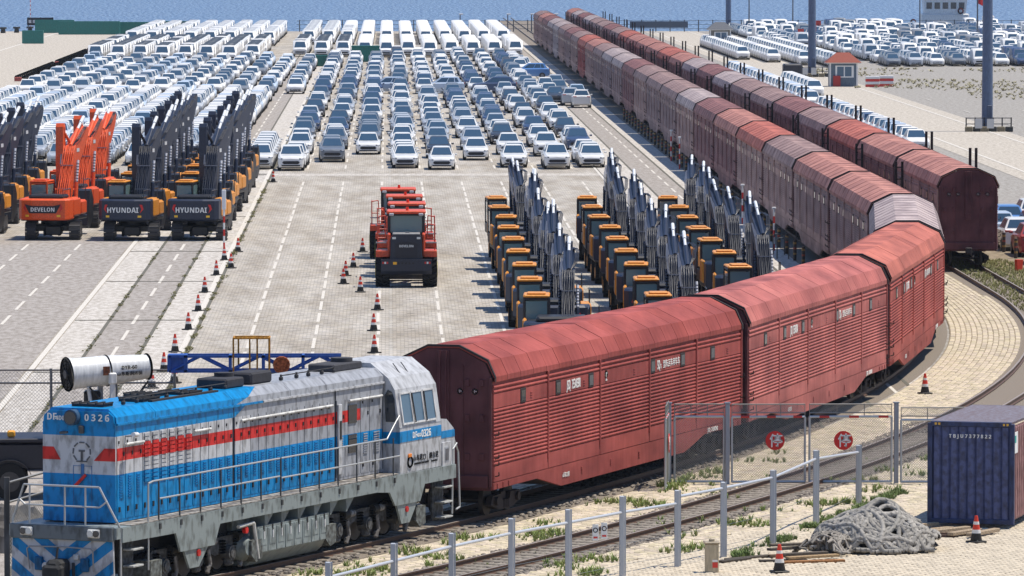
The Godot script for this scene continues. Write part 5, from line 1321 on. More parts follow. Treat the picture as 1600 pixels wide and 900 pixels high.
	# right yard
	for i in 27:
		var x := 57.5 + 2.75 * i
		var z := -752.0 + rng.randf_range(-3, 3) - (120.0 if i < 2 else 0.0)
		while z > -1006.0:
			var run := rng.randi_range(2, 6)
			var paint := pick([["white", 0.62], ["silver", 0.14], ["grey", 0.14], ["navy", 0.10]])
			for q in run:
				add_crowd(pick([["car", 0.5], ["suv", 0.35], ["van", 0.15]]), paint, x + rng.randf_range(-0.1, 0.1), z)
				z -= 5.0
			z -= rng.randf_range(3.0, 14.0)
	for i in 4:
		var z := -742.0 - 16.0 * i
		for q in 24 - i * 2:
			add_crowd("suv", "white" if rng.randf() < 0.9 else "silver", 55.5 - 3.0 * i - 0.0 * q, z - 5.2 * q)
	# nested rows along the outer track
	for k in 44:
		add_crowd("suv" if k > 20 else "car", pick([["white", 0.75], ["pale", 0.15], ["silver", 0.1]]), 40.6 - 0.01 * k, -462.0 - 5.2 * k - (14.0 if k > 18 else 0.0))
	for k in 8: add_crowd("suv", "white", 43.2, -610.0 - 5.4 * k)
	# by the end of the outer train
	var ends := [[33.3, -303, "black"], [35.0, -300, "black"], [33.4, -311, "red"], [33.2, -317, "white"], [32.9, -324, "pale"], [35.0, -325, "red"], [34.2, -332, "blue"], [33.2, -339, "silver"], [33.0, -347, "white"], [36.0, -312, "white"], [36.3, -339, "white"]]
	for i in ends.size():
		var q: Array = ends[i]
		put_car("suv", q[2], true, q[0], q[1], PI, WORD[q[2]] + " vehicle, " + ordinal(i) + " in the row past the open end of the outer train", "vehicles past the end of the outer train")
	for kind in ["car", "suv", "van"]:
		var rows := []
		for c in crowd:
			if c[2] == kind: rows.append([c[0], c[1]])
		var called: String = {"car": "distant_cars", "suv": "distant_hatchbacks", "van": "distant_vans"}[kind]
		var words := {"car": "mass of distant white and grey cars across the far yard", "suv": "mass of distant hatchbacks across the far yard", "van": "mass of distant white vans before the quay"}
		var root := Node3D.new(); root.name = called; add_child(root); tag(root, words[kind], "parked vehicles", "", "stuff")
		for g in [["bodies", carm[kind], M.crowd_paint], ["glazing", carm[kind + "_glass"] if kind != "van" else carm.van_windshield, M.car_glass], ["running_gear", carm.running_gear if kind != "van" else carm.van_gear, M.plain]]:
			var mm := MultiMesh.new(); mm.transform_format = MultiMesh.TRANSFORM_3D; mm.use_colors = g[0] == "bodies"; mm.mesh = g[1]; mm.instance_count = rows.size()
			for i in rows.size():
				mm.set_instance_transform(i, rows[i][0])
				if g[0] == "bodies": mm.set_instance_color(i, rows[i][1])
			var o := MultiMeshInstance3D.new(); o.name = g[0]; o.multimesh = mm; o.material_override = g[2]; root.add_child(o); o.set_meta("kind", "stuff")
	print("individual cars ", n_ind, " vans ", n_van, " crowd ", crowd.size())
	for k in protos: (protos[k] as Node).queue_free()

# ---------------------------------------------------------------- street furniture and small things
func cone_proto() -> Node3D:
	var t := Node3D.new(); t.set_meta("category", "traffic cone")
	var m := mb(S(28, 26, 26)); m.box(Vector3(0, 0.025, 0), Vector3(0.42, 0.05, 0.42), 0.01); m.cyl(Vector3(0, 0.05, 0), Vector3(0, 0.26, 0), 0.165, 14, 0.125); part(t, "base", m, M.plain)
	m = mb(S(214, 58, 38)); m.cyl(Vector3(0, 0.26, 0), Vector3(0, 0.74, 0), 0.125, 14, 0.04); part(t, "cone", m, M.plain)
	m = mb(S(226, 224, 220)); m.cyl(Vector3(0, 0.26, 0), Vector3(0, 0.36, 0), 0.129, 14, 0.111); m.cyl(Vector3(0, 0.5, 0), Vector3(0, 0.58, 0), 0.087, 14, 0.073); part(t, "reflective_band", m, M.plain)
	return t
func striped_pole(label: String, at: Vector3, h: float, sign_h := 0.0, group := "") -> void:
	var t := thing("striped_pole", label, "pole", at, 0.0, group)
	var n := int(h / 0.35)
	for k in n:
		var m := mb(S(196, 44, 36) if k % 2 == 0 else S(225, 224, 220)); m.cyl(Vector3(0, h * k / n, 0), Vector3(0, h * (k + 1) / n, 0), 0.055, 10); part(t, "band", m, M.plain)
	var m := mb(S(225, 226, 226)); m.box(Vector3(0, h + maxf(sign_h, 0.12) / 2, 0), Vector3(0.22, maxf(sign_h, 0.12), 0.12), 0.02); part(t, "cap", m, M.plain)
func build_small() -> void:
	var cp := cone_proto()
	var strip := [[-8.43, -307.2], [-8.45, -293.7], [-8.59, -279.7], [-8.46, -265.9], [-8.48, -253.4], [-8.56, -239.8], [-8.61, -229.3], [-8.01, -223.4], [-8.75, -220.9], [-7.93, -315.3], [-7.77, -403.3], [-7.9, -300.0]]
	strip.sort_custom(func(p, q): return p[1] > q[1])
	for i in strip.size():
		var c: Array = strip[i]
		copy(cp, "traffic_cone", "orange and white traffic cone, " + ordinal(i) + " along the concrete strip from the locomotive", Vector3(c[0], 0.02, c[1]), rng.randf(), "cones along the concrete strip")
	var yard := [[-0.59, -239.3], [-0.65, -252.7], [-0.52, -266.6], [-1.34, -279.9], [-2.18, -286.5], [-2.12, -293.3], [-1.79, -300.7], [-1.39, -315.2]]
	for i in 8:
		var c: Array = yard[i]
		copy(cp, "traffic_cone", "orange and white traffic cone, " + ordinal(i) + " beside the wheel loaders counted from the locomotive", Vector3(c[0], 0.012, c[1]), rng.randf(), "cones beside the wheel loaders")
	for c in [[19.47, -217.3, "on the curved stone apron outside the wagons"], [16.13, -164.1, "in front of the blue container"], [10.22, -156.5, "beside the planks and the rope heap"]]: copy(cp, "traffic_cone", "orange and white traffic cone " + c[2], Vector3(c[0], 0.05, c[1]), rng.randf())
	cp.queue_free()
	# posts along the straight train
	var m := mb(S(60, 52, 44)); m.cyl(Vector3(0, 0, 0), Vector3(0, 1.05, 0), 0.09, 10); 
	var bp := Node3D.new(); bp.set_meta("category", "bollard")
	part(bp, "post", m, M.plain)
	for k in 3:
		m = mb(S(150, 118, 60) if k != 1 else S(140, 62, 48)); m.cyl(Vector3(0, 0.3 + 0.27 * k, 0), Vector3(0, 0.4 + 0.27 * k, 0), 0.093, 10); part(bp, "band", m, M.plain)
	var z := -300.0
	while z > -540.0:
		copy(bp, "bollard", "dark banded bollard, " + ordinal(mini(int((-300.0 - z) / 6.4 + 0.5), 60)) + " in the row beside the straight train", Vector3(20.75 + (-300.0 - z) * 0.0012, 0.02, z), 0.0, "bollards beside the straight train"); z -= 6.4
	for k in 6: copy(bp, "bollard", "dark banded bollard beside the outer track near its open end", track(-14.0 - 6.0 * k, 9.3), 0.0, "bollards beside the outer track")
	bp.queue_free()
	striped_pole("red and white pole with white head beside the crawler excavators", Vector3(-8.75, 0, -318.5), 2.1, 1.05)
	for k in [[20.3, -316.0], [20.35, -345.0], [20.6, -425.0], [20.7, -440.0]]: striped_pole("red and white pole with lamp head beside the straight train", Vector3(k[0], 0, k[1]), 2.2, 0.12, "red and white poles beside the straight train")
	for q in [[20.25, -308.0], [20.3, -312.0]]:
		m = mb(S(70, 72, 74)); m.tube([Vector3(-0.3, 0, 0), Vector3(-0.3, 1.0, 0), Vector3(-0.2, 1.1, 0), Vector3(0.2, 1.1, 0), Vector3(0.3, 1.0, 0), Vector3(0.3, 0, 0)], 0.035); solo("hoop_barrier", m, M.plain, "dark steel hoop barrier beside the straight train", "barrier", Vector3(q[0], 0, q[1]), 0.0, "hoop barriers beside the straight train")
	m = mb(S(220, 62, 30)); m.prism([Vector2(-0.13, 0), Vector2(0.13, 0), Vector2(0.17, 0.6), Vector2(-0.17, 0.6)], -0.15, 0.15); solo("orange_bin", m, M.plain, "orange bin beside the open end of the outer train", "bin", Vector3(31.2, 0, -296.5), 0.3)
	# signal posts along the outer track: pairs of dark steel standards
	for k in 23:
		var t := thing("steel_standard", "rusty steel standard between the two trains, " + ordinal(k) + " from the outer train's open end", "standard", Vector3(26.05, 0, -306.0 - 26.03 * k), 0.0, "steel standards between the trains")
		for x in [-0.16, 0.16]:
			m = mb(S(54, 44, 42)); m.box(Vector3(x, 2.55, 0), Vector3(0.12, 5.1, 0.14)); part(t, "upright", m, M.rusty)
		for y in 7:
			m = mb(S(110, 84, 74)); m.box(Vector3(0, 1.2 + 0.6 * y, 0), Vector3(0.3, 0.08, 0.08)); part(t, "rung", m, M.rusty)
	for k in 22:
		var t := thing("steel_standard", "rusty steel standard beyond the outer train, " + ordinal(k) + " from its open end", "standard", Vector3(31.0, 0, -318.0 - 26.03 * k), 0.0, "steel standards beyond the outer train")
		for x in [-0.16, 0.16]:
			m = mb(S(54, 40, 38)); m.box(Vector3(x, 2.68, 0), Vector3(0.14, 5.36, 0.14)); part(t, "upright", m, M.rusty)
	# light masts
	for q in [[50.5, -505.9, "standing inside the railed base on the open lane"], [49.1, -696.4, "beside the red roofed booth"], [56.9, -1006.0, "behind the grey booth by the quay"]]:
		var t := thing("light_mast", "thick blue grey light mast " + q[2], "mast", Vector3(q[0], 0, q[1]))
		m = mb(S(88, 104, 134)); m.cyl(Vector3(0, 0, 0), Vector3(0, 32, 0), 0.48, 16, 0.3); part(t, "shaft", m, M.paint)
		m = mb(S(70, 84, 110)); m.box(Vector3(0.15, 1.6, 0.45), Vector3(0.4, 1.2, 0.2), 0.03); part(t, "hatch", m, M.paint)
		m = mb(S(150, 150, 150)); m.cyl(Vector3(0, 31.6, 0), Vector3(0, 32.3, 0), 1.6, 16); part(t, "lamp_ring", m, M.paint)
		if q[1] > -1000:
			var r := thing("base_barrier", "low dark railing round the foot of the mast " + ("on the open lane" if q[1] > -600 else "beside the booth"), "railing", Vector3(q[0], 0, q[1]))
			for k in 6:
				m = mb(S(56, 54, 56)); m.box(Vector3(-1.9 + 0.76 * k, 0.6, 1.2), Vector3(0.1, 1.2, 0.1)); part(r, "post", m, M.matte)
			for y in [0.65, 1.15]:
				m = mb(S(90, 90, 94)); m.box(Vector3(0, y, 1.2), Vector3(3.9, 0.07, 0.07)); part(r, "rail", m, M.matte)
			for k in 6:
				m = mb(S(58, 56, 54) if k % 2 else S(128, 118, 96)); m.box(Vector3(-1.7 + 0.68 * k, 0.22, 1.5), Vector3(0.64, 0.44, 0.4), 0.05); part(r, "kerb_block", m, M.matte)
			for k in 2:
				m = mb(S(190, 190, 188)); m.box(Vector3(-0.9 + 1.0 * k, 0.7, 1.75), Vector3(0.6, 0.8, 0.04)); part(r, "notice", m, M.plain)
	# booths
	for q in [[49.4, -653.0, true], [48.2, -874.0, false]]:
		var red: bool = q[2]
		var t := thing("guard_booth", "small booth with red hipped roof and white window" if red else "small grey booth with white framed window and grey hipped roof", "booth", Vector3(q[0], 0, q[1]))
		var w := 3.0
		m = mb(S(96, 112, 128) if red else S(128, 122, 112)); m.box(Vector3(0, 1.3, 0), Vector3(w, 2.6, 2.6)); part(t, "wall", m, M.paint)
		m = mb(S(146, 74, 58) if red else S(96, 98, 104))
		var e := 1.95
		var top := [Vector3(-0.7, 3.7, 0), Vector3(0.7, 3.7, 0)]
		var bs := [Vector3(-e, 2.62, 1.75), Vector3(e, 2.62, 1.75), Vector3(e, 2.62, -1.75), Vector3(-e, 2.62, -1.75)]
		m.quad(bs[0], bs[1], top[1], top[0]); m.quad(bs[2], bs[3], top[0], top[1]); m.tri(bs[1], bs[2], top[1]); m.tri(bs[3], bs[0], top[0]); m.quad(bs[3], bs[2], bs[1], bs[0]); part(t, "roof", m, M.matte)
		m = mb(S(228, 228, 224)); m.box(Vector3(0.1, 1.65, 1.31), Vector3(2.0, 1.3, 0.04)); m.box(Vector3(0, 2.58, 0), Vector3(3.7, 0.1, 3.3)); var wf := part(t, "window", m, M.plain)
		for x in [-0.35, 0.5]:
			m = mb(); m.box(Vector3(x, 1.65, 1.335), Vector3(0.72, 1.05, 0.02)); part(wf, "pane", m, M.cab_window)
		for x in [-1.46, 1.46]:
			m = mb(S(222, 222, 220)); m.box(Vector3(x, 1.3, 1.32), Vector3(0.16, 2.6, 0.06)); part(t, "corner_trim", m, M.plain)
		if red:
			m = mb(S(168, 46, 40)); m.box(Vector3(-0.75, 0.6, 1.4), Vector3(0.8, 1.2, 0.3), 0.03); part(t, "notice_box", m, M.plain)
	m = mb(S(44, 46, 54)); m.box(Vector3(0, 0.9, 0), Vector3(2.2, 1.8, 2.0), 0.15); solo("dark_cabinet", m, M.paint, "dark cabinet between the mast and the red roofed booth", "cabinet", Vector3(46.0, 0, -684.0))
	for k in 2:
		var t := thing("water_barrier", "red and white plastic barrier beside the red roofed booth", "barrier", Vector3(52.4 + 1.7 * k, 0, -650.0 - 2.0 * k), 0.0, "plastic barriers by the booth")
		for j in 4:
			m = mb(S(206, 54, 44) if j % 2 == 0 else S(226, 224, 222)); m.box(Vector3(0, 0.15 + 0.3 * j, 0), Vector3(1.5, 0.28, 0.5), 0.03); part(t, "band", m, M.plain)
	# quay: fence, lamp poles, flag
	var f := thing("quay_fence", "low grey fence along the quay edge before the sea", "fence", Vector3(0, 0, -1012))
	for k in 62:
		m = mb(S(96, 98, 100)); m.box(Vector3(-15.0 + 2.4 * k, 1.0, 0), Vector3(0.16, 2.0, 0.16)); part(f, "post", m, M.matte)
	for y in [0.5, 1.2, 1.85]:
		m = mb(S(120, 122, 124)); m.box(Vector3(59, y, 0), Vector3(149, 0.07, 0.06)); part(f, "rail", m, M.matte)
	m = mb(S(84, 96, 112)); m.box(Vector3(45.5, 1.2, 0.2), Vector3(9.8, 1.1, 0.12)); part(f, "gate_panel", m, M.matte)
	for q in [[60.0, -1000], [67.7, -1006], [84.5, -955], [20.0, -1010], [24.0, -1010], [28.0, -1010], [12.0, -1010]]:
		var t := thing("lamp_post", "slim lamp post with small head near the quay", "lamp post", Vector3(q[0], 0, q[1]), 0.0, "lamp posts near the quay")
		var h := 9.0 if q[0] > 50 else 3.0
		m = mb(S(100, 102, 106)); m.cyl(Vector3(0, 0, 0), Vector3(0, h, 0), 0.12, 8, 0.08); part(t, "post", m, M.matte)
		m = mb(S(206, 208, 210)); m.box(Vector3(0.15, h, 0.1), Vector3(0.7, 0.2, 0.35), 0.04); part(t, "head", m, M.plain)
	var fp := thing("flagpole", "tall flagpole flying a small red flag beside the thick mast", "flagpole", Vector3(90.2, 0, -919.4))
	m = mb(S(120, 122, 126)); m.cyl(Vector3(0, 0, 0), Vector3(0, 7.5, 0), 0.12, 8); part(fp, "pole", m, M.matte)
	m = mb(S(206, 40, 40))
	for k in 5:
		var y0 := 6.9 - 0.12 * k
		m.quad(Vector3(0.1 + 0.24 * k, y0 - 1.1, 0.12 * sin(k * 1.3)), Vector3(0.34 + 0.24 * k, y0 - 1.22, 0.12 * sin(k * 1.3 + 1.3)), Vector3(0.34 + 0.24 * k, y0 - 0.12, 0.12 * sin(k * 1.3 + 1.3)), Vector3(0.1 + 0.24 * k, y0, 0.12 * sin(k * 1.3)))
	part(fp, "flag", m, M.leaf)
	for q in [[68.8, -962, "red"], [64.0, -905, "red"], [60.4, -880, "red"], [56.5, -800, "red"]]:
		m = mb(S(200, 56, 46)); m.box(Vector3(0, 2.2, 0), Vector3(0.9, 0.8, 0.1)); m.box(Vector3(0, 1.0, 0), Vector3(0.12, 2.0, 0.1)); solo("area_sign", m, M.plain, "small red sign board standing among the far cars", "sign", Vector3(q[0], 0, q[1]), 0.0, "red sign boards in the far yard")
	# work boat at the quay
	var b := thing("work_boat", "white work boat with windowed wheelhouse moored behind the quay fence", "boat", Vector3(95.5, -2.9, -1036))
	m = mb(S(214, 214, 212)); m.prism([Vector2(-9.5, 0.0), Vector2(10.5, 0.0), Vector2(12.5, 3.3), Vector2(-10.0, 3.0)], -3.0, 3.0); part(b, "hull", m, M.paint)
	m = mb(S(226, 226, 224)); m.box(Vector3(0.4, 4.4, 0), Vector3(8.2, 2.4, 4.6), 0.15); part(b, "deckhouse", m, M.paint)
	m = mb(S(232, 232, 230)); m.prism([Vector2(-3.1, 5.6), Vector2(3.9, 5.6), Vector2(4.2, 8.2), Vector2(-3.4, 8.2)], -2.0, 2.0); m.box(Vector3(0.4, 8.3, 0), Vector3(8.2, 0.2, 4.6)); var wh := part(b, "wheelhouse", m, M.paint)
	for k in 5:
		m = mb(); m.box(Vector3(-2.4 + 1.4 * k, 7.0, 2.02), Vector3(0.95, 1.1, 0.06)); part(wh, "window", m, M.glass)
	for q in [[-5.2, 4.2], [3.0, 6.1]]:
		m = mb(S(214, 70, 40)); m.torus(Vector3(q[0], q[1], 2.5), Vector3(0, 0, 1), 0.42, 0.12, 14, 6); part(b, "lifebuoy", m, M.plain)
	for k in 16:
		m = mb(S(216, 216, 214)); m.box(Vector3(-9.3 + 1.3 * k, 3.7, 2.9), Vector3(0.07, 1.2, 0.07)); part(b, "stanchion", m, M.plain)
	for y in [3.6, 4.2]:
		m = mb(S(220, 220, 218)); m.box(Vector3(0.5, y, 2.9), Vector3(20, 0.06, 0.06)); part(b, "rail", m, M.plain)
	m = mb(S(226, 226, 224)); m.box(Vector3(8.0, 4.2, 0), Vector3(2.0, 2.2, 1.8), 0.2); part(b, "winch_house", m, M.paint)
	m = mb(S(120, 122, 124)); m.cyl(Vector3(0.4, 8.3, 0), Vector3(0.4, 14, 0), 0.16, 8); m.box(Vector3(0.4, 11, 0), Vector3(3.0, 0.15, 0.15)); part(b, "mast", m, M.matte)
	# left quay
	var gw := 0
	for q in [[-55.5, -1000, 6.5, 2.2], [-49.0, -985, 10.0, 2.2], [-41.5, -990, 7.0, 2.0], [-53.5, -905, 3.2, 2.0], [-36.0, -1000, 6.0, 2.0]]:
		m = mb(S(24, 122, 112)); m.box(Vector3(0, q[3] / 2, 0), Vector3(q[2], q[3], 1.2))
		for k in int(q[2]): m.box(Vector3(-q[2] / 2 + 0.5 + k, q[3] / 2, 0.62), Vector3(0.12, q[3], 0.06))
		solo("green_container", m, M.paint, "low green metal container near the quay at the edge of the light apron", "container", Vector3(q[0], 0, q[1]), 0.0, "green containers near the quay")
	for q in [[-3.0, -778, 3.6, 2.1], [-8.6, -752, 3.4, 1.4]]:
		m = mb(S(24, 118, 104)); m.box(Vector3(0, q[3] / 2, 0), Vector3(q[2], q[3], 2.0)); m.box(Vector3(0, q[3] - 0.1, 0), Vector3(q[2] + 0.1, 0.12, 2.1)); solo("green_skip", m, M.paint, ("taller" if q[3] > 2 else "lower") + " green metal skip between the car files and the vans", "skip", Vector3(q[0], 0, q[1]))
	var hb := thing("billboard", "dark framed notice board by the green containers on the quay", "billboard", Vector3(-58.0, 0, -1002))
	m = mb(S(52, 52, 60)); m.box(Vector3(0, 1.9, 0), Vector3(4.4, 1.3, 0.15)); part(hb, "board", m, M.matte)
	for x in [-2.0, 0.0, 2.0]:
		m = mb(S(80, 80, 84)); m.box(Vector3(x, 1.3, -0.1), Vector3(0.12, 2.6, 0.12)); part(hb, "post", m, M.matte)
	for k in 6:
		m = mb(S(200, 200, 204)); m.box(Vector3(-1.7 + 0.68 * k, 1.9, 0.09), Vector3(0.45, 0.5, 0.03)); part(hb, "board_mark", m, M.plain)
	striped_pole("tall red and white striped mast on the quay edge", Vector3(-60.0, 0, -1008), 9.0, 0.3)
	for k in 5:
		m = mb(S(58, 56, 56)); m.cyl(Vector3(0, 0, 0), Vector3(0, 0.7, 0), 0.45, 12, 0.35); m.cyl(Vector3(0, 0.7, 0), Vector3(0, 1.0, 0), 0.6, 12); solo("mooring_bollard", m, M.matte, "dark mooring bollard on the quay edge beside the striped mast", "bollard", Vector3(-66.0 + 2.0 * k, 0, -995 - 4.0 * k), 0.0, "mooring bollards on the quay edge")
	# rows of old tyres along the apron
	var ty := mb(); ty.torus(Vector3(0, 0.33, 0), Vector3(0, 0, 1), 0.23, 0.1, 12, 6)
	var tm := ty.mesh()
	for k in 4:
		var t := thing("tyre_row", "row of dark tyres along the apron edge, " + ordinal(k) + " from the green containers", "tyre row", Vector3(-42.0, 0, -960.0 + 82.0 * k), 0.0, "tyre rows along the apron")
		for j in 44:
			part(t, "tyre", tm, M.old_tyre, at_(0.0 if j % 2 else 0.9, 0, -39.0 + 1.7 * j))
		m = mb(S(170, 84, 74)); m.box(Vector3(0.4, 0.3, 39.0), Vector3(0.8, 0.45, 0.6), 0.05); part(t, "end_block", m, M.matte)

# ---------------------------------------------------------------- foreground: fences, gate, container, rope, timber, trucks
func chain_link(w: float, h: float, pitch: float, r: float) -> MB:   # diagonal wires in a frame w x h standing on y = 0, centred in x
	var m := mb(S(150, 152, 150))
	var n := int((w + h) / pitch)
	for k in n:
		var d := (k + 0.5) * pitch
		for sgn in [1.0, -1.0]:
			var x0 := maxf(0.0, d - h); var y0 := d - x0
			var x1 := minf(w, d); var y1 := d - x1
			if y0 > h: continue
			var A := Vector3((x0 - w / 2) * sgn, y0, 0); var B := Vector3((x1 - w / 2) * sgn, y1, 0)
			m.cyl(A, B, r, 3, -1.0, false)
	return m
func gate_leaf(label: String, at: Vector3, turn: float, w: float, h: float, stop: bool, dx := 0.2) -> void:
	var t := thing("mesh_gate", label, "gate", at, turn)
	var m: MB
	for x in [-w / 2, w / 2]:
		m = mb(S(176, 180, 182)); m.cyl(Vector3(x, 0.1, 0), Vector3(x, h, 0), 0.035, 8); part(t, "frame_bar", m, M.metal_paint)
	for y in [0.12, h]:
		m = mb(S(190, 194, 196)); m.cyl(Vector3(-w / 2, y, 0), Vector3(w / 2, y, 0), 0.035, 8); part(t, "frame_bar", m, M.metal_paint)
	for k in 3 if stop else 0:
		m = mb(S(190, 50, 44)); m.cyl(Vector3(-w / 2 + w * (0.12 + 0.36 * k), h, 0), Vector3(-w / 2 + w * (0.24 + 0.36 * k), h, 0), 0.038, 8); part(t, "red_band", m, M.plain)
	var wr := part(t, "wire_mesh", chain_link(w - 0.08, h - 0.16, 0.075, 0.006), M.metal_paint, at_(0, 0.14, 0)); wr.set_meta("kind", "stuff")
	for y in [h + 0.12, h + 0.38]:
		m = mb(S(140, 138, 134)); m.cyl(Vector3(-w / 2, y, 0), Vector3(w / 2, y, 0), 0.02, 6); part(t, "top_rail", m, M.metal_paint)
	for k in 4:
		m = mb(S(140, 138, 134)); m.cyl(Vector3(-w / 2 + w * k / 3.0, h, 0), Vector3(-w / 2 + w * k / 3.0, h + 0.4, 0), 0.015, 6); part(t, "top_post", m, M.metal_paint)
	var wr2 := part(t, "wire_mesh", chain_link(w - 0.04, 0.26, 0.055, 0.005), M.metal_paint, at_(0, h + 0.12, 0)); wr2.set_meta("kind", "stuff")
	if stop:
		m = mb(S(206, 38, 30)); m.cyl(Vector3(dx, 1.38, 0.05), Vector3(dx, 1.38, 0.07), 0.29, 28)
		var sg := part(t, "stop_disc", m, M.plain)
		m = mb(); glyphs(m, ["stop"], 0.4, 0.10, 1.0); part(sg, "lettering", m, M.white_print, at_(dx, 1.38, 0.072))
func build_foreground() -> void:
	var m: MB
	# post and rail fence
	var pts := [[-3.0, -136.3], [-1.44, -139.95], [0.09, -143.6], [1.52, -147.0], [3.05, -150.2], [4.56, -152.9], [6.05, -155.6], [7.6, -158.0], [8.95, -160.4], [10.48, -163.5], [12.07, -169.3], [13.74, -175.2]]
	var f := thing("post_and_rail_fence", "silver steel post and rail fence along the curved foreground track", "fence")
	for i in pts.size():
		var p := Vector3(pts[i][0], 0, pts[i][1])
		var h := (2.1 if i < 11 else 1.78) + rng.randf_range(-0.05, 0.06)
		m = mb(S(168, 174, 182)); m.box(p + Vector3(0, h / 2, 0), Vector3(0.13, h, 0.13), 0.015); m.box(p + Vector3(0.09, h / 2, 0), Vector3(0.04, h, 0.06)); part(f, "post", m, M.metal_paint)
		if i < pts.size() - 1:
			var q := Vector3(pts[i + 1][0], 0, pts[i + 1][1])
			for y in [1.72 if i < 7 else 1.9]:
				m = mb(S(196, 200, 206)); m.cyl(p + Vector3(0, y, 0), q + Vector3(0, y if i != 10 else 1.58, 0), 0.04, 8); part(f, "rail", m, M.metal_paint)
			for y in [0.35, 0.9]:
				m = mb(S(120, 124, 126)); m.cyl(p + Vector3(0, y, 0), q + Vector3(0, y, 0), 0.006, 3); part(f, "wire", m, M.metal_paint)
	for k in 2:
		m = mb(S(226, 228, 226)); m.box(Vector3(0, 0, 0), Vector3(0.16, 0.42, 0.02), 0.005); m.col = S(200, 50, 44) if k else S(90, 90, 90); m.torus(Vector3(0, 0.06, 0.012), Vector3(0, 0, 1), 0.055, 0.012, 14, 4); m.col = S(210, 60, 50); m.box(Vector3(0, -0.13, 0.011), Vector3(0.11, 0.05, 0.004))
		part(f, "notice_plate", m, M.plain, at_(5.32 + 0.24 * k, 1.33, -154.3 - 0.42 * k))
	# gate across the tracks
	for q in [[8.5, "with a mesh leaf folded back"], [10.28, "between the wicket and the wide leaf"], [15.42, "at the far side of the wide gate leaves"]]:
		m = mb(S(150, 156, 166)); m.box(Vector3(0, 1.25, 0), Vector3(0.14, 2.5, 0.14), 0.015); m.box(Vector3(0, 2.52, 0), Vector3(0.18, 0.04, 0.18)); solo("gate_post", m, M.metal_paint, "silver steel gate post " + q[1], "post", Vector3(q[0], 0, -181.8))
	gate_leaf("narrow wire mesh wicket gate beside the wagons", Vector3(9.42, 0, -181.8), 0.0, 1.5, 2.1, false)
	gate_leaf("wide wire mesh gate leaf with red stop disc nearest the wagons", Vector3(11.52, 0, -181.7), 0.0, 2.22, 2.1, true)
	gate_leaf("wide wire mesh gate leaf with red stop disc nearest the blue container", Vector3(14.02, 0, -181.7), 0.0, 2.5, 2.1, true, -0.22)
	gate_leaf("wire mesh fence panel between the gate and the blue container", Vector3(16.75, 0, -181.6), 0.0, 2.4, 2.0, false)
	gate_leaf("folded back wire mesh leaf with red disc seen edge on", Vector3(8.38, 0, -180.6), 1.48, 2.1, 2.2, true)
	# blue container
	var c := thing("blue_container", "dark blue shipping container with rusty roof and white number TBJU7377822", "container", Vector3(16.36, 0.16, -168.1), deg_to_rad(-16.6))
	var blue := S(74, 84, 124)
	m = mb(S(46, 56, 96))
	for x in [-1.17, 1.17]:
		for z in [-0.05, -6.0]: m.box(Vector3(x, 1.42, z), Vector3(0.14, 2.84, 0.14), 0.015)
	for z in [-0.05, -6.0]:
		for y in [0.08, 2.82]: m.box(Vector3(0, y, z), Vector3(2.3, 0.14, 0.14), 0.015)
	part(c, "corner_frame", m, M.rusty_blue)
	for k in 9:
		m = mb(blue); var x := -1.1 + 2.2 * (k + 0.5) / 9.0
		m.prism([Vector2(x - 0.12, 0.0), Vector2(x + 0.12, 0.0), Vector2(x + 0.07, 0.05), Vector2(x - 0.07, 0.05)], 0.0, 2.6)
		part(c, "end_panel", m, M.rusty_blue, Transform3D(Basis(Vector3.RIGHT, -PI / 2), Vector3(0, 0.14, -0.06)) * Transform3D(Basis(Vector3(0, 0, 1), PI), Vector3.ZERO))
	m = mb(blue); m.box(Vector3(0, 1.44, -0.11), Vector3(2.24, 2.66, 0.03)); part(c, "end_wall", m, M.rusty_blue)
	for sx in [-1.0, 1.0]:
		for k in 20:
			m = mb(S(150, 110, 108) if sx > 0 else blue); m.box(Vector3(1.17 * sx, 1.44, -0.3 - 0.29 * k), Vector3(0.06, 2.6, 0.18), 0.02); part(c, "side_panel", m, M.rusty_blue)
		m = mb(S(128, 92, 92)); m.box(Vector3(1.15 * sx, 1.44, -3.0), Vector3(0.03, 2.66, 5.8)); part(c, "side_wall", m, M.rusty_blue)
	for k in 28:
		m = mb(S(126, 124, 136)); m.box(Vector3(0, 2.87, -0.2 - 0.21 * k), Vector3(2.3, 0.05, 0.12), 0.015); part(c, "roof_panel", m, M.rusty_roof)
	m = mb(S(104, 96, 104)); m.box(Vector3(0, 2.83, -3.0), Vector3(2.3, 0.03, 5.9)); part(c, "roof", m, M.rusty_roof)
	for k in 4:
		m = mb(S(220, 170, 60)); m.box(Vector3((-1.0 + 0.1 * k) if k < 2 else (0.75 + 0.1 * k), 2.82, 0.03), Vector3(0.06, 0.06, 0.01)); part(c, "warning_mark", m, M.plain)
	add_text(c, "T B J U 7 3 7 7 8 2 2", 0.10, Vector3(-0.02, 2.48, 0.01), M.white_print, 0.0)
	m = mb(S(226, 228, 228)); m.box(Vector3(1.215, 2.3, -0.4), Vector3(0.01, 0.6, 0.5)); m.col = S(40, 160, 150); m.box(Vector3(1.222, 2.4, -0.3), Vector3(0.01, 0.2, 0.2)); part(c, "placard", m, M.plain)
	# rope heap: one hawser after another, each laid in loops over the heap
	var heap := func(x: float, z: float) -> float:
		var a := (x * x) / (1.75 * 1.75) + (z * z) / (1.5 * 1.5)
		return (1.0 + 0.22 * sin(x * 3.1 + 1.0) * cos(z * 2.7)) * pow(maxf(0.0, 1.0 - a), 0.62) + 0.06
	m = mb(S(44, 40, 36))
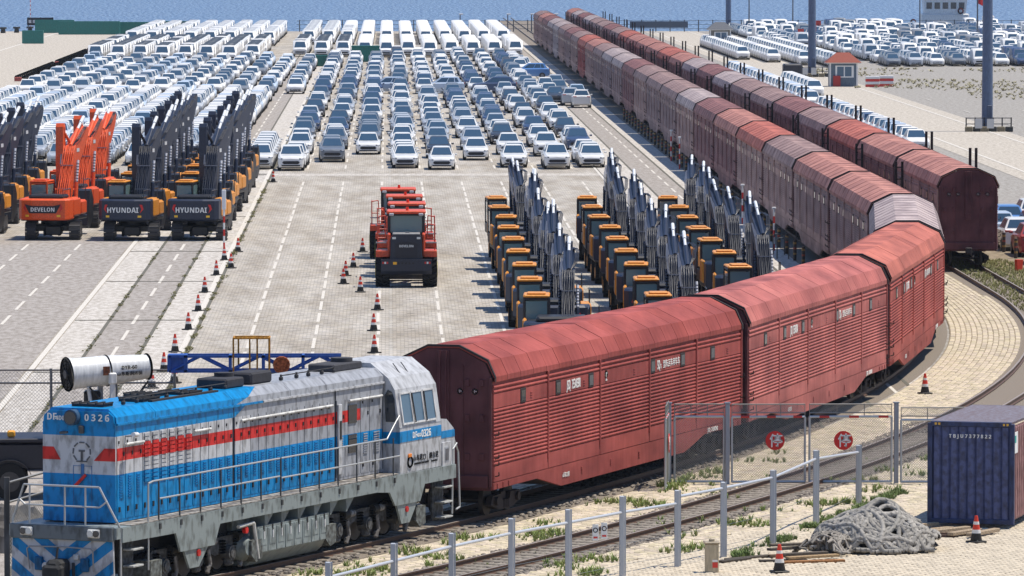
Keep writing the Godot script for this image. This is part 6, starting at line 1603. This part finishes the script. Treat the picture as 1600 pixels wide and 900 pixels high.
	for i in 14:
		for j in 10:
			var P := []
			for k in [[i, j], [i + 1, j], [i + 1, j + 1], [i, j + 1]]:
				var a: float = TAU * k[0] / 14; var r: float = k[1] / 10.0
				var x := cos(a) * r * 1.7; var z := sin(a) * r * 1.45
				P.append(Vector3(x, heap.call(x, z) * 0.9 - 0.08, z))
			m.quad(P[0], P[3], P[2], P[1])
	var h := thing("rope_heap", "heap of thick pale grey mooring rope beside the blue container", "rope", Vector3(13.25, 0.02, -162.4))
	part(h, "rope_core", m, M.matte)
	var ra := RandomNumberGenerator.new(); ra.seed = 77
	for s in 46:
		var p := Vector2(ra.randf_range(-1.5, 1.5), ra.randf_range(-0.9, 1.25))
		var a := ra.randf() * TAU
		var turn := ra.randf_range(-0.25, 0.25)
		var lift := -0.02 + 0.1 * ra.randf() + 0.0012 * s
		var rad := ra.randf_range(0.06, 0.085)
		var g := ra.randf_range(0.75, 1.15)
		m = mb(Color(0.37 * g, 0.35 * g, 0.315 * g))
		var prev := Vector3(p.x, heap.call(p.x, p.y) + lift, p.y)
		for k in 32:
			if ra.randf() < 0.12: turn = ra.randf_range(-0.3, 0.3)
			var e := p.x * p.x / 3.2 + p.y * p.y / 2.4
			if e > 0.85:
				var back := atan2(-p.y, -p.x)
				a = lerp_angle(a, back, 0.3)
			a += turn
			p += Vector2(cos(a), sin(a)) * 0.13
			var q := Vector3(p.x, heap.call(p.x, p.y) + lift, p.y)
			m.cyl(prev, q, rad, 7, -1.0, false)
			var d := (q - prev).normalized()
			var u := d.cross(Vector3.UP).normalized(); var w := d.cross(u)
			for j in 3:
				var t0 := j * TAU / 3 + k * 1.2
				m.cyl(prev + (u * cos(t0) + w * sin(t0)) * rad * 0.62, q + (u * cos(t0 + 1.2) + w * sin(t0 + 1.2)) * rad * 0.62, rad * 0.52, 5, -1.0, false)
			prev = q
		part(h, "rope", m, M.matte)
	m = mb(S(112, 104, 92))
	var nt := thing("rope_net", "tangled heap of thin frayed rope between the planks and the thick rope", "rope", Vector3(11.85, 0.02, -161.0))
	for s in 24:
		m = mb(Color(0.32, 0.29, 0.25) * ra.randf_range(0.7, 1.2))
		var prev := Vector3(ra.randf_range(-0.7, 0.7), 0.2, ra.randf_range(-0.5, 0.5))
		for k in 16:
			var p := prev + Vector3(ra.randf_range(-0.2, 0.2), 0, ra.randf_range(-0.2, 0.2))
			p.x = clampf(p.x, -0.95, 0.95); p.z = clampf(p.z, -0.7, 0.7)
			p.y = 0.06 + 0.55 * maxf(0.0, 1.0 - (p.x * p.x / 0.9 + p.z * p.z / 0.6)) + ra.randf_range(0, 0.06)
			m.cyl(prev, p, 0.035, 6, -1.0, false); prev = p
		part(nt, "rope", m, M.matte)
	# planks and pallets
	var pk := 0
	for q in [[10.9, -160.4, 0.08, 0.3, 1.5, 120, 100, 80], [11.1, -160.0, 0.16, 0.42, 1.4, 96, 88, 78], [10.7, -160.8, 0.22, 0.55, 1.2, 90, 84, 76], [11.2, -158.9, 0.06, 0.25, 1.9, 168, 118, 72], [11.3, -159.5, 0.13, 0.5, 1.6, 176, 150, 112], [10.5, -159.2, 0.05, 0.1, 1.3, 70, 62, 54], [10.9, -160.9, 0.32, 0.35, 1.4, 110, 100, 88], [9.6, -159.9, 0.06, 0.7, 1.6, 84, 76, 66], [9.2, -159.3, 0.06, 0.8, 1.2, 74, 68, 60]]:
		m = mb(S(q[5], q[6], q[7])); m.box(Vector3.ZERO, Vector3(q[4], 0.07, 0.2), 0.01)
		solo("plank", m, M.wood, "weathered plank in the pile beside the frayed rope", "plank", Vector3(q[0], q[2] + 0.02, q[1]), q[3], "planks beside the frayed rope")
	for q in [[15.25, -167.3, 0.05, 0.75, 1.8], [15.55, -166.5, 0.12, 0.8, 1.9], [16.0, -166.0, 0.12, 0.9, 1.5], [14.9, -167.9, 0.12, 0.7, 1.4], [16.5, -165.9, 0.12, 1.0, 1.7]]:
		m = mb(S(176, 158, 134)); m.box(Vector3.ZERO, Vector3(q[4], 0.1, 0.2), 0.012)
		solo("timber_beam", m, M.wood, "pale timber beam lying before the blue container", "timber", Vector3(q[0], q[2] + 0.03, q[1]), q[3], "timber beams before the blue container")
	for k in 3:
		m = mb(S(86, 66, 54)); m.box(Vector3.ZERO, Vector3(1.2, 0.1, 0.14), 0.01); solo("dark_beam", m, M.wood, "dark brown beam under the pale timber before the container", "timber", Vector3(15.1 + 0.45 * k, 0.07, -165.6 - 0.5 * k), -0.15, "dark beams before the container")
	# utility box
	var ub := thing("utility_box", "beige metal utility box on a post beside the fence", "box", Vector3(8.45, 0, -156.6))
	m = mb(S(196, 180, 150)); m.box(Vector3(0, 0.4, 0), Vector3(0.36, 0.8, 0.3), 0.02); part(ub, "cabinet", m, M.paint)
	m = mb(S(170, 156, 132)); m.box(Vector3(0, 0.83, 0), Vector3(0.42, 0.06, 0.36), 0.02); m.cyl(Vector3(0, 0.86, 0), Vector3(0, 0.92, 0), 0.08, 10); part(ub, "lid", m, M.paint)
	m = mb(S(214, 60, 48)); m.box(Vector3(0.08, 0.25, 0.152), Vector3(0.14, 0.14, 0.006)); m.col = S(230, 228, 224); m.box(Vector3(0.08, 0.36, 0.152), Vector3(0.14, 0.05, 0.006)); part(ub, "sticker", m, M.plain)
	# truck with the fog cannon, behind the locomotive's nose
	var t := thing("dark_truck", "dark flatbed truck with muddy wheels standing behind the locomotive's nose", "truck", Vector3(-9.4, 0, -178.6), 0.06)
	m = mb(S(30, 32, 44)); m.box(Vector3(-0.4, 1.3, 0), Vector3(6.6, 0.8, 2.2), 0.06); m.box(Vector3(-0.4, 1.78, 0), Vector3(6.8, 0.12, 2.4), 0.03); part(t, "bed", m, M.machine)
	m = mb(S(26, 28, 32)); m.box(Vector3(0.55, 2.5, 0.4), Vector3(0.5, 1.4, 0.5), 0.05); m.box(Vector3(1.25, 2.4, 0.4), Vector3(0.45, 1.2, 0.5), 0.05); part(t, "equipment_box", m, M.machine)
	m = mb(S(96, 130, 176)); m.prism([Vector2(0.1, 1.84), Vector2(0.34, 1.84), Vector2(0.34, 2.7), Vector2(0.2, 2.7)], 0.7, 0.9); part(t, "panel", m, M.machine)
	m = mb(S(230, 160, 40)); m.box(Vector3(-1.85, 1.95, 0.7), Vector3(0.24, 0.2, 0.2), 0.04); part(t, "beacon", m, M.plain)
	for q in [[-1.9, 1.0], [-1.9, -1.0], [2.0, 1.0], [2.0, -1.0]]:
		m = mb(); m.cyl(Vector3(q[0], 0.56, q[1] - 0.2), Vector3(q[0], 0.56, q[1] + 0.2), 0.54, 22); var w := part(t, "wheel", m, M.rubber)
		m = mb(S(64, 62, 62)); m.cyl(Vector3(q[0], 0.56, q[1] + 0.19), Vector3(q[0], 0.56, q[1] + 0.22), 0.3, 16); part(w, "rim", m, M.machine)
	m = mb(S(46, 46, 50))
	for k in 9:
		var a := 0.25 + 2.6 * k / 9.0; var b := 0.25 + 2.6 * (k + 1) / 9.0
		m.quad(Vector3(-1.9 + cos(a) * 0.66, 0.56 + sin(a) * 0.66, 1.3), Vector3(-1.9 + cos(a) * 0.66, 0.56 + sin(a) * 0.66, 0.7), Vector3(-1.9 + cos(b) * 0.66, 0.56 + sin(b) * 0.66, 0.7), Vector3(-1.9 + cos(b) * 0.66, 0.56 + sin(b) * 0.66, 1.3))
	part(t, "mudguard", m, M.leaf)
	var fc := thing("fog_cannon", "white fog cannon with black fan mouth mounted behind the locomotive's nose", "fog cannon", Vector3(-8.45, 1.84, -178.2), deg_to_rad(24))
	m = mb(S(226, 228, 228)); m.xf = Transform3D(Basis(Vector3(0, 0, 1), 0.06), Vector3(0, 1.95, 0))
	m.cyl(Vector3(-1.2, 0, 0), Vector3(-0.9, 0, 0), 0.50, 28, 0.46, false); m.cyl(Vector3(-0.9, 0, 0), Vector3(0.05, 0, 0), 0.46, 28, 0.45, false); m.cyl(Vector3(0.05, 0, 0), Vector3(1.35, 0, 0), 0.45, 28, 0.36, false)
	m.torus(Vector3(0.05, 0, 0), Vector3(1, 0, 0), 0.455, 0.025, 26, 6); m.torus(Vector3(-1.2, 0, 0), Vector3(1, 0, 0), 0.49, 0.035, 26, 6)
	part(fc, "barrel", m, M.paint)
	m = mb(S(14, 14, 16)); m.xf = Transform3D(Basis(Vector3(0, 0, 1), 0.06), Vector3(0, 1.95, 0)); m.cyl(Vector3(-1.21, 0, 0), Vector3(-1.05, 0, 0), 0.455, 26); m.col = S(60, 60, 62); m.cyl(Vector3(-1.27, 0, 0), Vector3(-1.2, 0, 0), 0.13, 14)
	for k in 8:
		var a := TAU * k / 8
		m.col = S(34, 34, 36); m.cyl(Vector3(-1.22, 0, 0), Vector3(-1.22, cos(a) * 0.45, sin(a) * 0.45), 0.014, 5)
	for r in [0.2, 0.3, 0.4]: m.torus(Vector3(-1.225, 0, 0), Vector3(1, 0, 0), r, 0.01, 22, 4)
	part(fc, "fan_grille", m, M.plain)
	m = mb(S(40, 40, 42)); m.xf = Transform3D(Basis(Vector3(0, 0, 1), 0.06), Vector3(0, 1.95, 0)); m.torus(Vector3(1.36, 0, 0), Vector3(1, 0, 0), 0.37, 0.035, 26, 6); part(fc, "nozzle_ring", m, M.plain)
	m = mb(S(216, 218, 218)); m.box(Vector3(0.05, 1.75, 0.52), Vector3(0.24, 0.34, 0.12), 0.03); m.box(Vector3(0.05, 1.15, 0.5), Vector3(0.16, 0.95, 0.1), 0.02); m.box(Vector3(0.05, 1.15, -0.5), Vector3(0.16, 0.95, 0.1), 0.02); m.box(Vector3(0, 0.62, 0), Vector3(0.9, 0.12, 1.1), 0.03); m.cyl(Vector3(-0.5, 0.6, 0.3), Vector3(-0.6, 1.5, 0.2), 0.06, 8); m.cyl(Vector3(0, 0, 0), Vector3(0, 0.6, 0), 0.3, 14); part(fc, "bracket", m, M.paint)
	m = mb(S(120, 70, 48)); m.box(Vector3(-0.13, 1.98, 0.48), Vector3(0.2, 0.26, 0.05)); part(fc, "rusty_plate", m, M.rusty)
	m = mb(S(24, 24, 26)); m.box(Vector3(-0.5, 0.75, 0.4), Vector3(0.5, 0.3, 0.4), 0.05); m.box(Vector3(0.5, 0.85, 0.3), Vector3(0.4, 0.5, 0.4), 0.05); m.tube([Vector3(0.6, 0.9, 0.3), Vector3(1.0, 1.3, 0.3), Vector3(1.3, 1.6, 0.2)], 0.03); m.tube([Vector3(0.4, 0.9, 0.4), Vector3(0.9, 1.15, 0.4), Vector3(1.3, 1.62, 0.2)], 0.025); m.tube([Vector3(-0.6, 1.5, 0.3), Vector3(-0.3, 1.1, 0.45), Vector3(0.0, 0.8, 0.4)], 0.03); part(fc, "pump", m, M.plain)
	var tx := Transform3D(Basis(Vector3(0, 0, 1), 0.03), Vector3(0.62, 1.97, 0.43))
	part(fc, "lettering", lettering("DYR-60", 0.11), M.black_print, tx * at_(0.0, 0.09, 0))
	m = mb(); glyphs(m, ["shan", "dong", "si", "run", "huan", "bao"], 0.13, 0.11, 1.05); part(fc, "lettering", m, M.black_print, tx * at_(0, -0.09, -0.005))
	# blue lattice boom with a yellow basket, behind the hood
	var a := thing("boom_lift", "blue lattice boom lift with rusty yellow cage behind the locomotive's hood", "boom lift", Vector3(-4.6, 0, -181.5))
	var bl := S(40, 92, 178)
	for y in [3.55, 4.0]:
		for z in [-0.35, 0.35]:
			m = mb(bl); m.box(Vector3(0.55, y, z), Vector3(5.2, 0.08, 0.08)); part(a, "chord", m, M.paint)
	for k in 6:
		for z in [-0.35, 0.35]:
			m = mb(bl); m.cyl(Vector3(-2.0 + 0.9 * k, 4.0 if k % 2 else 3.55, z), Vector3(-1.1 + 0.9 * k, 3.55 if k % 2 else 4.0, z), 0.04, 6); part(a, "brace", m, M.paint)
	for x in [-2.05, -1.55, -0.2, 0.8, 2.0]:
		m = mb(bl); m.box(Vector3(x, 3.78, 0.35), Vector3(0.1, 0.5, 0.08)); m.box(Vector3(x, 4.0, 0), Vector3(0.08, 0.08, 0.7)); part(a, "frame", m, M.paint)
	m = mb(bl); m.prism([Vector2(-2.05, 3.5), Vector2(-1.5, 3.5), Vector2(-1.5, 4.05), Vector2(-2.05, 4.05)], -0.3, 0.3); m.prism([Vector2(-0.4, 3.5), Vector2(0.6, 3.5), Vector2(0.4, 3.2), Vector2(-0.2, 3.2)], -0.3, 0.3); part(a, "boom_head", m, M.paint)
	for q in [[-0.45, 0.4], [0.35, 0.4], [-0.3, -0.4], [0.75, -0.4], [0.75, 0.4], [0.1, 0.4]]:
		m = mb(S(206, 148, 54)); m.cyl(Vector3(0.3 + q[0] * 0.9, 3.4, q[1]), Vector3(0.3 + q[0] * 0.9, 4.55, q[1]), 0.03, 6); part(a, "cage_bar", m, M.rusty)
	for y in [3.45, 4.55]:
		m = mb(S(206, 148, 54)); m.tube([Vector3(-0.1, y, 0.4), Vector3(0.98, y, 0.4), Vector3(0.98, y, -0.4), Vector3(-0.1, y, -0.4), Vector3(-0.1, y, 0.4)], 0.03); part(a, "cage_rail", m, M.rusty)
	m = mb(S(196, 110, 66)); m.cyl(Vector3(1.35, 3.75, 0.3), Vector3(1.35, 3.75, 0.6), 0.26, 14); part(a, "drum", m, M.rusty)
	m = mb(S(36, 38, 44)); m.box(Vector3(0.4, 1.2, 0), Vector3(4.6, 1.2, 2.2), 0.08); m.cyl(Vector3(0.3, 1.8, 0), Vector3(0.3, 3.5, 0), 0.35, 12); m.box(Vector3(1.4, 3.3, 0), Vector3(1.2, 0.4, 0.8), 0.05); part(a, "chassis", m, M.machine)
	for x in [-1.2, 2.0]:
		for z in [-1.0, 1.0]:
			m = mb(); m.cyl(Vector3(x, 0.5, z - 0.18), Vector3(x, 0.5, z + 0.18), 0.49, 18); part(a, "wheel", m, M.rubber)
	# wire mesh fence behind the truck and the post at the frame's edge
	var wf := thing("wire_mesh_fence", "tall wire mesh fence on grey rails behind the dark truck", "fence", Vector3(-11.0, 0, -184.5))
	for y in [0.25, 2.95, 3.35]:
		m = mb(S(110, 106, 104)); m.cyl(Vector3(-3.4, y, 0), Vector3(4.4, y, 0), 0.03, 6); part(wf, "rail", m, M.metal_paint)
	for x in [-3.4, -1.4, 0.6, 2.6, 4.4]:
		m = mb(S(120, 118, 116)); m.cyl(Vector3(x, 0, 0), Vector3(x, 3.4, 0), 0.045, 8); part(wf, "post", m, M.metal_paint)
	part(wf, "wire_mesh", chain_link(7.8, 3.1, 0.11, 0.005), M.metal_paint, at_(0.5, 0.25, 0)).set_meta("kind", "stuff")
	var nf := thing("near_mesh_fence", "grey post and sagging mesh beside the locomotive's front platform", "fence", Vector3(-10.0, 0, -152.0))
	m = mb(S(104, 104, 104)); m.box(Vector3(0.3, 1.5, 0), Vector3(0.14, 3.0, 0.14)); part(nf, "post", m, M.weathered)
	for y in [2.35, 2.85]:
		m = mb(S(150, 150, 148)); m.cyl(Vector3(0.3, y, 0), Vector3(2.4, y + 0.3, -4.0), 0.03, 6); part(nf, "rail", m, M.metal_paint)
	m = chain_link(4.4, 2.1, 0.1, 0.006); part(nf, "wire_mesh", m, M.metal_paint, Transform3D(Basis(Vector3.UP, 1.09), Vector3(1.35, 0.15, -2.0))).set_meta("kind", "stuff")
	var th := thing("tarpaulin_heap", "crumpled grey tarpaulin heap behind the mesh beside the locomotive's front", "tarpaulin", Vector3(-10.4, 0, -163.0))
	var tn := FastNoiseLite.new(); tn.seed = 8; tn.frequency = 0.9
	m = mb(S(112, 110, 108))
	for i in 24:
		for j in 10:
			var P := []
			for k in [[i, j], [i + 1, j], [i + 1, j + 1], [i, j + 1]]:
				var an: float = TAU * (k[0] % 24) / 24.0; var r: float = k[1] / 10.0
				var x := cos(an) * r * 1.5; var z := sin(an) * r * 1.0
				P.append(Vector3(x, maxf(0.0, 1.15 * sqrt(maxf(0.0, 1.0 - r * r)) * (1.0 + 0.35 * tn.get_noise_2d(x * 2.0, z * 2.0))), z))
			m.quad(P[0], P[3], P[2], P[1])
	part(th, "sheet", m, M.weathered)

func build_more() -> void:
	vmat("loco", 0.38, 0.0, noise_tex(91, 0.008, Color(0.70, 0.69, 0.68), Color(1, 1, 1), 1024, 6, 0.28, 0.26), Vector3(0.45, 0.2, 0.45)); M.loco.metallic_specular = 0.35
	vmat("loco_dirt", 0.75, 0.1, M.weathered.albedo_texture, Vector3(0.9, 0.9, 0.9))
	vmat("metal_paint", 0.4, 0.35, null, Vector3.ONE)
	vmat("machine", 0.4, 0.0, M.paint.albedo_texture, Vector3(0.5, 0.5, 0.5))
	mat("track_steel", Color(0.24, 0.235, 0.24), 0.7, 0.2)
	mat("cab_window", Color(0.32, 0.42, 0.50), 0.08)
	var cp := mat("cab_pane", Color(0.50, 0.62, 0.62, 0.62), 0.05); cp.transparency = BaseMaterial3D.TRANSPARENCY_ALPHA
	build_locomotive()
	build_machines()
	vmat("crowd_paint", 0.4, 0.0, null, Vector3.ONE)
	vmat("rusty_blue", 0.6, 0.0, noise_tex(93, 0.015, Color(0.62, 0.56, 0.55), Color(1, 1, 1), 512, 6, 0.32), Vector3(0.5, 0.25, 0.5))
	vmat("rusty_roof", 0.8, 0.0, noise_tex(95, 0.02, Color(0.82, 0.70, 0.66), Color(1, 1, 1), 512, 6, 0.35), Vector3(0.5, 0.5, 0.5))
	vmat("wood", 0.85, 0.0, noise_tex(97, 0.03, Color(0.6, 0.56, 0.52), Color(1, 1, 1), 512, 5, 0.4), Vector3(0.6, 3.0, 3.0))
	build_vehicles()
	build_small()
	build_foreground()

func _ready() -> void:
	rng.seed = 20240613
	# camera: a long lens on a rooftop, looking down the yard to the sea
	var cam := Camera3D.new(); cam.name = "camera"; add_child(cam)
	cam.position = Vector3(0, 16.81, 0); cam.rotation_degrees = Vector3(-3.395, -1.175, 0)
	cam.fov = 5.4915; cam.near = 1.0; cam.far = 12000.0; cam.current = true
	var env := Environment.new(); env.background_mode = Environment.BG_SKY
	var sk := ProceduralSkyMaterial.new(); sk.sky_top_color = Color(0.40, 0.55, 0.78); sk.sky_horizon_color = Color(0.80, 0.85, 0.89); sk.sky_curve = 0.12
	sk.ground_bottom_color = Color(0.45, 0.44, 0.42); sk.ground_horizon_color = Color(0.66, 0.74, 0.82); sk.sky_energy_multiplier = 0.9
	var sky := Sky.new(); sky.sky_material = sk; env.sky = sky
	env.tonemap_mode = Environment.TONE_MAPPER_LINEAR; env.tonemap_exposure = 1.3
	env.sdfgi_enabled = true; env.ssao_enabled = true; env.ssil_enabled = true
	env.fog_enabled = true; env.fog_density = 0.00005; env.fog_light_color = Color(0.80, 0.86, 0.93)
	var we := WorldEnvironment.new(); we.name = "world"; we.environment = env; add_child(we)
	var sun := DirectionalLight3D.new(); sun.name = "sun"; add_child(sun)
	sun.look_at_from_position(Vector3(0.38, 1.0, -0.06) * 100.0, Vector3.ZERO, Vector3.UP)
	sun.light_energy = 1.38; sun.light_color = Color(1.0, 0.965, 0.91); sun.light_angular_distance = 0.5; sun.shadow_enabled = true
	make_materials()
	var leaf := vmat("leaf", 0.8, 0.0, null, Vector3.ONE); leaf.cull_mode = BaseMaterial3D.CULL_DISABLED
	vmat("stone", 0.9, 0.0, null, Vector3.ONE)
	mat("asphalt_dark", Color(0.36, 0.35, 0.31), 0.95)
	vmat("metal_rough", 0.55, 0.3, null, Vector3.ONE)
	mat("dark_iron", Color(0.16, 0.13, 0.13), 0.8)
	mat("wheel_steel", Color(0.24, 0.22, 0.21), 0.6, 0.3)
	mat("faded_white", Color(0.72, 0.68, 0.67), 0.8)
	M.blotch = noise_tex(71, 0.01, Color(0.72, 0.70, 0.72), Color(1, 1, 1), 512, 5, 0.42)
	build_ground()
	build_tracks()
	build_trains()
	build_more()
